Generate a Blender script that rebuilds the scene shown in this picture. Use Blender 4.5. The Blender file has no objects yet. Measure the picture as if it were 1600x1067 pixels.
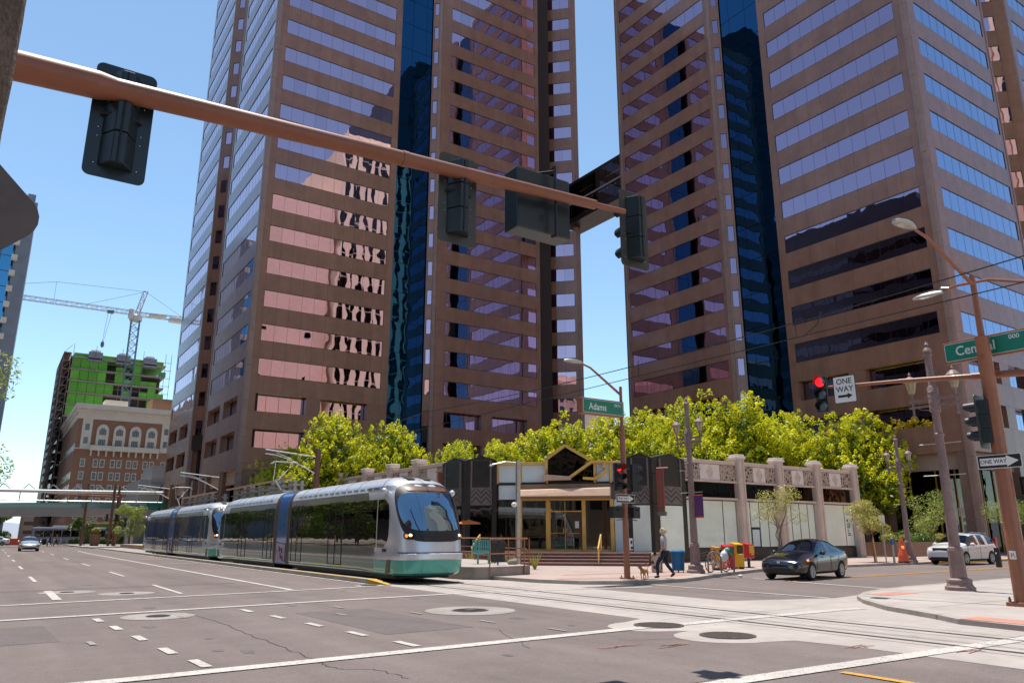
import bpy, bmesh, math, random
from mathutils import Vector, Matrix
random.seed(7)
R = math.radians
SC = bpy.context.scene
COL = SC.collection

# ---------------------------------------------------------------- camera
cam_d = bpy.data.cameras.new("camera"); cam = bpy.data.objects.new("camera", cam_d); COL.objects.link(cam)
cam.location = (0, 0, 1.65)
cam.rotation_euler = (R(90 + 14.4), 0, R(-34.0))
cam_d.sensor_width = 36.0; cam_d.lens = 36.0 * 1177 / 1600
cam_d.clip_start = 0.1; cam_d.clip_end = 6000
SC.camera = cam

# ---------------------------------------------------------------- sky, sun, exposure
SUN_EL, SUN_AZ = 77.5, 9.0      # azimuth from +Y towards +X
w = bpy.data.worlds.new("World"); SC.world = w; w.use_nodes = True
nt = w.node_tree; nt.nodes.clear()
sky = nt.nodes.new("ShaderNodeTexSky"); sky.sky_type = 'NISHITA'; sky.sun_disc = False
sky.sun_elevation = R(SUN_EL); sky.sun_rotation = R(SUN_AZ)
sky.air_density = 0.85; sky.dust_density = 0.25; sky.ozone_density = 1.1; sky.altitude = 340
bg = nt.nodes.new("ShaderNodeBackground"); bg.inputs[1].default_value = 0.15
wo = nt.nodes.new("ShaderNodeOutputWorld")
tint = nt.nodes.new("ShaderNodeMix"); tint.data_type = 'RGBA'; tint.blend_type = 'MULTIPLY'; tint.inputs[0].default_value = 1.0; tint.inputs[7].default_value = (0.92, 0.99, 0.92, 1)
nt.links.new(sky.outputs[0], tint.inputs[6]); nt.links.new(tint.outputs[2], bg.inputs[0]); nt.links.new(bg.outputs[0], wo.inputs[0])
sl = bpy.data.lights.new("sun", 'SUN'); sl.energy = 3.6; sl.angle = R(0.5); sl.color = (1.0, 0.95, 0.87)
so = bpy.data.objects.new("sun", sl); COL.objects.link(so)
sv = Vector((math.sin(R(SUN_AZ)) * math.cos(R(SUN_EL)), math.cos(R(SUN_AZ)) * math.cos(R(SUN_EL)), math.sin(R(SUN_EL))))
so.rotation_euler = sv.to_track_quat('Z', 'Y').to_euler(); so.location = (0, 0, 150)
SC.view_settings.view_transform = 'Standard'; SC.view_settings.look = 'None'
SC.view_settings.gamma = 1.0; SC.view_settings.use_curve_mapping = False
SC.view_settings.exposure = 0.66
SC.cycles.max_bounces = 8; SC.cycles.glossy_bounces = 5; SC.cycles.transparent_max_bounces = 6
SC.cycles.caustics_reflective = False; SC.cycles.caustics_refractive = False

# ---------------------------------------------------------------- materials
def mat(name, col, rough=0.6, metal=0.0, spec=0.5, noise=None, bump=None, coat=0.0, emit=None, trans=0.0,
        col2=None, streak=None, alpha=1.0, sheen=0.0, subs=None):
    """col: base colour. noise=(scale, amount) blotches; bump=(scale, strength, distance); streak=(sx,sy,sz,amount)."""
    m = bpy.data.materials.new(name); m.use_nodes = True
    n = m.node_tree; b = n.nodes["Principled BSDF"]
    b.inputs["Base Color"].default_value = (*col, 1); b.inputs["Roughness"].default_value = rough
    b.inputs["Metallic"].default_value = metal; b.inputs["Specular IOR Level"].default_value = spec
    b.inputs["Coat Weight"].default_value = coat; b.inputs["Coat Roughness"].default_value = 0.05
    if trans: b.inputs["Transmission Weight"].default_value = trans
    if emit:
        b.inputs["Emission Color"].default_value = (*emit[0], 1); b.inputs["Emission Strength"].default_value = emit[1]
    tc = n.nodes.new("ShaderNodeTexCoord")
    geo = n.nodes.new("ShaderNodeNewGeometry")
    last = None
    layers = []
    if noise: layers += [(noise[0], noise[1], None)] if not isinstance(noise[0], tuple) else [(a, c, None) for a, c in noise]
    if streak: layers.append((1.0, streak[3], streak[:3]))
    for sc_, am, vec in layers:
        t = n.nodes.new("ShaderNodeTexNoise"); t.inputs["Scale"].default_value = sc_; t.inputs["Detail"].default_value = 5
        src = geo.outputs["Position"]
        if vec:
            mp = n.nodes.new("ShaderNodeMapping"); mp.inputs["Scale"].default_value = vec
            n.links.new(src, mp.inputs[0]); src = mp.outputs[0]
        n.links.new(src, t.inputs["Vector"])
        mr = n.nodes.new("ShaderNodeMapRange"); mr.inputs[1].default_value = 0.3; mr.inputs[2].default_value = 0.7
        mr.inputs[3].default_value = 1 - am; mr.inputs[4].default_value = 1 + am
        n.links.new(t.outputs[0], mr.inputs[0])
        mx = n.nodes.new("ShaderNodeMix"); mx.data_type = 'RGBA'; mx.blend_type = 'MULTIPLY'; mx.inputs[0].default_value = 1
        if last is None: mx.inputs[6].default_value = (*col, 1)
        else: n.links.new(last, mx.inputs[6])
        n.links.new(mr.outputs[0], mx.inputs[7]); last = mx.outputs[2]
    if last is not None: n.links.new(last, b.inputs["Base Color"])
    if bump:
        t = n.nodes.new("ShaderNodeTexNoise"); t.inputs["Scale"].default_value = bump[0]; t.inputs["Detail"].default_value = 4
        n.links.new(geo.outputs["Position"], t.inputs["Vector"])
        bp = n.nodes.new("ShaderNodeBump"); bp.inputs["Strength"].default_value = bump[1]; bp.inputs["Distance"].default_value = bump[2]
        n.links.new(t.outputs[0], bp.inputs["Height"]); n.links.new(bp.outputs[0], b.inputs["Normal"])
    return m

M = {}
def mk(name, *a, **k): M[name] = mat(name, *a, **k)
mk('asphalt', (0.180, 0.145, 0.134), 0.9, spec=0.25, noise=((0.22, .10), (1.3, .07), (9.0, .07), (32.0, .14), (85.0, .30)), bump=(70, .7, .012), streak=(1.1, .05, 1, .12))
mk('concrete', (0.40, 0.35, 0.32), 0.85, spec=0.3, noise=((0.5, .10), (3, .08), (60, .08)), bump=(40, .25, .005))
mk('concrete_dark', (0.28, 0.24, 0.21), 0.9, spec=0.2, noise=((1.5, .2), (20, .12)), bump=(30, .3, .01))
mk('paver', (0.41, 0.32, 0.28), 0.88, spec=0.25, noise=((0.4, .08), (6, .1)), bump=(40, .2, .004))
mk('paver_red', (0.40, 0.22, 0.18), 0.88, spec=0.25, noise=((0.6, .08), (8, .12)))
mk('tactile', (0.52, 0.24, 0.18), 0.8, noise=((2, .1), (20, .1)))
mk('concrete_worn', (0.30, 0.265, 0.24), 0.88, noise=((1.5, .15), (12, .12), (60, .1)))
mk('asphalt_patch', (0.150, 0.124, 0.118), 0.9, spec=0.25, noise=((1.3, .07), (9.0, .07), (85.0, .30)), bump=(70, .7, .012))
mk('asphalt_oil', (0.115, 0.098, 0.094), 0.7, noise=((9, .2), (85, .3)))
mk('kerb', (0.36, 0.32, 0.28), 0.9, noise=((2, .18), (25, .1)))
mk('kerb_yellow', (0.56, 0.34, 0.06), 0.8, noise=((3, .2), (30, .15)))
mk('paint_white', (0.50, 0.46, 0.42), 0.8, noise=((1.2, .12), (9, .12), (60, .3)), spec=0.3)
mk('paint_yellow', (0.60, 0.30, 0.05), 0.8, noise=((3, .12), (45, .18)))
mk('paint_faded', (0.34, 0.30, 0.28), 0.85, noise=((8, .25), (45, .2)))
mk('chalk_red', (0.30, 0.13, 0.11), 0.9, noise=((6, .3), (30, .25)))
mk('steel_rail', (0.12, 0.10, 0.09), 0.45, metal=0.6, noise=(4, .2))
mk('groove', (0.035, 0.03, 0.028), 0.9)
mk('cast_iron', (0.11, 0.09, 0.078), 0.6, metal=0.5, noise=(30, .4), bump=(60, .6, .01))
mk('steel_worn', (0.4, 0.38, 0.36), 0.35, metal=1.0, noise=(9, .2))
mk('ground', (0.30, 0.26, 0.22), 0.95, noise=((0.05, .2), (0.8, .1)))
# towers
mk('granite', (0.310, 0.155, 0.108), 0.15, spec=0.5, noise=((0.12, .07), (0.9, .09), (11.0, .16)), streak=(.9, .9, .05, .09))
panel_tone = True
mk('granite_plain', (0.24, 0.145, 0.115), 0.2, spec=0.5, noise=((0.12, .06), (0.9, .12), (9.0, .13)))
mk('granite_light', (0.38, 0.25, 0.21), 0.22, spec=0.5, noise=((0.9, .08), (9, .12)))
mk('joint', (0.035, 0.022, 0.018), 0.8)
mk('frame_dark', (0.018, 0.012, 0.012), 0.35, spec=0.5)
mk('soffit_tan', (0.42, 0.29, 0.22), 0.7, noise=(1.5, .06))
def glass_tint(name, tint, dark, rough=0.01, wav=(0.25, 0.05)):
    m = bpy.data.materials.new(name); m.use_nodes = True; n = m.node_tree; b = n.nodes["Principled BSDF"]
    b.inputs["Base Color"].default_value = (*tint, 1); b.inputs["Metallic"].default_value = 1.0; b.inputs["Roughness"].default_value = rough
    geo = n.nodes.new("ShaderNodeNewGeometry"); t = n.nodes.new("ShaderNodeTexNoise")
    t.inputs["Scale"].default_value = wav[0]; t.inputs["Detail"].default_value = 1.0
    n.links.new(geo.outputs["Position"], t.inputs["Vector"])
    bp = n.nodes.new("ShaderNodeBump"); bp.inputs["Strength"].default_value = 1.0; bp.inputs["Distance"].default_value = wav[1]
    n.links.new(t.outputs[0], bp.inputs["Height"]); n.links.new(bp.outputs[0], b.inputs["Normal"])
    d = n.nodes.new("ShaderNodeBsdfDiffuse"); d.inputs[0].default_value = (*dark, 1)
    mx = n.nodes.new("ShaderNodeMixShader"); mx.inputs[0].default_value = 0.07
    n.links.new(b.outputs[0], mx.inputs[1]); n.links.new(d.outputs[0], mx.inputs[2])
    n.links.new(mx.outputs[0], n.nodes["Material Output"].inputs[0]); M[name] = m
glass_tint('glass_bronze', (0.74, 0.50, 0.60), (0.03, 0.02, 0.03), wav=(0.45, 0.009))
glass_tint('glass_bronze_dimmed', (0.46, 0.33, 0.43), (0.03, 0.02, 0.03), wav=(0.45, 0.009))  # same tower glass, its dimmer reflection put into the tint
glass_tint('glass_bronze_skytint', (0.36, 0.44, 0.66), (0.02, 0.03, 0.04), wav=(0.45, 0.009))  # same tower glass, the blue sky reflection painted into the tint
glass_tint('glass_bronze_blind', (0.72, 0.48, 0.57), (0.30, 0.24, 0.26), wav=(0.45, 0.010))
glass_tint('glass_bronze_dark', (0.67, 0.46, 0.55), (0.01, 0.01, 0.01), wav=(0.45, 0.010))
glass_tint('glass_blue', (0.025, 0.095, 0.19), (0.0, 0.02, 0.03), wav=(0.4, 0.012))
glass_tint('glass_sky', (0.10, 0.30, 0.46), (0.01, 0.05, 0.08), wav=(0.3, 0.012))
glass_tint('glass_dark', (0.10, 0.09, 0.09), (0.01, 0.01, 0.01), wav=(0.8, 0.01))
glass_tint('glass_green', (0.12, 0.22, 0.20), (0.02, 0.03, 0.03), wav=(1.0, 0.01))
glass_tint('glass_tramside', (0.17, 0.155, 0.15), (0.01, 0.01, 0.01), wav=(1.2, 0.006))
glass_tint('glass_black', (0.06, 0.055, 0.05), (0.004, 0.004, 0.004), wav=(1.5, 0.01))
# low building
mk('stucco', (0.64, 0.50, 0.42), 0.85, noise=((1.2, .08), (14, .08)), bump=(40, .2, .004), spec=0.3)
mk('stucco_light', (0.78, 0.68, 0.61), 0.85, noise=((1.2, .06), (14, .06)), spec=0.3)
mk('stone_black', (0.030, 0.026, 0.024), 0.3, spec=0.5, noise=(2, .25))
mk('stone_grey', (0.17, 0.14, 0.125), 0.4, noise=(8, .15))
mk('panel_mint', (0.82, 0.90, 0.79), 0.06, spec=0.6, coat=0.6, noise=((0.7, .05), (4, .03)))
mk('panel_ice', (0.68, 0.77, 0.78), 0.15, noise=((1.2, .06),))
mk('gold', (0.80, 0.50, 0.13), 0.4, metal=0.25, noise=((2, .12),))
mk('copper_awning', (0.30, 0.20, 0.13), 0.4, metal=0.3, noise=(2, .12))
mk('awning_tan', (0.62, 0.40, 0.27), 0.55, noise=(3, .08))
mk('brick_step', (0.20, 0.085, 0.062), 0.75, noise=((4, .15), (30, .12)))
mk('orange_fabric', (0.75, 0.20, 0.05), 0.8)
mk('interior', (0.05, 0.04, 0.035), 0.8)
mk('wood_dark', (0.12, 0.05, 0.03), 0.5)
# steel poles
mk('pole_rust', (0.30, 0.115, 0.062), 0.42, spec=0.5, noise=((1.5, .08), (9, .08)), coat=0.15)
mk('pole_rust_arm', (0.28, 0.105, 0.058), 0.42, spec=0.4, noise=((1.5, .06), (9, .06)), coat=0.05)
mk('pole_mauve', (0.25, 0.165, 0.150), 0.55, noise=((2, .14), (12, .14)), streak=(6, 6, .6, .12))
mk('pole_brown', (0.17, 0.085, 0.05), 0.5, noise=((2, .12), (12, .1)))
mk('galv', (0.42, 0.43, 0.42), 0.4, metal=0.7, noise=(6, .12))
mk('signal_dark', (0.008, 0.018, 0.022), 0.35, spec=0.6, noise=(6, .12))
mk('signal_black', (0.012, 0.012, 0.013), 0.4)
mk('plate_grey', (0.07, 0.068, 0.06), 0.4, metal=0.4, noise=(5, .15))
mk('sign_green', (0.005, 0.22, 0.14), 0.4, noise=(3, .05))
mk('sign_white', (0.78, 0.78, 0.76), 0.45)
mk('sign_black', (0.012, 0.012, 0.012), 0.4)
mk('sign_back', (0.135, 0.10, 0.085), 0.5, metal=0.25, noise=((4, .12), (40, .08)))
mk('lamp_red', (0.5, 0.0, 0.01), 0.3, emit=((1.0, 0.01, 0.02), 1.3))
mk('lamp_off', (0.02, 0.02, 0.018), 0.2, coat=0.5)
mk('hand_red', (0.5, 0.02, 0.0), 0.4, emit=((1.0, 0.05, 0.03), 1.6))
mk('lamp_glass', (0.42, 0.36, 0.22), 0.15, spec=0.6, noise=(8, .1))
mk('lens_clear', (0.7, 0.7, 0.66), 0.08, metal=0.6)
# vehicles
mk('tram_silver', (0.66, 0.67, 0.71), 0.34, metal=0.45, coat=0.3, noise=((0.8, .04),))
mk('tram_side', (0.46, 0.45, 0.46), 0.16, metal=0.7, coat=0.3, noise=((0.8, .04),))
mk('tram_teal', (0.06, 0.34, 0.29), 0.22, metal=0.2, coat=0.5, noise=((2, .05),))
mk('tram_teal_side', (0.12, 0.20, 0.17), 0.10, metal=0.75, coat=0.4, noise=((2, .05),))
mk('tram_blue', (0.02, 0.12, 0.42), 0.15, metal=0.25, coat=0.5)
mk('tram_purple', (0.10, 0.10, 0.28), 0.2, metal=0.3, coat=0.4)
mk('bellows', (0.14, 0.11, 0.09), 0.6)
mk('led_amber', (0.13, 0.06, 0.035), 0.4, emit=((0.9, 0.25, 0.08), 0.03))
mk('head_light', (0.9, 0.85, 0.7), 0.1, emit=((1.0, 0.8, 0.5), 2.5))
mk('amber_light', (0.8, 0.22, 0.05), 0.2, emit=((1.0, 0.3, 0.05), 0.6))
mk('red_light', (0.35, 0.01, 0.01), 0.15, coat=0.8)
mk('rubber', (0.02, 0.02, 0.02), 0.8, noise=(20, .2))
mk('alloy', (0.55, 0.54, 0.52), 0.28, metal=0.9)
mk('paint_blackcar', (0.010, 0.010, 0.012), 0.16, spec=0.6, coat=1.0)
mk('paint_whitecar', (0.72, 0.72, 0.72), 0.2, coat=1.0)
mk('paint_silvercar', (0.50, 0.49, 0.47), 0.25, metal=0.7, coat=0.8)
mk('plastic_black', (0.015, 0.015, 0.016), 0.5)
mk('chrome', (0.75, 0.75, 0.75), 0.12, metal=1.0)
mk('lamp_clear', (0.82, 0.83, 0.85), 0.12, metal=0.35, coat=1.0)
mk('seat_dark', (0.05, 0.05, 0.05), 0.8)
def car_glass(name, tint, dark, mixf):
    m = bpy.data.materials.new(name); m.use_nodes = True; n = m.node_tree
    g = n.nodes.new("ShaderNodeBsdfGlossy"); g.inputs[0].default_value = (*tint, 1); g.inputs[1].default_value = 0.02
    t = n.nodes.new("ShaderNodeBsdfTransparent"); t.inputs[0].default_value = (*dark, 1)
    f = n.nodes.new("ShaderNodeFresnel"); f.inputs[0].default_value = 1.5
    a = n.nodes.new("ShaderNodeMath"); a.operation = 'ADD'; a.inputs[1].default_value = mixf; a.use_clamp = True
    mx = n.nodes.new("ShaderNodeMixShader"); n.links.new(f.outputs[0], a.inputs[0]); n.links.new(a.outputs[0], mx.inputs[0])
    n.links.new(t.outputs[0], mx.inputs[1]); n.links.new(g.outputs[0], mx.inputs[2])
    n.links.new(mx.outputs[0], n.nodes["Material Output"].inputs[0]); M[name] = m
car_glass('glass_car', (0.75, 0.85, 0.88), (0.22, 0.28, 0.27), 0.10)
car_glass('glass_tram', (0.75, 0.85, 0.9), (0.12, 0.15, 0.16), 0.14)
car_glass('glass_shop', (0.9, 0.9, 0.9), (0.35, 0.36, 0.35), 0.10)
car_glass('glass_pale', (0.8, 0.95, 1.0), (0.45, 0.62, 0.62), 0.15)
# far buildings
mk('brick', (0.33, 0.175, 0.105), 0.85, noise=((0.6, .07), (5, .12)))
mk('terracotta_white', (0.76, 0.69, 0.58), 0.8, noise=((0.6, .06), (4, .06)))
mk('window_grey', (0.16, 0.19, 0.19), 0.15, spec=0.6)
mk('green_board', (0.11, 0.40, 0.035), 0.7, noise=((0.4, .15), (3, .1)))
mk('green_board_teal', (0.08, 0.40, 0.16), 0.7, noise=((0.4, .15), (3, .1)))
mk('slab', (0.33, 0.28, 0.25), 0.85, noise=(1, .1))
mk('scaffold', (0.30, 0.20, 0.17), 0.6, metal=0.3)
mk('scaffold_net', (0.10, 0.13, 0.14), 0.9, noise=(2, .3))
mk('crane_white', (0.62, 0.58, 0.55), 0.5)
mk('crane_mast', (0.12, 0.17, 0.20), 0.5)
mk('facade_grey', (0.24, 0.26, 0.31), 0.6, noise=(0.5, .08))
mk('bridge_grey', (0.34, 0.33, 0.32), 0.5, noise=(1, .06))
mk('teal_glass', (0.10, 0.26, 0.26), 0.12, spec=0.7)
mk('white_steel', (0.70, 0.72, 0.70), 0.45)
mk('beige_wall', (0.92, 0.80, 0.58), 0.8, noise=((0.1, .05), (1, .05)))
mk('pink_wall', (0.84, 0.64, 0.50), 0.8, noise=((0.1, .05), (1, .05)))
mk('orange_wall', (0.85, 0.36, 0.17), 0.8, noise=((0.1, .05), (1, .05)))
mk('roof_tile', (0.42, 0.16, 0.11), 0.8, noise=(3, .15))
mk('dark_tower', (0.035, 0.03, 0.032), 0.3, noise=(0.3, .2))
mk('brown_wall', (0.24, 0.17, 0.13), 0.7, noise=(0.5, .1))
# vegetation
def leaf_mat(name, c1, c2, tr=0.35):
    m = bpy.data.materials.new(name); m.use_nodes = True; n = m.node_tree; n.nodes.clear()
    oi = n.nodes.new("ShaderNodeNewGeometry"); no = n.nodes.new("ShaderNodeTexNoise"); no.inputs["Scale"].default_value = 1.1
    no.inputs["Detail"].default_value = 3
    n.links.new(oi.outputs["Position"], no.inputs["Vector"])
    wn = n.nodes.new("ShaderNodeMath"); wn.operation = 'MULTIPLY_ADD'; wn.inputs[1].default_value = 0.5
    n.links.new(oi.outputs["Random Per Island"], wn.inputs[0]); n.links.new(no.outputs[0], wn.inputs[2])
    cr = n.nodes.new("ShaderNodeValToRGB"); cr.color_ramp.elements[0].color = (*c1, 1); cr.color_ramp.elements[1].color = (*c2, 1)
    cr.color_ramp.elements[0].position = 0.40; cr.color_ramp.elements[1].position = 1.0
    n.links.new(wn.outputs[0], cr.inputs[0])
    d = n.nodes.new("ShaderNodeBsdfDiffuse"); t = n.nodes.new("ShaderNodeBsdfTranslucent")
    gl = n.nodes.new("ShaderNodeBsdfGlossy"); gl.inputs[1].default_value = 0.4
    n.links.new(cr.outputs[0], d.inputs[0]); n.links.new(cr.outputs[0], t.inputs[0])
    mx = n.nodes.new("ShaderNodeMixShader"); mx.inputs[0].default_value = tr
    n.links.new(d.outputs[0], mx.inputs[1]); n.links.new(t.outputs[0], mx.inputs[2])
    m2 = n.nodes.new("ShaderNodeMixShader"); m2.inputs[0].default_value = 0.04
    n.links.new(mx.outputs[0], m2.inputs[1]); n.links.new(gl.outputs[0], m2.inputs[2])
    o = n.nodes.new("ShaderNodeOutputMaterial"); n.links.new(m2.outputs[0], o.inputs[0]); M[name] = m
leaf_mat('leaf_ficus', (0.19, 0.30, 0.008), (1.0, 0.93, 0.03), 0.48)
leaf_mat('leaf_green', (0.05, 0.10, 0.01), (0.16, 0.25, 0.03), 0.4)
leaf_mat('leaf_olive', (0.28, 0.28, 0.06), (0.55, 0.50, 0.13), 0.4)
leaf_mat('leaf_young', (0.16, 0.24, 0.04), (0.42, 0.48, 0.10), 0.4)
leaf_mat('leaf_yellow', (0.25, 0.24, 0.04), (0.50, 0.45, 0.10), 0.3)
mk('bark', (0.16, 0.115, 0.085), 0.9, noise=((3, .2), (20, .2)), bump=(20, .6, .03))
mk('bark_rough', (0.17, 0.12, 0.085), 0.95, noise=((6, .2), (60, .35)), bump=(55, 1.0, .03))
# people and odds
mk('skin', (0.50, 0.27, 0.19), 0.55); mk('hair_blond', (0.62, 0.50, 0.33), 0.7, noise=(30, .2))
mk('shirt_grey', (0.48, 0.46, 0.50), 0.8, noise=(12, .08)); mk('jeans', (0.012, 0.022, 0.045), 0.8, noise=(12, .2))
mk('cloth_black', (0.015, 0.015, 0.018), 0.8); mk('cloth_orange', (0.7, 0.16, 0.04), 0.8); mk('fur_tan', (0.50, 0.24, 0.08), 0.9, noise=(18, .35))
mk('bin_blue', (0.015, 0.15, 0.33), 0.45); mk('plastic_yellow', (0.75, 0.42, 0.01), 0.4); mk('plastic_orange', (0.62, 0.28, 0.03), 0.45)
mk('plastic_red', (0.55, 0.02, 0.02), 0.35); mk('plastic_green', (0.01, 0.16, 0.08), 0.4); mk('bag_white', (0.8, 0.8, 0.8), 0.5)
mk('seat_teal', (0.14, 0.42, 0.38), 0.4); mk('banner_purple', (0.10, 0.03, 0.14), 0.8); mk('cone_orange', (0.75, 0.11, 0.04), 0.7)
mk('glove', (0.2, 0.2, 0.2), 0.7)
def carved_mat():
    m = bpy.data.materials.new('carved_relief'); m.use_nodes = True; n = m.node_tree; b = n.nodes["Principled BSDF"]
    b.inputs["Roughness"].default_value = 0.85
    g = n.nodes.new("ShaderNodeNewGeometry"); v = n.nodes.new("ShaderNodeTexVoronoi"); v.feature = 'DISTANCE_TO_EDGE'; v.inputs["Scale"].default_value = 4.2
    n.links.new(g.outputs["Position"], v.inputs["Vector"])
    v2 = n.nodes.new("ShaderNodeTexNoise"); v2.inputs["Scale"].default_value = 6.5
    n.links.new(g.outputs["Position"], v2.inputs["Vector"])
    ad = n.nodes.new("ShaderNodeMath"); ad.operation = 'MULTIPLY'; n.links.new(v.outputs[0], ad.inputs[0]); n.links.new(v2.outputs[0], ad.inputs[1])
    cr = n.nodes.new("ShaderNodeValToRGB"); cr.color_ramp.interpolation = 'LINEAR'
    cr.color_ramp.elements[0].position = 0.085; cr.color_ramp.elements[0].color = (0.46, 0.35, 0.28, 1)
    cr.color_ramp.elements[1].position = 0.12; cr.color_ramp.elements[1].color = (0.07, 0.045, 0.035, 1)  # dark ramp end paints shade into the hollows of the carving
    n.links.new(ad.outputs[0], cr.inputs[0]); n.links.new(cr.outputs[0], b.inputs["Base Color"])
    bp = n.nodes.new("ShaderNodeBump"); bp.invert = True; bp.inputs["Strength"].default_value = 1; bp.inputs["Distance"].default_value = 0.06
    n.links.new(ad.outputs[0], bp.inputs["Height"]); n.links.new(bp.outputs[0], b.inputs["Normal"]); M['carved'] = m
carved_mat()
def per_piece_tone(name, am):
    n = M[name].node_tree; b = n.nodes["Principled BSDF"]; lk = b.inputs["Base Color"].links[0]; src = lk.from_socket
    g = n.nodes.new("ShaderNodeNewGeometry"); o = n.nodes.new("ShaderNodeObjectInfo"); a = n.nodes.new("ShaderNodeMath"); a.operation = 'ADD'
    n.links.new(g.outputs["Random Per Island"], a.inputs[0]); n.links.new(o.outputs["Random"], a.inputs[1])
    mr = n.nodes.new("ShaderNodeMapRange"); mr.inputs[1].default_value = 0; mr.inputs[2].default_value = 2; mr.inputs[3].default_value = 1 - am; mr.inputs[4].default_value = 1 + am
    n.links.new(a.outputs[0], mr.inputs[0]); mx = n.nodes.new("ShaderNodeMix"); mx.data_type = 'RGBA'; mx.blend_type = 'MULTIPLY'; mx.inputs[0].default_value = 1
    n.links.new(src, mx.inputs[6]); n.links.new(mr.outputs[0], mx.inputs[7]); n.links.new(mx.outputs[2], b.inputs["Base Color"])
def worn(name, amount):
    n = M[name].node_tree; b = n.nodes["Principled BSDF"]; src = b.inputs["Base Color"].links[0].from_socket; g = n.nodes.new("ShaderNodeNewGeometry")
    t = n.nodes.new("ShaderNodeTexNoise"); t.inputs["Scale"].default_value = 16; t.inputs["Detail"].default_value = 9; t.inputs["Roughness"].default_value = .75; n.links.new(g.outputs["Position"], t.inputs["Vector"])
    r = n.nodes.new("ShaderNodeMapRange"); r.inputs[1].default_value = .60 - amount; r.inputs[2].default_value = .66 - amount; n.links.new(t.outputs[0], r.inputs[0])
    mx = n.nodes.new("ShaderNodeMix"); mx.data_type = 'RGBA'; n.links.new(r.outputs[0], mx.inputs[0]); n.links.new(src, mx.inputs[6]); mx.inputs[7].default_value = (.19, .155, .145, 1); n.links.new(mx.outputs[2], b.inputs["Base Color"])
worn('paint_white', .04); worn('paint_yellow', .05); worn('paint_faded', .12)
per_piece_tone('granite', .09); per_piece_tone('green_board', .35); per_piece_tone('brick_step', .1)

# ---------------------------------------------------------------- helpers
def tag(o, label=None, cat=None, group=None, kind=None):
    if label: o['label'] = label
    if cat: o['category'] = cat
    if group: o['group'] = group
    if kind: o['kind'] = kind
    return o
def thing(name, label, cat, loc=(0, 0, 0), rz=0.0, group=None, kind=None):
    o = bpy.data.objects.new(name, None); COL.objects.link(o)
    o.location = loc; o.rotation_euler = (0, 0, rz); o.empty_display_size = 0.3
    return tag(o, label, cat, group, kind)
def link_mesh(name, me, parent=None, kind=None, label=None):
    o = bpy.data.objects.new(name, me); COL.objects.link(o)
    if parent: o.parent = parent
    return tag(o, label, None, None, kind)

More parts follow.
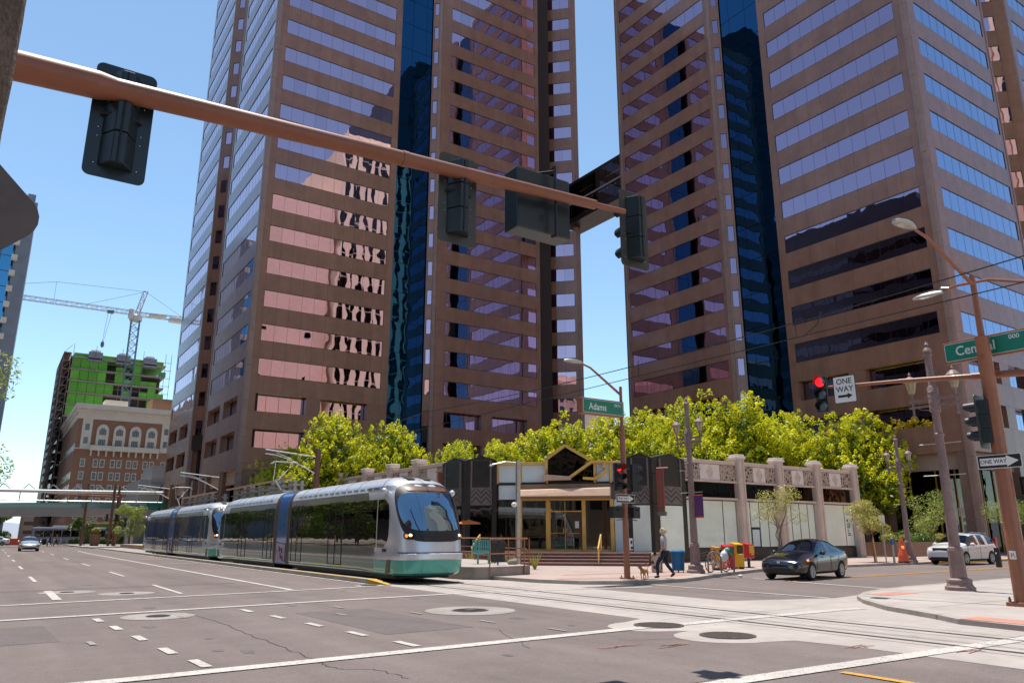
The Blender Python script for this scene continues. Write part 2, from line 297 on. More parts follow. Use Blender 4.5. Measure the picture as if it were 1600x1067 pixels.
class MB:
    """collects geometry; build() links it as ONE object. org is subtracted (world -> thing coordinates)."""
    def __init__(s, org=(0, 0, 0)):
        s.v = []; s.f = []; s.mi = []; s.org = Vector(org); s.m = 0
    def add(s, vs, fs):
        b = len(s.v); s.v += [tuple(x) for x in vs]; s.f += [tuple(b + i for i in f) for f in fs]; s.mi += [s.m] * len(fs)
    def hexa(s, p):
        s.add(p, [(0, 3, 2, 1), (4, 5, 6, 7), (0, 1, 5, 4), (1, 2, 6, 5), (2, 3, 7, 6), (3, 0, 4, 7)])
    def box(s, x0, x1, y0, y1, z0, z1):
        s.hexa([(x0, y0, z0), (x1, y0, z0), (x1, y1, z0), (x0, y1, z0), (x0, y0, z1), (x1, y0, z1), (x1, y1, z1), (x0, y1, z1)])
    def obox(s, P, d, s0, s1, o0, o1, z0, z1):
        """box on a facade: P start, d unit along, outward normal (dy,-dx)"""
        n = (d[1], -d[0])
        q = lambda a, o, z: (P[0] + d[0] * a + n[0] * o, P[1] + d[1] * a + n[1] * o, z)
        s.hexa([q(s0, o1, z0), q(s1, o1, z0), q(s1, o0, z0), q(s0, o0, z0), q(s0, o1, z1), q(s1, o1, z1), q(s1, o0, z1), q(s0, o0, z1)])
    def quad(s, a, b, c, d): s.add([a, b, c, d], [(0, 1, 2, 3)])
    def tube(s, p0, p1, r0, r1=None, n=8, caps=True):
        r1 = r0 if r1 is None else r1
        p0 = Vector(p0); p1 = Vector(p1); a = (p1 - p0)
        if a.length < 1e-6: return
        a.normalize(); u = a.orthogonal().normalized(); w_ = a.cross(u)
        vs = [tuple(p0 + (u * math.cos(2 * math.pi * i / n) + w_ * math.sin(2 * math.pi * i / n)) * r0) for i in range(n)]
        vs += [tuple(p1 + (u * math.cos(2 * math.pi * i / n) + w_ * math.sin(2 * math.pi * i / n)) * r1) for i in range(n)]
        fs = [(i, (i + 1) % n, n + (i + 1) % n, n + i) for i in range(n)]
        if caps: fs += [tuple(range(n - 1, -1, -1)), tuple(range(n, 2 * n))]
        s.add(vs, fs)
    def path(s, pts, r, n=6):
        for a, b in zip(pts[:-1], pts[1:]): s.tube(a, b, r, r, n)
    def lathe(s, c, prof, n=16, sq=None):
        """prof: [(r,z)...]; sq: number of sides gives faceted"""
        k = sq or n; off = math.pi / k if sq else 0
        vs = []
        for r, z in prof: vs += [(c[0] + r * math.cos(2 * math.pi * i / k + off), c[1] + r * math.sin(2 * math.pi * i / k + off), c[2] + z) for i in range(k)]
        fs = []
        for j in range(len(prof) - 1):
            fs += [(j * k + i, j * k + (i + 1) % k, (j + 1) * k + (i + 1) % k, (j + 1) * k + i) for i in range(k)]
        fs += [tuple(range(k - 1, -1, -1)), tuple(range((len(prof) - 1) * k, len(prof) * k))]
        s.add(vs, fs)
    def prism(s, poly, z0, z1):
        n = len(poly); vs = [(x, y, z0) for x, y in poly] + [(x, y, z1) for x, y in poly]
        s.add(vs, [tuple(range(n - 1, -1, -1)), tuple(range(n, 2 * n))] + [(i, (i + 1) % n, n + (i + 1) % n, n + i) for i in range(n)])
    def ribbon(s, pts, wd, z):
        """flat strip on the ground along pts"""
        P = [Vector((x, y)) for x, y in pts]; L_ = []; R_ = []
        for i, p in enumerate(P):
            t = (P[min(i + 1, len(P) - 1)] - P[max(i - 1, 0)]).normalized(); nn = Vector((-t.y, t.x)) * wd / 2
            L_.append((p.x + nn.x, p.y + nn.y, z)); R_.append((p.x - nn.x, p.y - nn.y, z))
        k = len(P); s.add(R_ + L_, [(i, i + 1, k + i + 1, k + i) for i in range(k - 1)])
    def ball(s, c, r, nu=10, nv=6, sx=1, sy=1, sz=1):
        vs = [(c[0], c[1], c[2] - r * sz)]
        for j in range(1, nv):
            ph = -math.pi / 2 + math.pi * j / nv
            vs += [(c[0] + r * sx * math.cos(ph) * math.cos(2 * math.pi * i / nu), c[1] + r * sy * math.cos(ph) * math.sin(2 * math.pi * i / nu), c[2] + r * sz * math.sin(ph)) for i in range(nu)]
        vs.append((c[0], c[1], c[2] + r * sz)); fs = []
        for i in range(nu): fs.append((0, 1 + (i + 1) % nu, 1 + i))
        for j in range(nv - 2):
            fs += [(1 + j * nu + i, 1 + j * nu + (i + 1) % nu, 1 + (j + 1) * nu + (i + 1) % nu, 1 + (j + 1) * nu + i) for i in range(nu)]
        t = len(vs) - 1
        for i in range(nu): fs.append((1 + (nv - 2) * nu + i, 1 + (nv - 2) * nu + (i + 1) % nu, t))
        s.add(vs, fs)
    def mesh(s, name, mats, smooth=False):
        me = bpy.data.meshes.new(name); o = s.org
        used = sorted({i for f in s.f for i in f})
        if len(used) < len(s.v):
            mp = {u: i for i, u in enumerate(used)}; s.v = [s.v[u] for u in used]; s.f = [tuple(mp[i] for i in f) for f in s.f]
        me.from_pydata([(x - o.x, y - o.y, z - o.z) for x, y, z in s.v], [], s.f)
        for m_ in (mats if isinstance(mats, (list, tuple)) else [mats]): me.materials.append(M[m_] if isinstance(m_, str) else m_)
        if any(s.mi): me.polygons.foreach_set('material_index', s.mi)
        if smooth: me.polygons.foreach_set('use_smooth', [True] * len(me.polygons))
        me.update(); return me
    def build(s, name, mats, parent=None, smooth=False, kind=None, label=None, bevel=0.0):
        me = s.mesh(name, mats, smooth)
        o = link_mesh(name, me, parent, kind, label)
        if smooth:
            try: me.set_sharp_from_angle(angle=R(40))
            except Exception: pass
        if bevel:
            b = o.modifiers.new("bevel", 'BEVEL'); b.width = bevel; b.segments = 2; b.limit_method = 'ANGLE'
        return o
def copy_tree(root, loc, rz=None, label=None, group=None, scale=None):
    r = root.copy(); COL.objects.link(r); r.location = loc
    if rz is not None: r.rotation_euler = (0, 0, rz)
    if scale: r.scale = scale
    if label: r['label'] = label
    if group: r['group'] = group
    for ch in list(root.children):
        c = ch.copy(); COL.objects.link(c); c.parent = r
        for g in list(ch.children):
            d = g.copy(); COL.objects.link(d); d.parent = c
    return r
def evaluated(me, mods):
    """apply modifiers given as [(type, {attrs})] to a mesh and return the result"""
    o = bpy.data.objects.new("temp", me); COL.objects.link(o)
    for t, a in mods:
        md = o.modifiers.new(t, t)
        for k, v in a.items(): setattr(md, k, v)
    dg = bpy.context.evaluated_depsgraph_get(); dg.update()
    out = bpy.data.meshes.new_from_object(o.evaluated_get(dg), depsgraph=dg)
    bpy.data.objects.remove(o, do_unlink=True)
    return out
def split_by_material(me, names, parent, smooth=True):
    """one part per material slot: names = [part name or None ...]"""
    objs = []
    for idx, nm in enumerate(names):
        bm = bmesh.new(); bm.from_mesh(me)
        bmesh.ops.delete(bm, geom=[f for f in bm.faces if f.material_index != idx], context='FACES')
        if not bm.faces: bm.free(); objs.append(None); continue
        m2 = bpy.data.meshes.new(nm); bm.to_mesh(m2); bm.free()
        m2.materials.append(me.materials[idx]); m2.polygons.foreach_set('material_index', [0] * len(m2.polygons))
        m2.polygons.foreach_set('use_smooth', [smooth] * len(m2.polygons))
        try: m2.set_sharp_from_angle(angle=R(45))
        except Exception: pass
        objs.append(link_mesh(nm, m2, parent))
    return objs
def lettering(text, size, parent, loc, rot, material, name='lettering', squash=1.0, ext=0.003):
    cu = bpy.data.curves.new(name, 'FONT'); cu.body = text; cu.size = size; cu.align_x = 'CENTER'; cu.align_y = 'CENTER'; cu.extrude = ext
    cu.resolution_u = 3; cu.offset = size * 0.012
    o = bpy.data.objects.new(name, cu); COL.objects.link(o)
    dg = bpy.context.evaluated_depsgraph_get(); dg.update()
    me = bpy.data.meshes.new_from_object(o.evaluated_get(dg), depsgraph=dg); bpy.data.objects.remove(o, do_unlink=True)
    me.materials.clear(); me.materials.append(M[material])
    ob = link_mesh(name, me, parent); ob.location = loc; ob.rotation_euler = rot; ob.scale = (squash, 1, 1)
    return ob
SW = 0.12   # pavement height
# ================================================================ GROUND
def struct(name, mb, m, **k): return mb.build(name, m, kind='structure', **k)
g = MB(); g.quad((-1500, -1500, -0.03), (1500, -1500, -0.03), (1500, 2500, -0.03), (-1500, 2500, -0.03)); struct('ground', g, 'ground')
road = MB()
road.quad((-14, -160, 0), (16.2, -160, 0), (16.2, 340, 0), (-14, 340, 0))
road.quad((16.2, 4.0, 0), (170, 4.0, 0), (170, 25.5, 0), (16.2, 25.5, 0))
road.quad((-170, 4.0, 0), (-14, 4.0, 0), (-14, 25.5, 0), (-170, 25.5, 0))
road.quad((16.2, 153, 0), (150, 153, 0), (150, 172, 0), (16.2, 172, 0))
road.quad((-150, 153, 0), (-14, 153, 0), (-14, 172, 0), (-150, 172, 0))
struct('road', road, 'asphalt')
# concrete track slab, with rounded aprons round the manholes, cut into slabs by joints
slab = MB(); Z = 0.004
edge = [(11.35, -150), (11.1, 4.0), (11.2, 7.2), (11.05, 8.2)]
for a in range(0, 181, 20): edge.append((10.6 - 0.95 * math.sin(R(a)) * 1.0, 9.2 - 0.85 * math.cos(R(a))))
for a in range(20, 181, 20): edge.append((10.62 - 0.95 * math.sin(R(a)), 10.95 - 0.8 * math.cos(R(a))))
edge += [(11.25, 12.0), (11.35, 20), (11.4, 24.6), (11.5, 127)]
vs = [(x, y, Z) for x, y in edge] + [(16.15, y, Z) for x, y in edge]
k = len(edge); slab.add(vs, [(i, k + i, k + i + 1, i + 1) for i in range(k - 1)])
slab.add([(16.15, -150, Z), (19.2, -150, Z), (19.2, 12.9, Z), (16.15, 13.9, Z)], [(0, 1, 2, 3)])
slab.add([(19.2, 10, Z), (24.5, 10, Z), (24.5, 13.75, Z), (19.2, 12.9, Z)], [(0, 1, 2, 3)])
slab.add([(16.15, 20.0, Z), (18.6, 20.4, Z), (18.6, 25, Z), (16.15, 25, Z)], [(0, 1, 2, 3)])
struct('track_slab', slab, 'concrete')
rails = MB()
for x in (12.58, 14.02):
    rails.box(x - .05, x + .015, -150, 127, 0.005, 0.012)
r_ = struct('track_rails', rails, 'steel_rail')
gr = MB()
for x in (12.63, 14.07): gr.ribbon([(x, -150), (x, 127)], .055, 0.0085)
for x in (12.25, 12.98, 13.62, 14.42): gr.ribbon([(x, -150), (x, 127)], .018, 0.0085)
y = -30
while y < 120:
    gr.ribbon([(11.3 if y < 7 or y > 12 else 11.45, y), (16.1, y)], .012, 0.0085); y += 5.2
struct('slab_joints', gr, 'groove')
# painted markings
mk_ = MB(); Z2 = 0.012
mk_.ribbon([(-14, 21.0), (.4, 22.7), (5, 23.35), (8.9, 23.95), (11.3, 24.5)], .22, Z2)
mk_.ribbon([(-14, 17.2), (.4, 18.8), (7.3, 19.62), (11.3, 19.95), (15.5, 19.5), (18.3, 18.95)], .24, Z2)
mk_.ribbon([(-14, 10.2), (1.8, 10.45), (5, 10.6), (9.5, 10.83), (16.3, 10.85), (17.0, 10.75)], .30, Z2)
mk_.ribbon([(-14, 6.5), (7.2, 6.4), (14.1, 6.22), (15.4, 6.2)], .30, Z2)
mk_.ribbon([(19.1, 19.7), (19.05, 12.95)], .16, Z2)
mk_.ribbon([(25.1, 20.3), (23.7, 13.9)], .18, Z2)
mk_.ribbon([(8.05, 24.1), (8.0, 80), (8.2, 95)], .19, Z2)
mk_.ribbon([(11.15, 25.6), (11.2, 110)], .14, Z2)
for a, b in ((26.9, 22.9),): mk_.ribbon([(1.75, a + .9), (1.75, 23.9)], .22, Z2)
for i, y in enumerate([23.6, 33.4, 46.2, 59.8, 74, 88, 102]):
    if i: mk_.ribbon([(1.68, y), (1.66, y + 4.3)], .13, Z2)
    mk_.ribbon([(4.9, y + (0.8 if i == 0 else 2.4)), (4.92, y + 5.6 + (0 if i == 0 else 1.6))], .13, Z2)
for x, y in [(2.08, 17.84), (2.2, 16.2), (2.33, 14.42), (2.44, 12.64), (2.58, 11.2), (5.08, 18.19), (5.24, 16.44), (5.39, 14.67), (5.53, 12.96), (5.68, 11.35)]:
    mk_.ribbon([(x, y - .35), (x - .03, y + .35)], .14, Z2)
mk_.ribbon([(8.2, 59.6), (10.9, 59.4)], .2, Z2); mk_.ribbon([(8.2, 49.8), (10.8, 49.8)], .2, Z2)
struct('road_marking', mk_, 'paint_white')
fd = MB()
for x, y in [(1.6, 14.18), (6.54, 16.2), (8.0, 15.6), (8.4, 13.3), (8.75, 11.5), (3.6, 17.6), (7.1, 17.8)]: fd.ribbon([(x, y - .25), (x - .03, y + .25)], .1, Z2)
struct('faded_marking', fd, 'paint_faded')
ym = MB()
ym.ribbon([(9.02, 6.05), (9.1, -60)], .14, Z2)
for o_ in (-.13, .13): ym.ribbon([(24.6, 18.35 + o_), (28, 18.75 + o_), (36, 19.1 + o_), (46, 19.6 + o_), (160, 19.8 + o_)], .12, Z2)
struct('yellow_line', ym, 'paint_yellow')
ch = MB(); rr = random.Random(3)
for cx, cy in [(8.2, 9.3), (8.9, 8.9), (11.2, 7.2), (12.0, 6.0)]:
    for i in range(4):
        ch.ribbon([(cx + rr.uniform(-.5, .1), cy + rr.uniform(-.1, .1)), (cx + rr.uniform(.1, .5), cy + rr.uniform(-.12, .12))], .025, Z2)
struct('chalk_scribble', ch, 'chalk_red')
ck = MB()
def crack(pts, wd=.02):
    out = []
    for (x0, y0), (x1, y1) in zip(pts[:-1], pts[1:]):
        for i in range(7):
            t = i / 7; out.append((x0 + (x1 - x0) * t + rr.uniform(-.05, .05), y0 + (y1 - y0) * t + rr.uniform(-.04, .04)))
    out.append(pts[-1]); ck.ribbon(out, wd, 0.0045)
crack([(3.9, 18.6), (3.98, 15.75), (3.96, 13.52), (3.94, 11.78), (3.97, 10.62), (3.9, 10.1), (3.98, 9.75), (4.32, 9.5), (4.39, 8.7)], .015)
crack([(8.7, 9.9), (10.2, 9.0)], .012); crack([(-2, 23.9), (1.8, 24.6), (4.6, 23.6)], .02)
crack([(6.2, 16.9), (7.9, 12.2), (7.0, 9.9)], .010)
struct('road_crack', ck, 'groove')
# manholes
pads = [(9.25, 15.4, 1.02), (3.2, 18.0, .72), (2.2, 26.9, .75), (3.6, 25.4, .75), (10.9, 24.75, .5)]
for x, y, r in pads:
    p = MB(); p.lathe((x, y, 0), [(r, 0.003), (r, 0.008)], 40); struct('manhole_pad', p, 'concrete_worn')
manlab = ['dark round manhole cover on its own pale concrete disc in front of the tram', 'pale worn cover in the concrete patch between the dashed guide marks',
          'small cover beside the left stop bar ahead of the oncoming silver car', 'small cover in the lane right of the other one behind the crosswalk line', 'round cover by the yellow tip of the tram kerb',
          'dark cover set in the track slab at the end of the long crosswalk line', 'larger dark cover nearest the camera on the track slab edge']
for i, (x, y, r) in enumerate([(9.25, 15.4, .42), (3.2, 18.0, .24), (2.2, 26.9, .2), (3.6, 25.4, .2), (10.9, 24.75, .3), (10.72, 10.95, .47), (10.62, 9.22, .47)]):
    t = thing('manhole_cover', manlab[i], 'manhole cover', (x, y, 0.006))
    b = MB(); b.lathe((0, 0, 0), [(r, 0), (r, .010)], 36); b.build('ring', 'steel_worn' if i in (0,) else 'cast_iron', t)
    b = MB()
    b.lathe((0, 0, 0), [(r * .93, .0), (r * .93, .014)], 36)
    for j in range(-4, 5):
        hw = math.sqrt(max(0, (.86 * r) ** 2 - (j * r * .19) ** 2)); b.box(-hw, hw, j * r * .19 - .012, j * r * .19 + .012, .014, .019)
    b.build('lid', 'cast_iron', t)
    if i == 0:
        b = MB(); b.box(-.12, .12, -.1, .1, .019, .022); b.build('worn_plate', 'steel_worn', t)
# far pavement (the block with the towers) and the near corner
def blk(poly, z, name, m, kw=.16, km='kerb'):
    b = MB(); b.prism(poly, -0.02, z); b.m = 0
    return struct(name, b, m)
ARC_FAR = [(16.25, 25.4), (16.5, 22.8), (17.2, 21.2), (18.3, 20.45), (19.6, 20.15), (21.0, 20.2), (22.4, 20.7), (24.0, 21.5), (26.1, 22.4), (30, 23.9), (36, 24.6)]
FAR = ARC_FAR + [(150, 24.7), (150, 152.6), (16.25, 152.6)]
blk(FAR, SW, 'pavement', 'paver')
NEAR = [(16.1, -140), (15.35, 6.3), (15.6, 7.9), (16.1, 8.55), (16.5, 9.2), (17.05, 10.15), (18.25, 11.45), (19.25, 12.25), (20.6, 12.9), (22.2, 13.35), (24.2, 13.65), (33, 14.05), (150, 14.2), (150, -140)]
blk([(x, y) for x, y in NEAR], 0.10, 'pavement_corner', 'concrete')
for nm, pts, zt in (('kerb_far', ARC_FAR + [(60, 24.68), (150, 24.7)], SW + .004), ('kerb_near', NEAR[3:12] + [(150, 14.2)], .104)):
    b = MB(); P = [Vector(p) for p in pts]; rows = []
    sgn = 1 if nm == 'kerb_far' else -1
    for i, p in enumerate(P):
        t = (P[min(i + 1, len(P) - 1)] - P[max(i - 1, 0)]).normalized(); nn = Vector((-t.y, t.x)) * sgn
        q = p + nn * .16; o = p - nn * .012; rows.append([(o.x, o.y, -.01), (o.x, o.y, zt), (q.x, q.y, zt)])
    vs = [c for r in rows for c in r]
    fs = []
    for i in range(len(rows) - 1): fs += [(3 * i, 3 * i + 3, 3 * i + 4, 3 * i + 1), (3 * i + 1, 3 * i + 4, 3 * i + 5, 3 * i + 2)]
    if sgn < 0: fs = [f[::-1] for f in fs]
    b.add(vs, fs); struct('kerb', b, 'kerb')
b = MB(); b.box(46.5, 80, 24.60, 24.85, -.01, SW + .009); struct('kerb', b, 'kerb_yellow')
# paving joints and bands of red brick
pj = MB(); zj = SW + .0045
for i in range(24): pj.ribbon([(19 + i * 2.4, 24.9 if i > 7 else 22.0 + i * .42), (19 + i * 2.4, 32.5)], .014, zj)
for y in (26.6, 28.6, 30.6): pj.ribbon([(18, y), (110, y)], .014, zj)
struct('paving_joints', pj, 'groove')
pr = MB(); pr.ribbon([(19, 24.6), (24.5, 24.4), (31, 26.0), (38, 26.4), (110, 26.4)], .5, zj - .002)
pr.ribbon([(17.2, 22.6), (18.8, 22.0), (21.5, 21.9), (23.5, 22.3)], .7, zj - .002)
struct('brick_band', pr, 'paver_red')
nj = MB(); zj = .1045
for y in (12.0, 9.4, 6.4, 3.4): nj.ribbon([(17.4 if y > 9 else 16.4, y), (60, y)], .014, zj)
for x in (20.2, 22.4, 25.4, 28.4, 31.4): nj.ribbon([(x, 13.0), (x, -20)], .014, zj)
nj.ribbon([(22.0, 13.2), (22.15, 7.5)], .02, zj)
struct('paving_joints', nj, 'groove')
# tactile ramp plates: domes in rows
tp = MB()
for (cx, cy, lx, ly) in ((20.75, 12.15, 1.5, .6), (15.95, 7.1, .7, 1.5)):
    tp.m = 0; tp.box(cx - lx / 2, cx + lx / 2, cy - ly / 2, cy + ly / 2, .1, .108)
    nx = int(lx / .07); ny = int(ly / .07)
    for i in range(nx):
        for j in range(ny):
            x = cx - lx / 2 + .035 + i * .07; y = cy - ly / 2 + .035 + j * .07
            tp.add([(x - .018, y - .018, .108), (x + .018, y - .018, .108), (x + .018, y + .018, .108), (x - .018, y + .018, .108), (x, y, .118)], [(0, 1, 4), (1, 2, 4), (2, 3, 4), (3, 0, 4)])
struct('tactile_paving', tp, 'tactile')
# track-side kerb with the yellow nose
b = MB(); b.prism([(11.28, 25.9), (11.62, 25.9), (11.62, 118), (11.28, 118)], 0, .15); struct('kerb', b, 'kerb')
b = MB(); b.add([(11.3, 25.9, 0), (11.64, 25.9, 0), (11.64, 24.6, 0), (11.46, 24.5, 0), (11.3, 25.9, .155), (11.64, 25.9, .155), (11.64, 24.6, .03), (11.46, 24.5, .03)], [(0, 1, 2, 3), (4, 7, 6, 5), (0, 3, 7, 4), (3, 2, 6, 7), (2, 1, 5, 6), (1, 0, 4, 5)])
b.ribbon([(11.36, 25.9), (11.36, 36)], .14, .1545); struct('kerb', b, 'kerb_yellow')
# far-end pavements
b = MB(); b.prism([(10.8, 118), (16.2, 118), (16.2, 152.4), (10.8, 152.4)], -.02, .15); struct('pavement_island', b, 'concrete')
b = MB(); b.prism([(-150, 172), (-4, 172), (-4, 340), (-150, 340)], -.02, .14); b.prism([(9.5, 172), (150, 172), (150, 340), (9.5, 340)], -.02, .14)
struct('pavement_beyond', b, 'concrete')
b = MB(); b.prism([(-150, 26), (-3.4, 26), (-3.4, 152), (-150, 152)], -.02, .14); b.prism([(-150, -140), (-4.5, -140), (-4.5, 4), (-150, 4)], -.02, .14); struct('pavement_left', b, 'concrete')
# low far hills at the horizon
hb = MB(); hr = random.Random(5); pts = []
for i in range(61):
    a = -math.pi / 2 + math.pi * 2 * i / 60; pts.append((2200 * math.sin(a), 2200 * math.cos(a), 18 + 30 * hr.random()))
for i in range(60):
    x0, y0, z0 = pts[i]; x1, y1, z1 = pts[i + 1]; hb.quad((x0, y0, -5), (x1, y1, -5), (x1 * 1.05, y1 * 1.05, z1), (x0 * 1.05, y0 * 1.05, z0))
struct('hills', hb, 'facade_grey')

pt = MB()
pt.add([(x, y, .0035) for x, y in ((5.9, 12.6), (7.7, 12.7), (7.6, 17.2), (5.8, 17.1))], [(0, 1, 2, 3)]); pt.add([(x, y, .0035) for x, y in ((-1.5, 14.5), (1.2, 14.7), (1.1, 17.4), (-1.6, 17.2))], [(0, 1, 2, 3)]); pt.add([(x, y, .0035) for x, y in ((12.0, 3.4), (13.6, 3.4), (13.6, 5.2), (12.0, 5.2))], [])
pt.ribbon([(-8, 28.6), (-2, 28.2), (2.3, 28.3), (7.5, 28.9)], .5, .0035)
struct('asphalt_patch', pt, 'asphalt_patch')
oil = MB(); orr = random.Random(8)
for lane in (3.3, 6.5, 0.1, 9.4):
    for _ in range(16):
        x = lane + orr.gauss(0, .25); y = orr.uniform(5, 60); r = orr.uniform(.04, .17); k = 11
        oil.add([(x + r * orr.uniform(.6, 1.2) * math.cos(2 * math.pi * i / k), y + 1.6 * r * orr.uniform(.6, 1.2) * math.sin(2 * math.pi * i / k), .0038) for i in range(k)], [tuple(range(k))])
struct('oil_spots', oil, 'asphalt_oil')
# ================================================================ TOWERS
FL = 4.0; ZS = 8.5
class Tower:
    def __init__(s, name, label, org, H):
        s.t = thing(name, label, 'office tower', org); s.org = org; s.H = H
        s.wall = MB(org); s.wallx = MB(org); s.clad = MB(org); s.panes = MB(org); s.lite = MB(org); s.joint = MB(org); s.tan = MB(org)
        s.npan = 0; s.npane = 0; s.cache = {}; s.rng = random.Random(11)
    def _shared(s, key, fn, mats, name):
        if key not in s.cache: s.cache[key] = fn().mesh(name, mats)
        return s.cache[key]
    def place(s, name, me, loc, parent=None):
        o = link_mesh(name, me, parent or s.t); o.location = (loc[0] - s.org[0], loc[1] - s.org[1], loc[2] - s.org[2])
        if parent is not None: o.location = loc
        return o
    def pick(s, g_):
        return s.rng.choice((g_, g_, g_, g_, g_, 'glass_bronze_blind', 'glass_bronze_dark')) if g_ == 'glass_bronze' else g_
    def panel(s, P, d, s0, s1, z0, z1, big):
        n = (d[1], -d[0])
        if big and s.npan < 300:
            s.npan += 1; w_ = round(s1 - s0 - .014, 2); h = round(z1 - z0 - .014, 2)
            me = s._shared(('p', d, w_, h), lambda: (lambda b: (b.obox((0, 0), d, 0, w_, -.12, 0, 0, h), b)[1])(MB()), ['granite'], 'stone_panel')
            s.place('stone_panel', me, (P[0] + d[0] * (s0 + .007), P[1] + d[1] * (s0 + .007), z0 + .007))
        else: s.clad.obox(P, d, s0 + .006, s1 - .006, -.12, 0, z0 + .006, z1 - .006)
    def pane_quad(s, b, P, d, s0, s1, z0, z1, o):
        n = (d[1], -d[0]); q = lambda a, oo, z: (P[0] + d[0] * a + n[0] * oo, P[1] + d[1] * a + n[1] * oo, z)
        ta, tb = s.rng.uniform(-.0035, .0035), s.rng.uniform(-.0035, .0035)
        b.quad(q(s0, o, z0), q(s1, o + ta, z0), q(s1, o + ta + tb, z1), q(s0, o + tb, z1))
    def face(s, P, d, L, a, b_, H=None, big=False, pitch=1.5, kmin=5, deep=True, low=False, glass='glass_bronze', kind='band'):
        """one straight facade, windows between s=a..b_"""
        H = H or s.H; k = kmin; n = (d[1], -d[0])
        zlo = ZS if deep else 4 * kmin - 3.1
        nmod = max(1, round((b_ - a) / pitch)); mw = (b_ - a) / nmod
        # backing wall
        s.wall.obox(P, d, 0, L, -.5, -.122, 17.2 if deep else zlo, H)
        floors = []
        while 4 * k + .9 < H - 1.0: floors.append(k); k += 1
        for k in floors:
            z0, z1 = 4 * k - 1.1, 4 * k + .9; zn = min(4 * k + 2.9, H) if k != floors[-1] else H
            if low:
                s.panes.obox(P, d, a, b_, -.10, -.05, z0, z1); s.clad.obox(P, d, 0, L, -.12, 0, z1, zn)
                s.clad.obox(P, d, 0, a, -.12, 0, z0, z1); s.clad.obox(P, d, b_, L, -.12, 0, z0, z1); continue
            ends = [0] + [a + i * mw * 1 for i in range(nmod + 1)] + [L]
            zm = z1
            for s0, s1 in zip(ends[:-1], ends[1:]):
                if s1 - s0 < .05: continue
                s.panel(P, d, s0, s1, z1, zn, big and 5 <= k <= 11)
            s.clad.obox(P, d, 0.006, a - .0, -.12, 0, z0 + .006, z1 - .006); s.clad.obox(P, d, b_, L - .006, -.12, 0, z0 + .006, z1 - .006)
            # window: frame + panes
            q = (P[0] + d[0] * a, P[1] + d[1] * a)
            def mkf():
                m = MB(); W = b_ - a
                m.obox((0, 0), d, 0, W, -.12, -.03, 0, .05); m.obox((0, 0), d, 0, W, -.12, -.03, 1.95, 2.0)
                m.obox((0, 0), d, 0, .05, -.12, -.03, .05, 1.95); m.obox((0, 0), d, W - .05, W, -.12, -.03, .05, 1.95)
                for i in range(1, nmod): m.obox((0, 0), d, i * mw - .009, i * mw + .009, -.12, -.055, .05, 1.95)
                return m
            me = s._shared(('w', d, round(b_ - a, 2), nmod), mkf, ['frame_dark'], 'window')
            wo_ = s.place('window', me, (q[0], q[1], z0))
            if big and s.npane + nmod <= 300 and 5 <= k <= 19:
                for i in range(nmod):
                    m = MB(); s.pane_quad(m, (0, 0), d, i * mw + .012, (i + 1) * mw - .012, .05, 1.95, -.065); m.build('pane', s.pick(glass), wo_); s.npane += 1
            else:
                for i in range(nmod): s.panes.m = s.rng.choice((0, 0, 0, 0, 0, 1, 2)) if glass == 'glass_bronze' else (3 if glass == 'glass_bronze_dimmed' else 4); s.pane_quad(s.panes, P, d, a + i * mw + .01, a + (i + 1) * mw - .01, z0 + .05, z1 - .05, -.065)
        if deep:
            # two storeys of deep openings (k=4,3)
            s.wall.obox(P, d, 0, L, -1.6, -1.15, ZS, 17.2)
            W = (b_ - a); no = 2 if W > 12 else 1; pw = 1.7 if no == 2 else 0
            ow = (W - pw * (no)) / no
            ops = [(a + i * (ow + pw), a + i * (ow + pw) + ow) for i in range(no)]
            xs = [0] + [v for o_ in ops for v in o_] + [L]
            for (z0, z1, solid) in ((ZS, 10.9, True), (10.9, 12.9, False), (12.9, 14.9, True), (14.9, 16.9, False), (16.9, 4 * kmin - 1.1, True)):
                if solid:
                    s.clad.obox(P, d, 0, L, -1.15, -.12, z0 + .001, z1 - .001)
                    m = max(1, round(L / 1.5))
                    for i in range(m): s.panel(P, d, i * L / m, (i + 1) * L / m, z0, z1, big)
                else:
                    for i in range(0, len(xs) - 1, 2):
                        if xs[i + 1] - xs[i] > .02:
                            s.clad.obox(P, d, xs[i], xs[i + 1], -1.15, -.12, z0, z1); s.panel(P, d, xs[i], xs[i + 1], z0, z1, big)
                    for o0, o1 in ops:
                        m = MB(s.org); g_ = MB(s.org); m.obox(P, d, o0, o1, -1.15, -.8, z0, z0 + .06); m.obox(P, d, o0, o1, -1.15, -.8, z1 - .06, z1)
                        m.obox(P, d, o0, o0 + .06, -1.15, -.8, z0 + .06, z1 - .06); m.obox(P, d, o1 - .06, o1, -1.15, -.8, z0 + .06, z1 - .06)
                        wob = m.build('window', 'frame_dark', s.t); nn = max(1, round((o1 - o0) / 1.5)); e = (o1 - o0) / nn
                        for i in range(nn):
                            g_ = MB(s.org); s.pane_quad(g_, P, d, o0 + i * e + .02, o0 + (i + 1) * e - .02, z0 + .06, z1 - .06, -.9); g_.build('pane', s.pick(glass), wob); s.npane += 1
            s.joint.obox(P, d, 0, L, -1.15, -.2, ZS - .0, ZS + .001)
            # tan beam under, columns of the arcade, dark glass behind
            s.tan.obox(P, d, 1.4, L - .6, -1.0, -.55, 7.1, ZS - .002)
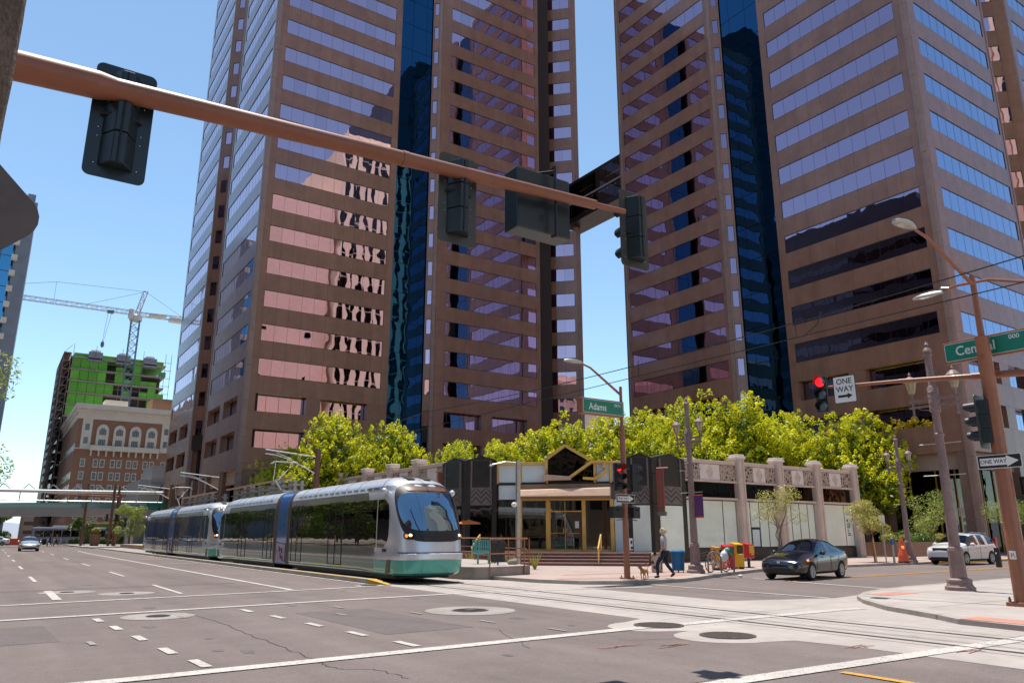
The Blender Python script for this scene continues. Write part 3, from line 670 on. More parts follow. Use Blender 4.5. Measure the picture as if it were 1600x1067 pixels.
    def rib(s, P, d, w_=.55, z0=0.0, out=.0):
        """light corner pier with floor joints"""
        m = MB(s.org); z = z0
        n = (d[1], -d[0])
        while z < s.H - .1:
            zt = min(z + 4 - .03, s.H); m.obox(P, d, -w_ / 2, w_ / 2, -.45, out + .03, z, zt)
            for e in (-.62, 0, .62): m.obox(P, d, e * w_ / 2 - .03, e * w_ / 2 + .03, out + .03, out + .07, z, zt)
            z += 4
        m.build('corner_pier', 'granite_light', s.t)
    def notch_glass(s, P, d, L, depth, glass='glass_blue', z0=12.0, cap=300):
        """blue curtain wall set back; one part per sheet"""
        n = (d[1], -d[0]); nm = max(1, round(L / 2.1)); mw = L / nm; z = z0
        fr = MB(s.org); fr.obox(P, d, 0, L, -depth - .4, -depth - .08, 0, s.H); fr.build('curtain_backing', 'frame_dark', s.t)
        rest = MB(s.org)
        while z < s.H - .5:
            zt = min(z + 4, s.H)
            for i in range(nm):
                m = MB(s.org); s.pane_quad(m, P, d, i * mw + .02, (i + 1) * mw - .02, z + .035, zt - .035, -depth); m.build('glass_sheet', glass, s.t)
            z += 4
    def finish(s):
        s.clad.build('stone_cladding', 'granite', s.t, kind='stuff')
        s.wall.build('wall', 'joint', s.t)
        s.panes.build('far_panes', ['glass_bronze', 'glass_bronze_blind', 'glass_bronze_dark', 'glass_bronze_dimmed', 'glass_bronze_skytint'], s.t, kind='stuff')
        if s.tan.v: s.tan.build('entrance_beam', 'soffit_tan', s.t)
        if s.joint.v: s.joint.build('soffit', 'granite_plain', s.t)

def strip45(T, P, d, w_, win, glass='glass_bronze', kmin=4, nm=1):
    T.face(P, d, w_, (w_ - win) / 2, (w_ + win) / 2, deep=False, kmin=kmin, pitch=win / nm)
c45 = math.sqrt(.5)
# ---- tower one: front plane Y=84, left plane X=21.2
T1 = Tower('office_tower', 'brown granite tower on the left, its side running along the tram street', (21.2, 84, 0), 95.2)
YF = 84.0; XL = 21.2
T1.face((21.7, YF), (1, 0), 16.5, .75, 15.6, big=True)                    # front, left half
T1.face((44.6, YF), (1, 0), 17.0, 1.5, 16.3, big=True)                    # front, right half
T1.notch_glass((38.2, YF), (1, 0), 6.4, .95)
strip45(T1, (43.4, YF + .75), (c45, -c45), 1.05, .68)
T1.rib((44.3, YF), (1, 0), .5)
T1.rib((21.45, YF), (1, 0), .5)
d4 = 3.9; T1.face((68.6 - d4 - .9, YF + d4 + .9), (c45, -c45), (d4 + .9) * 1.414, .3, (d4 + .9) * 1.414 - .45, deep=False, kmin=4, pitch=1.5)
T1.rib((69.0, YF), (1, 0), .7); T1.rib((61.35, YF), (1, 0), .12)
T1.wall.box(61.7, 64.0, YF + .5, YF + 6.5, 0, 95.2)
# left side (seen very obliquely): outside reads left->right as far->near
T1.face((XL, 101.6), (0, -1), 17.3, .8, 16.6, deep=True)
T1.face((XL, 127.0), (0, -1), 16.6, .9, 16.0, deep=True)
T1.notch_glass((XL, 110.2), (0, -1), 8.6, 2.2, 'glass_dark')
strip45(T1, (XL, 110.2), (c45, -c45), 2.2, 1.0)
T1.rib((XL, 101.9), (0, -1), .4); T1.rib((XL, 84.3), (0, -1), .5); T1.rib((XL, 110.3), (0, -1), .3)
# hidden sides, in one piece each
T1.face((69.4, YF + .2), (0, 1), 36, 1, 35, low=True, deep=False, kmin=4); T1.face((69.2, 128), (-1, 0), 47, 1, 46, low=True, deep=False, kmin=4)
core = MB(T1.org); core.prism([(21.9, 86.5), (37.8, 84.9), (38.2, 86), (61.6, 86), (66, 88.5), (69.1, 85.5), (69.1, 127.6), (21.8, 127.4), (21.8, 111.5), (24.2, 109), (24.2, 102), (22.8, 101)], 17.3, 94.8)
core.prism([(25, 88.5), (66, 88.5), (66, 126), (25, 126)], 0, 17.3); core.build('core', 'joint', T1.t)
# arcade columns and lobby glass
for i, x in enumerate([22.3, 30.0, 37.4, 45.4, 53.0, 60.6, 68.4]):
    m = MB(T1.org); m.box(x - .55, x + .55, YF + .05, YF + 1.15, SW, ZS - .002); m.build('column', 'granite_plain', T1.t)
for y in (91.5, 98.8, 106.5, 111.5, 119.0, 126.3):
    m = MB(T1.org); m.box(XL + .05, XL + 1.15, y - .55, y + .55, SW, ZS - .002); m.build('column', 'granite_plain', T1.t)
m = MB(T1.org); m.box(24.6, 66, 88.1, 88.3, SW, ZS - .1); m.box(24.6, 24.8, 88.3, 126, SW, ZS - .1); m.build('lobby_glass', 'glass_black', T1.t)
m = MB(T1.org); m.box(22.35, 69, YF + 1.16, 88.0, ZS - .35, ZS - .003); m.box(22.4, 24.6, 88.0, 127, ZS - .35, ZS - .003); m.build('arcade_ceiling', 'soffit_tan', T1.t)
T1.finish()
# ---- tower two: left plane X=67, right plane Y=30.85
T2 = Tower('office_tower', 'brown granite office tower on the right behind the trees, its corner nearest the camera', (67, 30.85, 0), 102.0)
XF = 67.0; YR = 30.85
T2.face((XF, 71.4), (0, -1), 16.7, .4, 16.0, big=True, glass='glass_bronze_dimmed')
T2.face((XF, 47.5), (0, -1), 16.3, .85, 15.5, big=True, glass='glass_bronze_dimmed')
T2.notch_glass((XF, 54.7), (0, -1), 7.2, .95)
T2.face((XF, 54.4), (c45, -c45), 1.15, .2, .95, deep=False, kmin=4, pitch=.75, glass='glass_bronze_dimmed')
T2.rib((XF, 54.7), (0, -1), .5); T2.rib((XF, 31.1), (0, -1), .5); T2.rib((XF, 71.6), (0, -1), .3)
T2.face((67.5, YR), (1, 0), 16.7, 1.3, 16.2, deep=True, glass='glass_bronze_skytint')
T2.face((91.3, YR), (1, 0), 16.7, 1.0, 15.8, deep=True, glass='glass_bronze_skytint')
T2.rib((67.25, YR), (1, 0), .5); T2.rib((84.35, YR), (1, 0), .25); T2.rib((91.0, YR), (1, 0), .6)
d4 = 4.2; T2.face((90.7 - d4, YR + d4), (c45, -c45), d4 * 1.414, 1.4, d4 * 1.414 - 1.2, deep=False, kmin=4, pitch=1.6)
T2.notch_glass((84.4, YR), (1, 0), 3.2, 4.3, 'glass_sky')
T2.face((108, YR), (0, 1), 41, 1, 40, low=True, deep=False, kmin=4); T2.face((108, 72), (-1, 0), 41, 1, 40, low=True, deep=False, kmin=4)
core = MB(T2.org); core.prism([(69.3, 33), (84, 33), (84.4, 35.5), (91.0, 35.0), (93, 33.2), (107.6, 33.2), (107.6, 71.7), (69.2, 71.5), (69.2, 33.5)], 17.3, 101.5)
core.prism([(71.5, 35.5), (105, 35.5), (105, 70), (71.5, 70)], 0, 17.3); core.build('core', 'joint', T2.t)
for y in (31.6, 39.2, 46.9, 55.4, 63.2, 70.8):
    m = MB(T2.org); m.box(XF + .05, XF + 1.15, y - .55, y + .55, SW, ZS - .002); m.build('column', 'granite_plain', T2.t)
for x in (76.0, 83.6, 91.6, 99.4, 107):
    m = MB(T2.org); m.box(x - .6, x + .6, YR + .05, YR + 1.15, SW, ZS - .002); m.build('column', 'granite_plain', T2.t)
m = MB(T2.org); m.box(70.9, 71.1, 35, 70, SW, ZS - .1); m.box(71.1, 105, 35, 35.2, SW, ZS - .1); m.build('lobby_glass', 'glass_black', T2.t)
for i in range(14):
    m = MB(T2.org); y = 36 + i * 2.4; m.box(70.8, 70.88, y, y + .12, SW, ZS - .4); m.build('mullion', 'gold', T2.t)
for i in range(13):
    m = MB(T2.org); x = 72 + i * 2.4; m.box(x, x + .12, 34.9, 34.98, SW, ZS - .4); m.build('mullion', 'gold', T2.t)
m = MB(T2.org); m.box(68.2, 70.9, YR + 1.2, 71.3, ZS - .35, ZS - .003); m.box(70.9, 107.5, YR + 1.2, 35, ZS - .35, ZS - .003); m.build('arcade_ceiling', 'soffit_tan', T2.t)
T2.finish()
# ---- glass bridge between the towers
B = thing('sky_bridge', 'dark glass bridge joining the two granite towers high above the trees', 'sky bridge', (67.2, 71.8, 48))
b = MB((67.2, 71.8, 48)); b.box(67.25, 71, 71.75, 88.2, 47.6, 48.4); b.box(67.25, 71, 71.75, 88.2, 53.8, 54.3); b.build('deck', 'frame_dark', B)
b = MB((67.2, 71.8, 48)); b.box(67.05, 67.25, 71.75, 85, 50.6, 50.8); b.build('rail_band', 'slab', B)
for j in range(3):
    for i in range(8):
        b = MB((67.2, 71.8, 48)); y = 71.8 + i * 1.66; z = 48.4 + j * 1.8; b.box(67.22, 67.3, y + .03, y + 1.63, z + .03, z + 1.77); b.build('pane', 'glass_dark', B)
# ---- rooms behind the camera and beside the street: the city that the glass mirrors
def city(name, label, x0, x1, y0, y1, h, wall, win, fx=3.2, fz=4.0, wf=.5, hf=.5, zstart=5, faces='NESW', cat='building'):
    t = thing(name, label, cat, (x0, y0, 0)); b = MB((x0, y0, 0)); b.box(x0, x1, y0, y1, 0, h); b.box(x0 + 2, x1 - 2, y0 + 2, y1 - 2, h, h + 2.5); b.build('wall', wall, t)
    g_ = MB((x0, y0, 0))
    def run(P, d, L):
        nx = max(1, int(L / fx)); nz = max(1, int((h - zstart - 1) / fz)); mx_ = L / nx
        for i in range(nx):
            for j in range(nz):
                s0 = (i + .5 - wf / 2) * mx_; z0 = zstart + j * fz; g_.obox(P, d, s0, s0 + wf * mx_, -.1, .05, z0, z0 + hf * fz)
    if 'N' in faces: run((x1, y1), (-1, 0), x1 - x0)
    if 'S' in faces: run((x0, y0), (1, 0), x1 - x0)
    if 'E' in faces: run((x1, y0), (0, 1), y1 - y0)
    if 'W' in faces: run((x0, y1), (0, -1), y1 - y0)
    g_.build('far_windows', win, t, kind='stuff'); return t
city('office_building', 'tall beige tower with dark upright window slots across the crossing behind the camera', 70, 93, -75, -22, 114, 'beige_wall', 'glass_black', fx=2.7, fz=4.1, wf=.45, hf=.93, faces='NE')
city('office_building', 'very tall dark bronze tower behind the camera, right of the beige one', 93.5, 128, -80, -26, 150, 'dark_tower', 'glass_dark', fx=3, fz=4, wf=.9, hf=.45, faces='NE')
city('office_building', 'pink stone office block with few windows behind the camera', 46, 69, -70, -24, 92, 'pink_wall', 'glass_black', fx=11.5, fz=12, wf=.1, hf=.06, faces='NW')
city('office_building', 'low terracotta block facing the towers from behind the camera', 132, 180, -70, -20, 62, 'orange_wall', 'glass_black', fx=4.6, fz=4.2, wf=.4, hf=.5, faces='NW')
city('office_building', 'dark bronze glass slab left of the tram street, outside the picture', -70, -30, 78, 120, 76, 'dark_tower', 'glass_dark', fx=3, fz=4, wf=.92, hf=.45, faces='ES')
city('office_building', 'very tall dark tower left of the tram street, outside the picture', -38, -30, 122, 152, 148, 'dark_tower', 'glass_dark', fx=3, fz=4, wf=.92, hf=.45, faces='ES')
city('office_building', 'pink office building further left behind the camera', -130, -75, -60, 0, 60, 'pink_wall', 'glass_black', fx=3.6, fz=4.2, wf=.5, hf=.55, faces='NE')

city('office_building', 'long dark brown office row beyond the left kerb outside the picture', -60, -17, 30, 74, 26, 'brown_wall', 'glass_black', fx=3, fz=4, wf=.8, hf=.6, faces='ES')
city('office_building', 'brown stone block on the corner behind and left of the camera', -70, -16, -60, -2, 34, 'brown_wall', 'glass_black', fx=3, fz=4, wf=.7, hf=.6, faces='NE')

city('office_building', 'grey office row far down the left side of the street, outside the picture', -60, -9, 236, 330, 46, 'brown_wall', 'glass_black', fx=3, fz=4, wf=.8, hf=.6, faces='E')
# ================================================================ LOW CORNER SHOP BUILDING
LO = (28, 36.7, 0)
S = thing('shop_building', 'low cream and black corner building with carved frieze and golden entrance under the trees', 'building', LO)
def lp(name, m, fn, parent=None, bevel=0, kind=None):
    b = MB(LO); fn(b); return b.build(name, m, parent or S, bevel=bevel, kind=kind)
lp('roof', 'concrete_dark', lambda b: b.prism([(24.5, 61.8), (24.5, 43.4), (26.2, 40.2), (31.6, 34.6), (35.2, 33.4), (52.8, 33.4), (52.8, 41.5), (38, 41.5), (33, 46.5), (33, 61.8)], 5.6, 5.95))
lp('back_wall', 'stucco', lambda b: (b.box(52.7, 53.0, 33.4, 41.6, SW, 5.9), b.box(38, 52.7, 41.5, 41.8, SW, 5.9), b.box(33, 33.3, 46.5, 61.8, SW, 5.9), b.box(24.4, 33, 61.8, 62.1, SW, 5.9)))
# right wing, facing the side street
YW = 33.0; cols = [39.95, 43.95, 48.15, 52.65]; bays = [(34.75, 39.6), (40.3, 43.6), (44.3, 47.8), (48.5, 52.3)]
for i, x in enumerate(cols):
    def pil(b, x=x):
        b.box(x - .34, x + .34, YW - .38, YW + .3, SW, 6.45)
        for e in (-.2, .2): b.box(x + e - .07, x + e + .07, YW - .42, YW - .38, .5, 6.3)
    p_ = lp('pilaster', 'stucco', pil, bevel=.02)
    b = MB(LO); b.prism([(x - .42, YW - .46), (x + .42, YW - .46), (x + .42, YW + .38), (x - .42, YW + .38)], 6.45, 6.6); b.prism([(x - .36, YW - .4), (x + .36, YW - .4), (x + .36, YW + .32), (x - .36, YW + .32)], 6.6, 6.74)
    b.build('capital', 'stucco_light', p_, bevel=.03)
for bi, (x0, x1) in enumerate(bays):
    W = x1 - x0
    lp('parapet', 'stucco', lambda b: (b.box(x0 - .02, x1 + .02, YW - .2, YW + .25, 6.02, 6.25), b.box(x0 - .02, x1 + .02, YW - .1, YW + .2, 5.0, 6.02)), bevel=.02)
    a = W * .31
    for s0, s1, mt in ((x0 + .04, x0 + a, 'carved'), (x0 + a, x1 - a, 'stucco_light'), (x1 - a, x1 - .04, 'carved')):
        pn = lp('frieze_panel', mt, lambda b: b.box(s0 + .02, s1 - .02, YW - .17, YW - .1, 5.02, 5.98))
        if mt == 'stucco_light':
            cx = (s0 + s1) / 2; b = MB(LO)
            for r, o in ((.40, .02), (.24, .035), (.1, .05)):
                for q in range(4):
                    a0, a1 = q * math.pi / 2, (q + 1) * math.pi / 2
                    b.tube((cx + r * math.cos(a0) * .8, YW - .17 - .01, 5.5 + r * math.sin(a0)), (cx + r * math.cos(a1) * .8, YW - .18, 5.5 + r * math.sin(a1)), .022, n=4)
            b.build('diamond_relief', 'stucco', pn)
    lp('frieze_moulding', 'stucco', lambda b: (b.box(x0, x1, YW - .24, YW - .0, 4.88, 5.0), b.box(x0, x1, YW - .24, YW - .0, 3.80, 3.93)))
    tw = lp('transom_window', 'frame_dark', lambda b: b.box(x0, x1, YW + .05, YW + .12, 3.93, 4.88))
    nt_ = 2 if bi else 3
    for q in range(nt_):
        b = MB(LO); b.box(x0 + q * W / nt_ + .02, x0 + (q + 1) * W / nt_ - .02, YW, YW + .04, 3.96, 4.85); b.build('pane', 'glass_black', tw)
    fr = lp('shop_window', 'frame_dark', lambda b: b.box(x0, x1, YW + .06, YW + .12, .85, 3.80))
    cuts = {0: [0, .15, .74, 1], 1: [0, .2, .47, .74, 1], 2: [0, .26, .52, .78, 1], 3: [0, .12, .74, 1]}[bi]
    for q, (c0, c1) in enumerate(zip(cuts[:-1], cuts[1:])):
        xa, xb = x0 + c0 * W + .05, x0 + c1 * W - .05
        b = MB(LO)
        if bi == 1 and q == 1:
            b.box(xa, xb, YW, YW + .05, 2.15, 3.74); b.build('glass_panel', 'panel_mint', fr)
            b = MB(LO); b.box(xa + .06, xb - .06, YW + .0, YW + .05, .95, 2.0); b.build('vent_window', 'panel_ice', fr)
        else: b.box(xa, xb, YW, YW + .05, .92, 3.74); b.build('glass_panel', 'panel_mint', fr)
    lp('plinth', 'stone_black', lambda b: b.box(x0, x1, YW - .06, YW + .1, SW, .86))
b = MB(LO)
for q in range(3):
    for s_ in (-1, 1):
        b.add([(36.6, YW - .065, .3 + q * .17), (36.6 + s_ * .8, YW - .065, .16 + q * .17), (36.6 + s_ * .8, YW - .065, .22 + q * .17), (36.6, YW - .065, .36 + q * .17)], [(0, 1, 2, 3)])
b.build('plinth_chevron', 'stone_grey', S)
lp('door_notice', 'sign_black', lambda b: [b.box(51.55, 51.55 + w_, YW - .012, YW - .004, z, z + .07) for z, w_ in ((2.15, .3), (2.28, .42), (2.42, .42), (1.75, .3), (1.62, .36), (2.6, .16), (2.68, .14), (1.9, .14), (1.98, .1))])
# left wing, facing the tram street: pilasters and frieze
XW = 24.2; yb = [43.7, 47.4, 51.6, 56.2, 61.6]
for i, y in enumerate(yb[1:]):
    p_ = lp('pilaster', 'stucco', lambda b: b.box(XW - .38, XW + .3, y - .34, y + .34, SW, 6.45), bevel=.02)
    b = MB(LO); b.box(XW - .46, XW + .38, y - .42, y + .42, 6.45, 6.72); b.build('capital', 'stucco_light', p_, bevel=.04)
for y0, y1 in zip(yb[:-1], yb[1:]):
    y0, y1 = y0 + (.36 if y0 > 44 else -.3), y1 - .36; a = (y1 - y0) * .31
    lp('parapet', 'stucco', lambda b: (b.box(XW - .2, XW + .25, y0, y1, 6.02, 6.25), b.box(XW - .1, XW + .2, y0, y1, 5.0, 6.02)), bevel=.02)
    for s0, s1, mt in ((y0, y0 + a, 'carved'), (y0 + a, y1 - a, 'stucco_light'), (y1 - a, y1, 'carved')):
        lp('frieze_panel', mt, lambda b: b.box(XW - .17, XW - .1, s0 + .03, s1 - .03, 5.02, 5.98))
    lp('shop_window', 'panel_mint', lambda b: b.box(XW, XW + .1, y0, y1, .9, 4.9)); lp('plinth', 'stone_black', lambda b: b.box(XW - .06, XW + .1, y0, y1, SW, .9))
# black stone pylons with peaked tops, either side of the entrance
def pylon(P, d, L, base=SW, win=None, name='pylon'):
    b = MB(LO); n = (d[1], -d[0])
    H = 6.0; pts = [(0, SW), (L, SW), (L, H + .1), (L * .52, H + .42), (0, H + .12)]
    q = lambda a, o, z: (P[0] + d[0] * a + n[0] * o, P[1] + d[1] * a + n[1] * o, z)
    vs = [q(a, 0, z) for a, z in pts] + [q(a, -.9, z) for a, z in pts]
    b.add(vs, [(0, 1, 2, 3, 4), (9, 8, 7, 6, 5)] + [(i, 5 + i, 5 + (i + 1) % 5, (i + 1) % 5) for i in range(5)])
    body = b.build(name, 'stone_black', S)
    b = MB(LO)   # raised centre slab, ribs
    b.obox(P, d, L * .22, L * .80, 0.0, .07, 4.52, 6.16); b.build('slab', 'stone_black', body, bevel=.02)
    b = MB(LO)
    for a in (.2, .82): b.obox(P, d, L * a - .05, L * a + .05, .0, .12, 4.45, 6.1)
    b.build('rib', 'stone_grey', body)
    b = MB(LO); b.obox(P, d, L * .17, L * .85, .0, .05, 3.42, 4.48); b.build('chevron_panel', 'stone_grey', body)
    b = MB(LO); c = L * .51; hw = L * .32
    for k in range(3):
        z = 3.50 + k * .30
        for s_ in (-1, 1):
            for (xa, za, xb, zb) in ((0, z, .5, z + .34), (.5, z + .34, 1, z)):
                pa = q(c + s_ * hw * xa, .055, za); pb = q(c + s_ * hw * xb, .055, min(zb, 4.4)); pc = q(c + s_ * hw * xb, .055, min(zb + .09, 4.46)); pd = q(c + s_ * hw * xa, .055, min(za + .09, 4.46)); b.quad(pa, pb, pc, pd)
    b.build('chevron_line', 'stone_black', body)
    b = MB(LO)
    if win: b.obox(P, d, L * .17, L * .85, .0, .04, .75, 3.34); b.build('glass_panel', win, body)
    return body
cs = (c45, -c45)
pylon((32.05, 32.7), (1, 0), 2.75, win='panel_mint'); pylon((32.05 - 1.5 * c45, 32.7 + 1.5 * c45), cs, 1.5, win='panel_mint')
pylon((24.0, 43.7), (0, -1), 3.0, win='glass_black'); pylon((24.0, 40.7), cs, 1.95, win='glass_black')
# golden entrance front between the pylons: plane x+y=65.0
E0 = (24.0 + 1.95 * c45 + .15, 40.7 - 1.95 * c45 + .15); EL = 8.0
def en(name, m, fn, parent=None, bevel=0):
    b = MB(LO); fn(lambda a0, a1, o0, o1, z0, z1: b.obox(E0, cs, a0, a1, o0, o1, z0, z1)); return b.build(name, m, parent or S, bevel=bevel)
FLR = .74
for a in (1.45, 3.12, 5.28, 6.95): en('gold_column', 'gold', lambda q: q(a - .11, a + .11, -.1, .14, FLR, 3.72), bevel=.02)
for a in (.02, 1.45, 3.1, 6.0, 6.95, 7.9): en('gold_post', 'gold', lambda q: q(a - .07, a + .07, -.06, .1, 4.68, 5.82), bevel=.01)
en('gold_beam', 'gold', lambda q: q(0, 3.15, -.05, .16, 5.82, 5.97), bevel=.01); en('gold_beam', 'gold', lambda q: q(5.8, 8.0, -.05, .16, 5.82, 5.97), bevel=.01); en('gold_beam', 'gold', lambda q: q(1.45, 6.95, .0, .12, 3.66, 3.78), bevel=.01)
for a0, a1, mt in ((.1, 1.36, 'panel_ice'), (1.54, 3.0, 'panel_ice'), (6.1, 6.86, 'panel_ice'), (7.04, 7.85, 'panel_ice')): en('spandrel_panel', mt, lambda q: q(a0, a1, -.08, .0, 4.76, 5.8))
en('spandrel_panel', 'panel_ice', lambda q: q(.1, 1.36, -.08, 0, 3.75, 4.6)); en('lintel', 'stone_black', lambda q: q(0, 8.0, -.12, .06, 4.6, 4.75))
en('dark_glass', 'glass_black', lambda q: q(3.18, 5.92, -.1, -.04, 4.76, 5.8))
# gabled golden crown
b = MB(LO)
def ept(a, o, z): return (E0[0] + cs[0] * a + cs[1] * o, E0[1] + cs[1] * a - cs[0] * o, z)
def bar(pts, w_=.17, dp=.3):
    for (a0, z0), (a1, z1) in zip(pts[:-1], pts[1:]):
        t = Vector((a1 - a0, z1 - z0)).normalized(); nn = Vector((-t.y, t.x)) * w_ / 2
        c = [(a0 - nn.x, z0 - nn.y), (a1 - nn.x, z1 - nn.y), (a1 + nn.x, z1 + nn.y), (a0 + nn.x, z0 + nn.y)]
        b.hexa([ept(a, .05 + dp, z) for a, z in c] + [ept(a, .05, z) for a, z in c])
bar([(3.1, 5.5), (3.1, 6.12), (4.25, 6.92), (5.7, 6.05)]); b.build('gable_frame', 'gold', S)
b = MB(LO); bar([(4.5, 5.0), (5.85, 5.92), (6.6, 5.92), (6.6, 5.55)], .16); bar([(5.3, 4.95), (6.0, 4.9), (6.75, 5.4)], .15); b.build('crest_frame', 'gold', S)
b = MB(LO); b.add([ept(a, .2, z) for a, z in ((3.18, 5.2), (5.0, 5.25), (5.55, 6.05), (4.25, 6.82), (3.18, 6.08))], [(0, 1, 2, 3, 4)]); b.build('gable_glass', 'glass_black', S)
b = MB(LO); b.hexa([ept(2.85, .55, 4.82), ept(4.6, .55, 4.85), ept(4.6, .15, 4.85), ept(2.85, .15, 4.82), ept(2.95, .5, 5.2), ept(4.6, .5, 5.05), ept(4.6, .15, 5.05), ept(2.95, .15, 5.2)]); b.build('crest_panel', 'awning_tan', S)
# awning: tan metal hood
b = MB(LO); b.hexa([ept(1.3, 1.0, 3.85), ept(6.95, 1.0, 3.85), ept(6.95, .15, 3.78), ept(1.3, .15, 3.78), ept(1.45, .75, 4.28), ept(6.95, .75, 4.38), ept(6.95, .15, 4.4), ept(1.45, .15, 4.3)]); b.build('awning', 'awning_tan', S, bevel=.05)
en('awning_soffit', 'copper_awning', lambda q: q(1.4, 6.95, .1, 1.05, 3.76, 3.83))
# glazing with doors, room inside
for a0, a1 in ((.1, 1.34), (1.56, 3.01), (3.23, 4.14), (4.18, 5.17), (5.39, 6.84)): en('entrance_glass', 'glass_shop', lambda q: q(a0, a1, .0, .02, FLR, 3.66))
en('upper_wall', 'stone_grey', lambda q: q(0, 8.0, -.4, -.13, 3.7, 5.85)); en('awning_band', 'copper_awning', lambda q: q(1.4, 6.95, .0, .3, 4.30, 4.62)); en('side_panel', 'panel_ice', lambda q: q(7.1, 7.9, -.02, .05, FLR, 3.7))
en('door_frame', 'gold', lambda q: (q(4.14, 4.18, -.02, .05, FLR, 3.6), q(3.23, 3.29, -.02, .05, FLR, 3.6), q(3.25, 5.15, -.02, .05, 3.0, 3.06), q(1.56, 6.84, -.03, .04, FLR, FLR + .1)))
for a, s_ in ((4.06, -1), (4.26, 1)):
    b = MB(LO); b.path([ept(a, .1, 2.05), ept(a, .1, 1.75)], .02); b.path([ept(a, .1, 1.76), ept(a + s_ * .75, .1, 1.76)], .02); b.build('door_handle', 'gold', S)
en('notice', 'sign_white', lambda q: q(4.75, 4.98, .03, .04, 2.05, 2.45))
en('side_window', 'glass_shop', lambda q: q(.1, 1.34, .03, .05, .8, 3.66))
# interior: floor, back wall, warm counter, stools, lamps
en('floor_slab', 'brick_step', lambda q: q(-.4, 8.2, -7.0, 3.4, .2, FLR - .005)); en('inner_wall', 'interior', lambda q: (q(-.3, 8.1, -6.0, -5.8, FLR, 3.9), q(-.35, -.2, -5.8, -.2, FLR, 3.9), q(8.0, 8.15, -5.8, -.2, FLR, 3.9)))
b = MB(LO)
for i in range(6):
    p0 = ept(2.0 + i * .62, -3.0, 2.95); b.lathe((p0[0], p0[1], 2.85), [(.16, 0), (.14, .08), (.03, .2)], 10)
b.build('pendant_lamp', 'lens_clear', S, kind='stuff')
tb = 0
cl = ['left of the golden doors', 'just inside the left door', 'just inside the right door', 'right of the golden doors']
for i, (a, o) in enumerate([(2.0, -1.2), (3.4, -1.7), (4.9, -1.4), (6.2, -1.5)]):
    p0 = ept(a, o, FLR); t = thing('bar_table', 'tall wooden cafe table seen through the glass ' + cl[i], 'table', p0, group='cafe tables inside the corner building')
    m = MB(); m.lathe((0, 0, .98), [(.36, 0), (.36, .04)], 16); m.build('tabletop', 'wood_dark', t); m = MB(); m.lathe((0, 0, 0), [(.2, 0), (.2, .02), (.03, .04), (.03, .98)], 10); m.build('leg', 'frame_dark', t)
    for k_, (ox, oy) in enumerate([(.6, 0.1), (-.55, -.2)]):
        s_ = thing('bar_stool', ('orange' if k_ else 'teal') + ' backed bar stool by the cafe table ' + cl[i], 'stool', (p0[0] + ox, p0[1] + oy, FLR), group='cafe stools inside the corner building')
        m = MB(); m.box(-.17, .17, -.17, .17, .72, .76); m.build('seat', 'orange_fabric' if k_ else 'seat_teal', s_); m = MB(); m.box(-.17, .17, .15, .18, .76, 1.12); m.build('backrest', 'orange_fabric' if k_ else 'seat_teal', s_)
        for lx, ly in ((-.16, -.16), (.16, -.16), (-.16, .16), (.16, .16)):
            m = MB(); m.tube((lx * 1.2, ly * 1.2, 0), (lx, ly, .72), .014, n=5); m.build('leg', 'frame_dark', s_)
# orange patio umbrellas seen at the left of the entrance
for x, y, zz, lb in ((24.6, 40.9, .14, 'orange cafe umbrella behind the dark glass of the left black pylon'), (26.5, 40.0, FLR, 'orange cafe umbrella behind the glass left of the golden columns')):
    t = thing('patio_umbrella', lb, 'umbrella', (x, y, zz)); m = MB(); m.lathe((0, 0, 2.15), [(.95, 0), (.96, .05), (.5, .32), (.03, .55)], 8); m.build('canopy', 'orange_fabric', t); m = MB(); m.tube((0, 0, 0), (0, 0, 2.6), .025); m.build('pole', 'galv', t)
# steps: treads in the 45 degree direction
ST = thing('entrance_steps', 'red brown brick steps rising to the golden entrance', 'steps', (25.5, 31.6, SW))
for i in range(4):
    b = MB((25.5, 31.6, SW)); c = 56.9 + i * .62; z = SW + (i + 1) * .155
    x0 = 21.9 + i * .31; x1 = 27.9 + i * .31
    b.add([(x0, c - x0, SW), (x1, c - x1, SW), (x1 + 2.2 - i * .3, c - x1 + 2.2 - i * .3, SW), (x0 + 2.2 - i * .3, c - x0 + 2.2 - i * .3, SW), (x0, c - x0, z), (x1, c - x1, z), (x1 + 2.2 - i * .3, c - x1 + 2.2 - i * .3, z), (x0 + 2.2 - i * .3, c - x0 + 2.2 - i * .3, z)],
          [(0, 3, 2, 1), (4, 5, 6, 7), (0, 1, 5, 4), (1, 2, 6, 5), (2, 3, 7, 6), (3, 0, 4, 7)])
    b.build('step', 'brick_step', ST)
    b = MB((25.5, 31.6, SW)); b.add([(x0, c - x0 - .03, z - .035), (x1, c - x1 - .03, z - .035), (x1 + .14, c - x1 + .14, z - .035), (x0 + .14, c - x0 + .14, z - .035), (x0, c - x0 - .03, z + .004), (x1, c - x1 - .03, z + .004), (x1 + .14, c - x1 + .14, z + .004), (x0 + .14, c - x0 + .14, z + .004)],
          [(0, 3, 2, 1), (4, 5, 6, 7), (0, 1, 5, 4), (1, 2, 6, 5), (2, 3, 7, 6), (3, 0, 4, 7)]); b.build('nosing', 'paver', ST)
b = MB((25.5, 31.6, SW)); b.prism([(23.2, 36.2), (29.25, 30.15), (31.95, 32.85), (24.0, 40.55), (23.2, 40.0)], SW, FLR); b.build('landing', 'brick_step', ST)
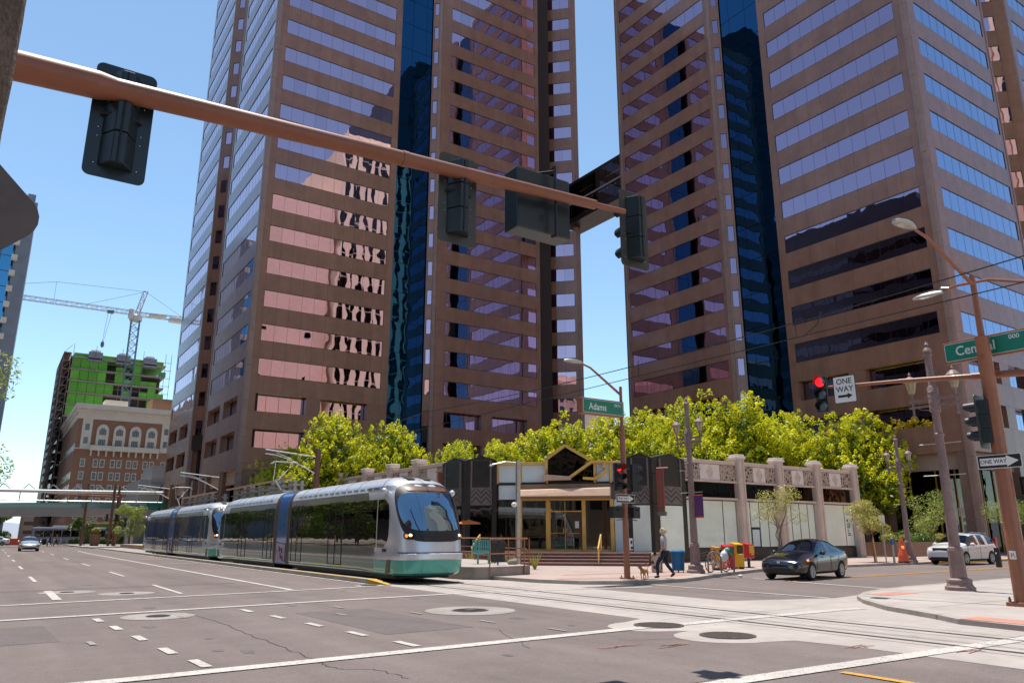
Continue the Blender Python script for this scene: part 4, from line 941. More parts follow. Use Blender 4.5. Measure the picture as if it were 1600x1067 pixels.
for x, y, lb in ((26.3, 31.0, 'golden handrail post pair on the middle of the red steps'), (21.95, 36.4, 'golden handrail half hidden by the platform railing at the left of the steps')):
    t = thing('handrail', lb, 'handrail', (x, y, SW)); m = MB()
    m.path([(0, 0, 0), (0, 0, .92), (1.25, 1.25, 1.55), (1.25, 1.25, .7)], .045, 8); m.path([(0, 0, .92), (-.12, -.12, .85)], .045, 8); m.build('rail', 'gold', t)
# ================================================================ TRAM PLATFORM
PZ = .46
PL = thing('tram_platform', 'raised concrete tram platform with rounded front edge beside the tram', 'platform', (17.5, 27, 0))
po = (17.5, 27, 0)
b = MB(po); front = [(15.2, 118), (15.2, 27.0)] + [(15.3, 26.2), (15.6, 25.7), (16.1, 25.45), (16.9, 25.5), (18.35, 25.95), (18.5, 26.3)] + [(20.6, 33), (20.6, 118)]
b.prism(front, 0, PZ); b.build('body', 'concrete_dark', PL)
b = MB(po); b.prism(front, PZ, PZ + .012); b.build('deck', 'concrete', PL)
b = MB(po); b.box(15.22, 15.8, 27.6, 118, PZ + .013, PZ + .02); b.build('edge_strip', 'kerb_yellow', PL)
def rail_posts(pts, z0, h, name, label, posts, m='pole_rust', rails_=(1.0, .62, .26)):
    o = (pts[0][0], pts[0][1], z0); t = thing(name, label, 'railing', o)
    for f in rails_:
        b = MB(o); b.path([(x, y, z0 + h * f) for x, y in pts], .03 if f == 1 else .02, 6); b.build('rail', m, t)
    for x, y in posts: b = MB(o); b.tube((x, y, z0), (x, y, z0 + h), .028, n=6); b.build('post', m, t)
rail_posts([(16.12, 25.5), (18.4, 26.15)], .02, 1.5, 'railing', 'rust brown railing across the rounded front of the platform', [(16.12, 25.42), (18.0, 25.80), (18.42, 26.05)])
rail_posts([(18.6, 26.9), (18.62, 27.3)], PZ, 1.05, 'railing', 'short rust brown rail at the right corner of the platform', [(18.6, 26.9), (18.62, 27.3)])
rail_posts([(18.4, 26.2), (19.6, 30.2), (20.3, 33.2), (20.35, 46)], PZ, 1.05, 'railing', 'long rust brown railing behind the teal platform seats', [(19.1, 28.6), (19.75, 30.9), (20.3, 33.4), (20.33, 37.5), (20.34, 41.6), (20.35, 46)])
def teal_seat(x, y, rz, label):
    t = thing('slatted_chair', label, 'seat', (x, y, PZ), rz, 'teal metal seats on the platform')
    m = MB()
    for i in range(7): m.box(-.26 + i * .075, -.21 + i * .075, -.28, .2, .43, .455)
    m.box(-.27, .27, -.28, -.24, .425, .45); m.build('seat', 'seat_teal', t)
    m = MB()
    for i in range(7): m.hexa([(-.26 + i * .075, .18, .46), (-.21 + i * .075, .18, .46), (-.21 + i * .075, .21, .46), (-.26 + i * .075, .21, .46), (-.26 + i * .075, .28, .98), (-.21 + i * .075, .28, .98), (-.21 + i * .075, .31, .98), (-.26 + i * .075, .31, .98)])
    m.box(-.27, .27, .275, .315, .97, 1.0); m.box(-.27, .27, .19, .22, .52, .56); m.build('backrest', 'seat_teal', t)
    m = MB(); m.tube((0, 0, 0), (0, 0, .43), .04, n=8); m.box(-.12, .12, -.1, .1, 0, .015); m.build('leg', 'seat_teal', t)
for x, y, l in ((16.05, 28.1, 'teal slatted seat showing just right of the tram nose'), (17.35, 28.3, 'teal slatted seat left of the patterned screen'), (17.95, 28.4, 'teal slatted seat right behind the patterned screen'), (18.6, 28.9, 'teal slatted seat at the right end of the row'), (16.7, 33.2, 'teal slatted seat further back on the platform')):
    teal_seat(x, y, R(-35), l)
for x, y, s_, l in ((17.35, 26.75, 1.0, 'pierced green metal screen hung on the front platform railing'), (16.95, 30.0, .9, 'pierced green metal screen behind the teal seats')):
    t = thing('metal_screen', l, 'screen', (x, y, PZ), R(12)); m = MB(); m.box(-.38 * s_, .38 * s_, -.02, .02, .12, 1.0); m.build('panel', 'signal_dark', t)
    m = MB(); rr = random.Random(5)
    for i in range(60):
        px, pz = rr.uniform(-.34, .34) * s_, rr.uniform(.16, .96); m.ball((px, -.03, pz), .032, 6, 4, sy=.5)
    m.build('studs', 'plate_grey', t, kind='stuff'); m = MB(); m.tube((0, 0, 0), (0, 0, .12), .03); m.build('foot', 'plate_grey', t)
t = thing('boulder', 'grey boulder lying on the platform corner by the screen', 'rock', (18.25, 27.0, PZ)); m = MB(); m.ball((0, 0, .1), .26, 9, 6, sz=.5, sy=.7); m.ball((.15, .05, .18), .14, 7, 5, sz=.6); m.build('stone', 'concrete_dark', t)
# shelter of slatted screens above the platform behind the tram
def shelter(y0, n, lab, k0):
    o = (17.8, y0, PZ); t = thing('platform_shelter', lab, 'shelter', o, group='slatted shelters on the tram platform')
    for i in range(n):
        y = y0 + i * 2.6
        for x in (17.55, 18.05):
            b = MB(o); b.box(x - .1, x + .1, y - .12, y + .12, PZ, 5.4 + (i % 3) * .15 - i * .0); b.build('post', 'galv', t)
        for j in range(4):
            b = MB(o); b.box(17.35, 18.25, y - .2, y + .2, 3.7 + j * .45, 3.8 + j * .45); b.build('cross_bar', 'galv', t)
    for j in range(6):
        b = MB(o); z = 3.55 + j * .34; b.box(17.3 - .05 * (j % 2), 17.42, y0 - .6 + (j % 3) * .5, y0 + (n - 1) * 2.6 + .8 - (j % 2) * .9, z, z + .07); b.build('slat', 'copper_awning', t)
        b = MB(o); b.box(18.2, 18.32, y0 - .4 + (j % 2) * .7, y0 + (n - 1) * 2.6 + .5, z + .1, z + .17); b.build('slat', 'copper_awning', t)
    b = MB(o); b.hexa([(17.1, y0, 5.5), (17.3, y0, 5.5), (17.3, y0 + n * 2.5, 5.5), (17.1, y0 + n * 2.5, 5.5), (17.1, y0, 5.62), (17.3, y0, 5.62), (17.3, y0 + n * 2.5, 5.62), (17.1, y0 + n * 2.5, 5.62)]); b.build('top_rail', 'awning_tan', t)
    for i in range(n + 1):
        b = MB(o); y = y0 + i * 2.5 - .8; b.hexa([(14.9, y, 4.02), (17.5, y, 4.3), (17.5, y + .5, 4.3), (14.9, y + .5, 4.02), (14.9, y, 4.08), (17.5, y, 4.38), (17.5, y + .5, 4.38), (14.9, y + .5, 4.08)]); b.build('canopy_fin', 'galv', t)
shelter(53.5, 7, 'tan slatted platform shelter behind the blue joint of the tram', 0)
shelter(75, 6, 'tan slatted platform shelter further down the platform', 1)
# ================================================================ FAR BUILDINGS
HY = 175.0; HX = 11.7
HO = (HX, HY, 0); H_ = thing('brick_hotel', 'old brick hotel with white cornice and arched top windows beyond the street end', 'hotel', HO)
def hp(name, m, fn, parent=None, kind=None):
    b = MB(HO); fn(b); return b.build(name, m, parent or H_, kind=kind)
hp('wall', 'brick', lambda b: b.box(HX + .4, 29.6, HY, HY + 40, 0, 26.0))
hp('cornice', 'terracotta_white', lambda b: (b.box(HX - .4, 30.4, HY - 1.0, HY + 41, 26.6, 27.6), b.box(HX - .1, 30.1, HY - .6, HY + 40.6, 25.9, 26.6), b.box(HX + .2, 29.9, HY - .25, HY + 40.2, 24.6, 25.9)))
for i in range(34): hp('modillion', 'terracotta_white', lambda b: b.box(HX + .1 + i * .54, HX + .35 + i * .54, HY - .95, HY - .6, 26.3, 26.6))
hp('balcony', 'terracotta_white', lambda b: (b.box(HX + 3.0, 27.6, HY - .9, HY, 18.3, 18.6), b.box(HX + 3.0, 27.6, HY - .9, HY - .8, 18.6, 19.3), b.box(HX + .3, 29.8, HY - .15, HY, 18.5, 18.7)))
for i in range(10): hp('bracket', 'terracotta_white', lambda b: b.box(HX + 3.2 + i * 1.38, HX + 3.45 + i * 1.38, HY - .6, HY, 17.2, 18.3))
xs = [HX + 2.1, HX + 4.4, HX + 5.6, HX + 7.5, HX + 8.7, HX + 10.5, HX + 11.7, HX + 13.6, HX + 14.8, HX + 17.0]
for r_ in range(6):
    for x in xs:
        z = 15.8 - r_ * 2.55; wn_ = hp('window', 'terracotta_white', lambda b: b.box(x - .46, x + .46, HY - .08, HY + .05, z - .85, z + .8))
        for j in (0, 1): b = MB(HO); b.box(x - .32, x + .32, HY - .11, HY - .085, z - .68 + j * .68, z - .05 + j * .68); b.build('pane', 'window_grey', wn_)
for x in (HX + 5.0, HX + 8.1, HX + 11.1, HX + 14.2):
    aw = hp('arched_window', 'terracotta_white', lambda b: (b.box(x - 1.1, x + 1.1, HY - .2, HY, 18.7, 22.4), b.add([(x + 1.1 * math.cos(R(a)), HY - .2, 22.4 + 1.3 * math.sin(R(a))) for a in range(0, 181, 20)] + [(x + 1.1 * math.cos(R(a)), HY, 22.4 + 1.3 * math.sin(R(a))) for a in range(0, 181, 20)], [tuple(range(10))] + [(i, i + 1, 11 + i, 10 + i) for i in range(9)])))
    for k_ in range(4):
        b = MB(HO); xa = x - .62 + k_ * .32; b.box(xa, xa + .27, HY - .24, HY - .21, 21.5, 22.4 + (.5 if k_ in (1, 2) else .2)); b.build('pane', 'window_grey', aw)
        b = MB(HO); b.box(xa, xa + .27, HY - .24, HY - .21, 19.4, 20.6); b.build('pane', 'window_grey', aw)
for x in (HX + 2.1, HX + 17.0):
    w2 = hp('window', 'terracotta_white', lambda b: b.box(x - .9, x + .9, HY - .12, HY, 18.7, 24.6))
    for z in (19.6, 22.3): b = MB(HO); b.box(x - .4, x + .4, HY - .15, HY - .121, z, z + 1.3); b.build('pane', 'window_grey', w2)
for i in range(13):
    for r_ in range(7):
        y = HY + 2 + i * 3; z = 15.8 - r_ * 2.5 + (3.2 if r_ == 0 else 0); b = MB(HO); b.box(HX + .36, HX + .44, y - .6, y + .6, z - .7, z + .7); b.build('side_window', 'window_grey', H_)
hp('roof_house', 'brick', lambda b: b.box(25.5, 29.8, HY + 1, HY + 8, 27.6, 30.2)); hp('roof_box', 'terracotta_white', lambda b: b.box(16.5, 20.8, HY + 1, HY + 6, 27.6, 29.0))
# building under construction with green boards
GO = (11, 215, 0); G_ = thing('construction_building', 'unfinished building sheathed in bright green boards with scaffolding', 'building', GO)
gx0, gx1, gy0, gy1 = 11.6, 33.0, 215.0, 240.0
for k in range(14):
    z = 6 + k * 3.0
    b = MB(GO); b.box(gx0 - .3, gx1 + .3, gy0 - .3, gy1, z, z + .35); b.build('floor_slab', 'slab', G_)
rr = random.Random(9)
for k in range(8, 13):
    z = 6 + k * 3.0 + .35
    for i in range(11):
        x = gx0 + i * 2.0
        if rr.random() < (.92 if i < 4 else (.25 if 5 <= i <= 7 else .6)):
            b = MB(GO); b.box(x, x + 1.9, gy0, gy0 + .3, z, z + (2.6 if i < 4 or rr.random() < .3 else 1.3)); b.build('board', 'green_board' if z < 42 or i < 9 else 'green_board_teal', G_)
b = MB(GO); b.box(gx0 + .5, gx1 - .5, gy0 + 1.5, gy1 - 1, 0, 42.5); b.build('core', 'interior', G_)
b = MB(GO); b.box(gx0 + .3, gx1 - .2, gy0 + .5, gy0 + 20, 44.9, 46.3); b.build('roof_upstand', 'green_board', G_)
for i in range(3): b = MB(GO); x = gx0 + 3 + i * 6.4; b.box(x + .4, x + 3.6, gy0 - .3, gy0 + .6, 44.5, 46.9); b.lathe((x + 2, gy0 + 1, 45.6), [(1.4, 0), (1.4, 1.4), (1.1, 1.9)], 12); b.build('vent_drum', 'facade_grey', G_)
b = MB(GO); b.box(10.3, 10.4, gy0 + 1, gy1 - 2, 4, 40); b.build('net', 'scaffold_net', G_)
b = MB(GO)
for i in range(8):
    y = gy0 + i * 3.5
    for x in (9.6, 11.2): b.tube((x, y, 0), (x, y, 46), .09, n=4)
for k in range(22):
    z = 2 + k * 2.1
    for x in (9.6, 11.2): b.tube((x, gy0, z), (x, gy1, z), .06, n=4)
    b.box(9.6, 11.2, gy0, gy1 - 3, z, z + .06); b.tube((9.6, gy0 - .3, z), (11.2, gy0 - .3, z), .07, n=4); b.tube((9.6, gy0, z), (11.2, gy0, z + 2), .06, n=4)
    if k > 9:
        b.tube((gx1 + .4, gy0 - .6, z), (gx1 + 1.6, gy0 - .6, z), .07, n=4); b.tube((gx0, gy0 - .7, z), (gx1 + 1.4, gy0 - .7, z), .06, n=4)
for x in (gx0, gx0 + 5, gx0 + 11, gx0 + 16, gx1, gx1 + 1.4): b.tube((x, gy0 - .7, 24), (x, gy0 - .7, 48.5), .07, n=4)
b.build('scaffold_tubes', 'scaffold', G_, kind='stuff')
# tower crane
CO = (23.5, 205, 0); C_ = thing('tower_crane', 'white tower crane on a dark lattice mast above the green building', 'crane', CO)
CX, CY = 23.5, 205.0
def lattice(b, p0, p1, w_, step, r_, up=(0, 0, 1)):
    p0 = Vector(p0); p1 = Vector(p1); a = (p1 - p0).normalized(); u = a.cross(Vector(up)) if abs(a.dot(Vector(up))) < .9 else Vector((1, 0, 0)); u.normalize(); v_ = a.cross(u)
    L = (p1 - p0).length; n = max(2, int(L / step)); cs_ = [(-1, -1), (1, -1), (1, 1), (-1, 1)]
    P_ = lambda i, c: p0 + a * (L * i / n) + u * (c[0] * w_ / 2) + v_ * (c[1] * w_ / 2)
    for c in cs_: b.tube(P_(0, c), P_(n, c), r_ * 1.5, n=4)
    for i in range(n):
        for q in range(4):
            b.tube(P_(i, cs_[q]), P_(i + 1, cs_[(q + 1) % 4]), r_, n=3, caps=False); b.tube(P_(i + 1, cs_[q]), P_(i + 1, cs_[(q + 1) % 4]), r_, n=3, caps=False)
b = MB(CO); lattice(b, (CX, CY, 0), (CX, CY, 54), 1.9, 2.0, .085); b.build('mast', 'crane_mast', C_)
b = MB(CO); b.lathe((CX, CY, 54), [(1.5, 0), (1.5, 1.2), (1.1, 1.6)], 10); b.box(CX - 1.9, CX - .9, CY - 2.2, CY - .8, 54.2, 56.4); b.build('cab', 'crane_white', C_)
b = MB(CO); lattice(b, (CX, CY, 55), (CX + 1.5, CY, 62), 1.0, 1.8, .09); b.build('tower_head', 'crane_white', C_)
JL = (-26, 168, 55.3); b = MB(CO); lattice(b, (CX, CY, 56), (CX - 37, CY + 9, 58.2), 1.0, 2.2, .05); b.build('jib', 'crane_white', C_)
b = MB(CO); lattice(b, (CX, CY, 55.8), (CX + 11, CY - 2.3, 55.6), 1.0, 2.0, .06); b.box(CX + 7.5, CX + 10.5, CY - 3.0, CY - .8, 54.6, 55.5); b.box(CX + 3, CX + 7, CY - .5, CY + 1.5, 56, 56.5); b.build('counter_jib', 'crane_white', C_)
b = MB(CO); b.path([(CX + 1.5, CY, 62), (CX - 18, CY + 4.3, 62.2), (CX - 37, CY + 9, 58.6)], .045, 4); b.path([(CX - 18, CY + 4.3, 62.2), (CX - 18, CY + 4.3, 57.2)], .045, 4); b.path([(CX + 1.5, CY, 62), (CX - 11, CY + 2.6, 57.2)], .045, 4); b.path([(CX + 1.5, CY, 62), (CX + 11, CY - 2.3, 55.8)], .045, 4); b.build('tie_bars', 'crane_mast', C_)
b = MB(CO); b.box(CX - 6.6, CX - 5.2, CY - 1.9, CY - .6, 54.8, 55.4); b.path([(CX - 5.6, CY - 1.2, 54.8), (CX - 6.6, CY - 1.2, 47.5)], .05, 4); b.path([(CX - 6.4, CY - 1.2, 54.8), (CX - 6.8, CY - 1.2, 47.5)], .05, 4); b.lathe((CX - 6.7, CY - 1.2, 45.9), [(.1, 0), (.4, .4), (.4, 1.2), (.1, 1.7)], 8); b.build('hook_block', 'crane_mast', C_)
# blue glass block at the far left
BO = (-2, 190, 0); B_ = thing('glass_building', 'blue glass high rise with small white balconies at the left edge', 'office building', BO)
b = MB(BO); b.box(-3.6, -.9, 189.5, 230, 0, 74); b.box(-40, -3.6, 191.5, 230, 0, 76.5); b.box(-3.0, -1.5, 190, 225, 74, 76); b.build('wall', 'facade_grey', B_)
for k in range(19):
    for i in range(5):
        b = MB(BO); x = -3.8 - i * 2.4; z = 8 + k * 3.55; b.box(x - 2.3, x - .05, 191.35, 191.5, z + .08, z + 3.45); b.build('pane', 'glass_sky', B_)
    b = MB(BO); z = 8 + k * 3.55; b.box(-4.1, -3.0, 188.6, 189.5, z + 2.0, z + 3.2); b.build('balcony', 'terracotta_white', B_)
# further blocks closing the street and the gap between the towers
f1 = city('office_building', 'pale tan block seen low in the gap between the towers', 134, 143, 160, 175, 34.5, 'pink_wall', 'window_grey', fx=30, fz=30, wf=.01, hf=.01, faces='S')
t = thing('tiled_roof_building', 'red tiled roofs just above the trees in the gap between the towers', 'building', (140, 150, 0)); b = MB((140, 150, 0)); b.box(144, 175, 150, 170, 0, 29); b.build('wall', 'pink_wall', t)
b = MB((140, 150, 0)); b.hexa([(143, 149, 29), (176, 149, 29), (176, 171, 29), (143, 171, 29), (150, 158, 33), (172, 158, 33.5), (172, 162, 33.5), (150, 162, 33)]); b.build('roof', 'roof_tile', t)
city('concrete_building', 'low concrete block behind the footbridge at the right of the street end', 19.5, 40, 138, 152, 10.5, 'bridge_grey', 'glass_black', fx=6, fz=5, wf=.3, hf=.4, zstart=3, faces='SW')
city('parking_garage', 'low brown parking garage behind the bus at the street end', 9, 45, 300, 330, 9, 'brown_wall', 'interior', fx=4, fz=2.8, wf=.8, hf=.4, zstart=2, faces='S')
city('grey_building', 'distant low grey roofs left of the bus', -60, 4, 320, 350, 8, 'facade_grey', 'window_grey', fx=5, fz=3, wf=.4, hf=.4, zstart=2, faces='S')
# canopy roof by the left tower foot
t = thing('flat_canopy', 'grey flat roofed entrance box between the hotel and the left tower', 'building', (21, 132, 0)); b = MB((21, 132, 0)); b.box(20.2, 27, 131, 136, 9.3, 9.8); b.build('roof', 'facade_grey', t); b = MB((21, 132, 0)); b.box(22.0, 26, 132.5, 135, .1, 9.3); b.build('wall', 'glass_black', t)
# footbridge over the street
FO = (8, 134, 0); F_ = thing('footbridge', 'grey curved footbridge with teal glass rail crossing the street end', 'footbridge', FO)
n = 16
b = MB(FO); c_ = MB(FO)
for i in range(n):
    xa, xb = -3 + i * 1.75, -3 + (i + 1) * 1.75; f = lambda x: .45 * (1 - ((x - 12) / 16) ** 2)
    for (q, z0, z1, y0, y1) in ((b, 4.0, 5.25, 133.6, 137), (c_, 5.25, 5.95, 133.7, 133.76)):
        q.hexa([(xa, y0, z0 + f(xa)), (xb, y0, z0 + f(xb)), (xb, y1, z0 + f(xb)), (xa, y1, z0 + f(xa)), (xa, y0, z1 + f(xa)), (xb, y0, z1 + f(xb)), (xb, y1, z1 + f(xb)), (xa, y1, z1 + f(xa))])
b.build('deck', 'bridge_grey', F_); c_.build('glass_rail', 'teal_glass', F_)
for x in (-2.6, 24.6): b = MB(FO); b.box(x - .5, x + .5, 134.5, 136, 0, 4.2); b.build('pier', 'bridge_grey', F_)
TO = (8, 128, 0); T_ = thing('signal_gantry', 'white tubular truss spanning the far end of the tram street', 'truss', TO)
b = MB(TO)
for z in (7.6,): b.tube((-4, 128, z), (23, 128, z + .35), .24, n=10)
b.build('main_tube', 'white_steel', T_)
b = MB(TO); b.tube((-4, 128.8, 6.4), (23, 128.8, 6.5), .1, n=6)
for i in range(9):
    x = -3 + i * 3; b.tube((x, 128, 7.6), (x + .9, 128.6, 8.7), .07, n=5); b.tube((x + .9, 128.6, 8.7), (x + 2.0, 128, 7.7), .07, n=5); b.tube((x, 128, 7.6), (x, 128.8, 6.4), .08, n=5)
b.build('bracing', 'galv', T_)
for x in (-3.8, 22.8): b = MB(TO); b.tube((x, 128.3, 0), (x, 128.3, 8), .2, n=8); b.build('post', 'galv', T_)
# ================================================================ TRAMS
RINGS = [(.25, 1.22, .34), (.32, 1.29, .16), (.50, 1.315, .08), (.735, 1.32, .06), (.765, 1.32, .0), (.93, 1.32, .0), (.97, 1.31, .10), (1.25, 1.325, .14), (1.6, 1.325, .22), (2.0, 1.325, .36),
         (2.4, 1.32, .56), (2.75, 1.31, .80), (3.0, 1.28, 1.02), (3.17, 1.22, 1.24), (3.32, 1.12, 1.5), (3.43, .96, 1.85), (3.51, .72, 2.3), (3.55, .42, 2.8), (3.56, .1, 3.3)]
RN = 1.15; NE = 2.7
def ringval(z):
    for (z0, w0, s0), (z1, w1, s1) in zip(RINGS[:-1], RINGS[1:]):
        if z0 <= z <= z1:
            t = (z - z0) / (z1 - z0); return w0 + (w1 - w0) * t, s0 + (s1 - s0) * t
    return (RINGS[0][1:] if z < RINGS[0][0] else RINGS[-1][1:])
def nose(tdeg, z, off=0.0):
    W, S_ = ringval(z); t = R(tdeg); c, s_ = math.cos(t), math.sin(t)
    x = W * math.copysign(abs(c) ** (2 / NE), c); y = S_ + RN * (1 - abs(s_) ** (2 / NE))
    nx, ny = c, -s_; return (x + nx * off, y + ny * off, z)
def mirror_pair(fn):
    fn(1); fn(-1)
def build_tram(label, loc):
    T = thing('light_rail_car', label, 'tram', loc, 0, 'coupled light rail cars')
    LEN = 12.45; TOT = 27.3
    parts = []
    def P_(name, m, mb, smooth=True, bevel=0, sub=None):
        o = mb.build(name, m, sub or T, smooth=smooth, bevel=bevel); parts.append(o); return o
    # shell
    ts = list(range(0, 181, 6)); n0 = 8
    def shell_row(z):
        W, S_ = ringval(z); ys = [LEN - (LEN - S_ - RN) * i / n0 for i in range(n0)]
        return [(W, y, z) for y in ys] + [nose(t, z) for t in ts] + [(-W, y, z) for y in reversed(ys)]
    rows = [shell_row(z) for z, _, _ in RINGS]; k = len(rows[0])
    def band(name, j0, j1, m, cond=lambda i: True):
        b = MB(); vs = [p for r in rows[j0:j1 + 1] for p in r]; fs = []
        for j in range(j1 - j0):
            for i in range(k - 1):
                if cond(i): fs.append((j * k + i, (j + 1) * k + i, (j + 1) * k + i + 1, j * k + i + 1))
        b.add(vs, fs); return P_(name, m, b)
    isn = lambda i: n0 <= i < n0 + len(ts) - 1 or i in (n0 - 1, n0 + len(ts) - 1)
    band('bumper', 0, 3, 'tram_teal', isn); band('skirt', 0, 3, 'tram_teal_side', lambda i: not isn(i))
    band('body', 3, 12, 'tram_side', lambda i: not isn(i)); band('nose', 3, 13, 'tram_silver', isn)
    band('roof', 12, len(RINGS) - 1, 'tram_silver')
    # end wall at the bellows
    b = MB(); b.add([rows[j][0] for j in range(len(rows))] + [rows[j][-1] for j in reversed(range(len(rows)))], [tuple(range(2 * len(rows)))]); P_('end_wall', 'plastic_black', b, smooth=False)
    # black screen mask, windscreen, led sign
    def patch(name, m, tc, tw, zc, zh, off, ex=3.2, zmin=None, zmax=None, nr=6, na=40, sub=None):
        b = MB(); vs = []
        for r in range(nr + 1):
            for a in range(na):
                c, s_ = math.cos(2 * math.pi * a / na), math.sin(2 * math.pi * a / na); rr_ = r / nr
                sx = math.copysign(abs(c) ** (2 / ex), c) * rr_; sz = math.copysign(abs(s_) ** (2 / ex), s_) * rr_
                z = zc + zh * sz
                if zmin: z = max(z, zmin)
                if zmax: z = min(z, zmax)
                vs.append(nose(tc + tw * sx * (1 - .10 * (sz < 0) * abs(sz)), z, off))
        fs = [(r * na + a, (r + 1) * na + a, (r + 1) * na + (a + 1) % na, r * na + (a + 1) % na) for r in range(nr) for a in range(na)]
        b.add(vs, fs); return P_(name, m, b, sub=sub)
    patch('screen_surround', 'plastic_black', 90, 64, 2.29, .98, .024)
    patch('windscreen', 'glass_tint_screen', 90, 59, 2.30, .64, .032)
    patch('destination_sign', 'led_amber', 90, 34, 3.06, .07, .034, ex=9)
    for tt in (47, 133):
        hl = patch('headlight_cluster', 'lamp_off', tt, 12, 1.50, .12, .034, ex=2.4, na=20, nr=3)
        patch('headlight', 'head_light', tt + (3 if tt < 90 else -3), 3.2, 1.52, .045, .045, ex=2, na=12, nr=2)
        patch('turn_signal', 'amber_light', tt + (-5 if tt < 90 else 5), 3.5, 1.50, .06, .045, ex=2, na=12, nr=2)
    b = MB(); b.path([nose(108, 1.42, .06), nose(118, 1.9, .06), nose(124, 2.35, .06)], .014, 5); b.path([nose(100, 1.35, .05), nose(108, 1.42, .04)], .02, 5); P_('wiper', 'plastic_black', b)
    b = MB(); b.path([nose(t, .965, .01) for t in range(20, 161, 10)], .018, 5); P_('bumper_seam', 'plastic_black', b)
    for sx in (-.34, .34):
        b = MB(); b.hexa([(sx - .14, 1.72, 3.40), (sx + .14, 1.72, 3.40), (sx + .14, 2.25, 3.52), (sx - .14, 2.25, 3.52), (sx - .14, 1.70, 3.425), (sx + .14, 1.70, 3.425), (sx + .14, 2.23, 3.548), (sx - .14, 2.23, 3.548)]); P_('roof_vent', 'plate_grey', b, smooth=False)
    # sides
    for sg in (-1, 1):
        def side(name, m, y0, y1, z0, z1, off=.006, rf=0.0, smooth=True, sub=None):
            b = MB(); zs = [z0 + (z1 - z0) * i / 8 for i in range(9)]; vs = []
            for z in zs:
                e = 0
                if rf: q = abs((z - (z0 + z1) / 2) / ((z1 - z0) / 2)); e = rf * (1 - (1 - q ** 3) ** .5 if q < 1 else 1)
                W = ringval(z)[0]; vs += [(sg * (W + off), y0 + e, z), (sg * (W + off), y1, z)]
            fs = [(2 * i, 2 * i + 1, 2 * i + 3, 2 * i + 2) for i in range(8)]
            if sg > 0: fs = [f[::-1] for f in fs]
            b.add(vs, fs); return P_(name, m, b, smooth=smooth, sub=sub)
        side('cab_window', 'glass_tramside', 1.42, 2.42, 1.12, 2.72, rf=.45)
        doors = [(5.85, 7.35), (10.7, 12.1)]
        segs = [(2.5, 5.8), (7.4, 10.65), (12.15, LEN)]
        for a, c in segs:
            n = max(1, round((c - a) / 1.62))
            for i in range(n): side('side_window', 'glass_tramside', a + (c - a) * i / n + .012, a + (c - a) * (i + 1) / n - .012, 1.12, 2.72)
        for a, c in doors:
            m_ = (a + c) / 2
            b = MB()
            for y in (a, m_, c):
                for z0, z1 in ((.45, 1.2), (1.2, 2.0), (2.0, 2.75)):
                    x0, x1 = sg * (ringval(z0)[0] + .012), sg * (ringval(z1)[0] + .012); b.tube((x0, y, z0), (x1, y, z1), .016, n=4)
            b.tube((sg * 1.325, a, .45), (sg * 1.325, c, .45), .016, n=4); b.tube((sg * 1.32, a, 2.75), (sg * 1.32, c, 2.75), .016, n=4)
            dr = P_('door', 'plastic_black', b, smooth=False)
            side('door_glass', 'glass_tramside', a + .03, m_ - .03, 1.12, 2.72); side('door_glass', 'glass_tramside', m_ + .03, c - .03, 1.12, 2.72)
            b = MB(); b.tube((sg * 1.35, m_ - .09, 1.25), (sg * 1.35, m_ - .09, 1.5), .012, n=5); P_('door_handle', 'plastic_yellow', b)
        side('cut_line', 'plastic_black', 1.9, 1.92, .3, 3.2, off=.004); 
        b = MB(); b.box(sg * 1.325 - .012, sg * 1.325 + .012, 1.62, 1.92, .98, 1.08); P_('marker_plate', 'plastic_black', b, smooth=False)
        b = MB(); b.add([(sg * 1.328, 1.35, .27), (sg * 1.328, 1.62, .27), (sg * 1.334, 1.5, .735), (sg * 1.334, 1.2, .735)], [(0, 1, 2, 3)]); P_('dark_stripe', 'bellows', b, smooth=False)
        b = MB(); b.ball((sg * 1.42, 1.75, 2.98), .11, 10, 6, sy=1.3); b.tube((sg * 1.28, 1.8, 3.02), (sg * 1.42, 1.8, 3.0), .03); P_('side_camera', 'tram_silver', b)
        b = MB()
        for i in range(14): b.box(sg * 1.235 - .02, sg * 1.235 + .02, 2.6 + i * .66, 3.05 + i * .66, 3.13, 3.145)
        P_('gutter', 'chrome', b, smooth=False)
    # seams on the roof
    for y in (2.3, 4.6, 5.9, 7.3, 9.4, 11.2):
        b = MB(); b.path([(W * s_, y, z + .004) for s_ in (-1,) for z, W, _ in RINGS[12:]] + [(W, y, z + .004) for z, W, _ in reversed(RINGS[12:])], .008, 4); P_('roof_seam', 'bellows', b, smooth=False)
    b = MB(); b.box(-1.1, 1.1, 1.3, LEN - .3, .12, .3); 
    P_('underframe', 'plastic_black', b, smooth=False)
    for y in (3.2, 5.0):
        for sx in (-.72, .72):
            b = MB(); b.tube((sx - .05, y, .31), (sx + .05, y, .31), .3, n=18); P_('wheel', 'steel_rail', b)
    # second half, turned round
    for o in list(parts):
        c = o.copy(); COL.objects.link(c); c.parent = T; c.rotation_euler = (0, 0, math.pi); c.location = (0, TOT, 0)
    # middle: bellows, blue module
    def loop(name, m, y0, y1, sc=1.0, lo=.25):
        rr_ = [r for r in RINGS if r[0] >= lo]
        sec = [(w_ * sc, z) for z, w_, _ in rr_] + [(-w_ * sc, z) for z, w_, _ in reversed(rr_)]
        b = MB(); kk = len(sec); b.add([(x, y0, z) for x, z in sec] + [(x, y1, z) for x, z in sec], [(i, (i + 1) % kk, kk + (i + 1) % kk, kk + i) for i in range(kk)] + [tuple(range(kk)), tuple(range(2 * kk - 1, kk - 1, -1))])
        return b.build(name, m, T, smooth=True)
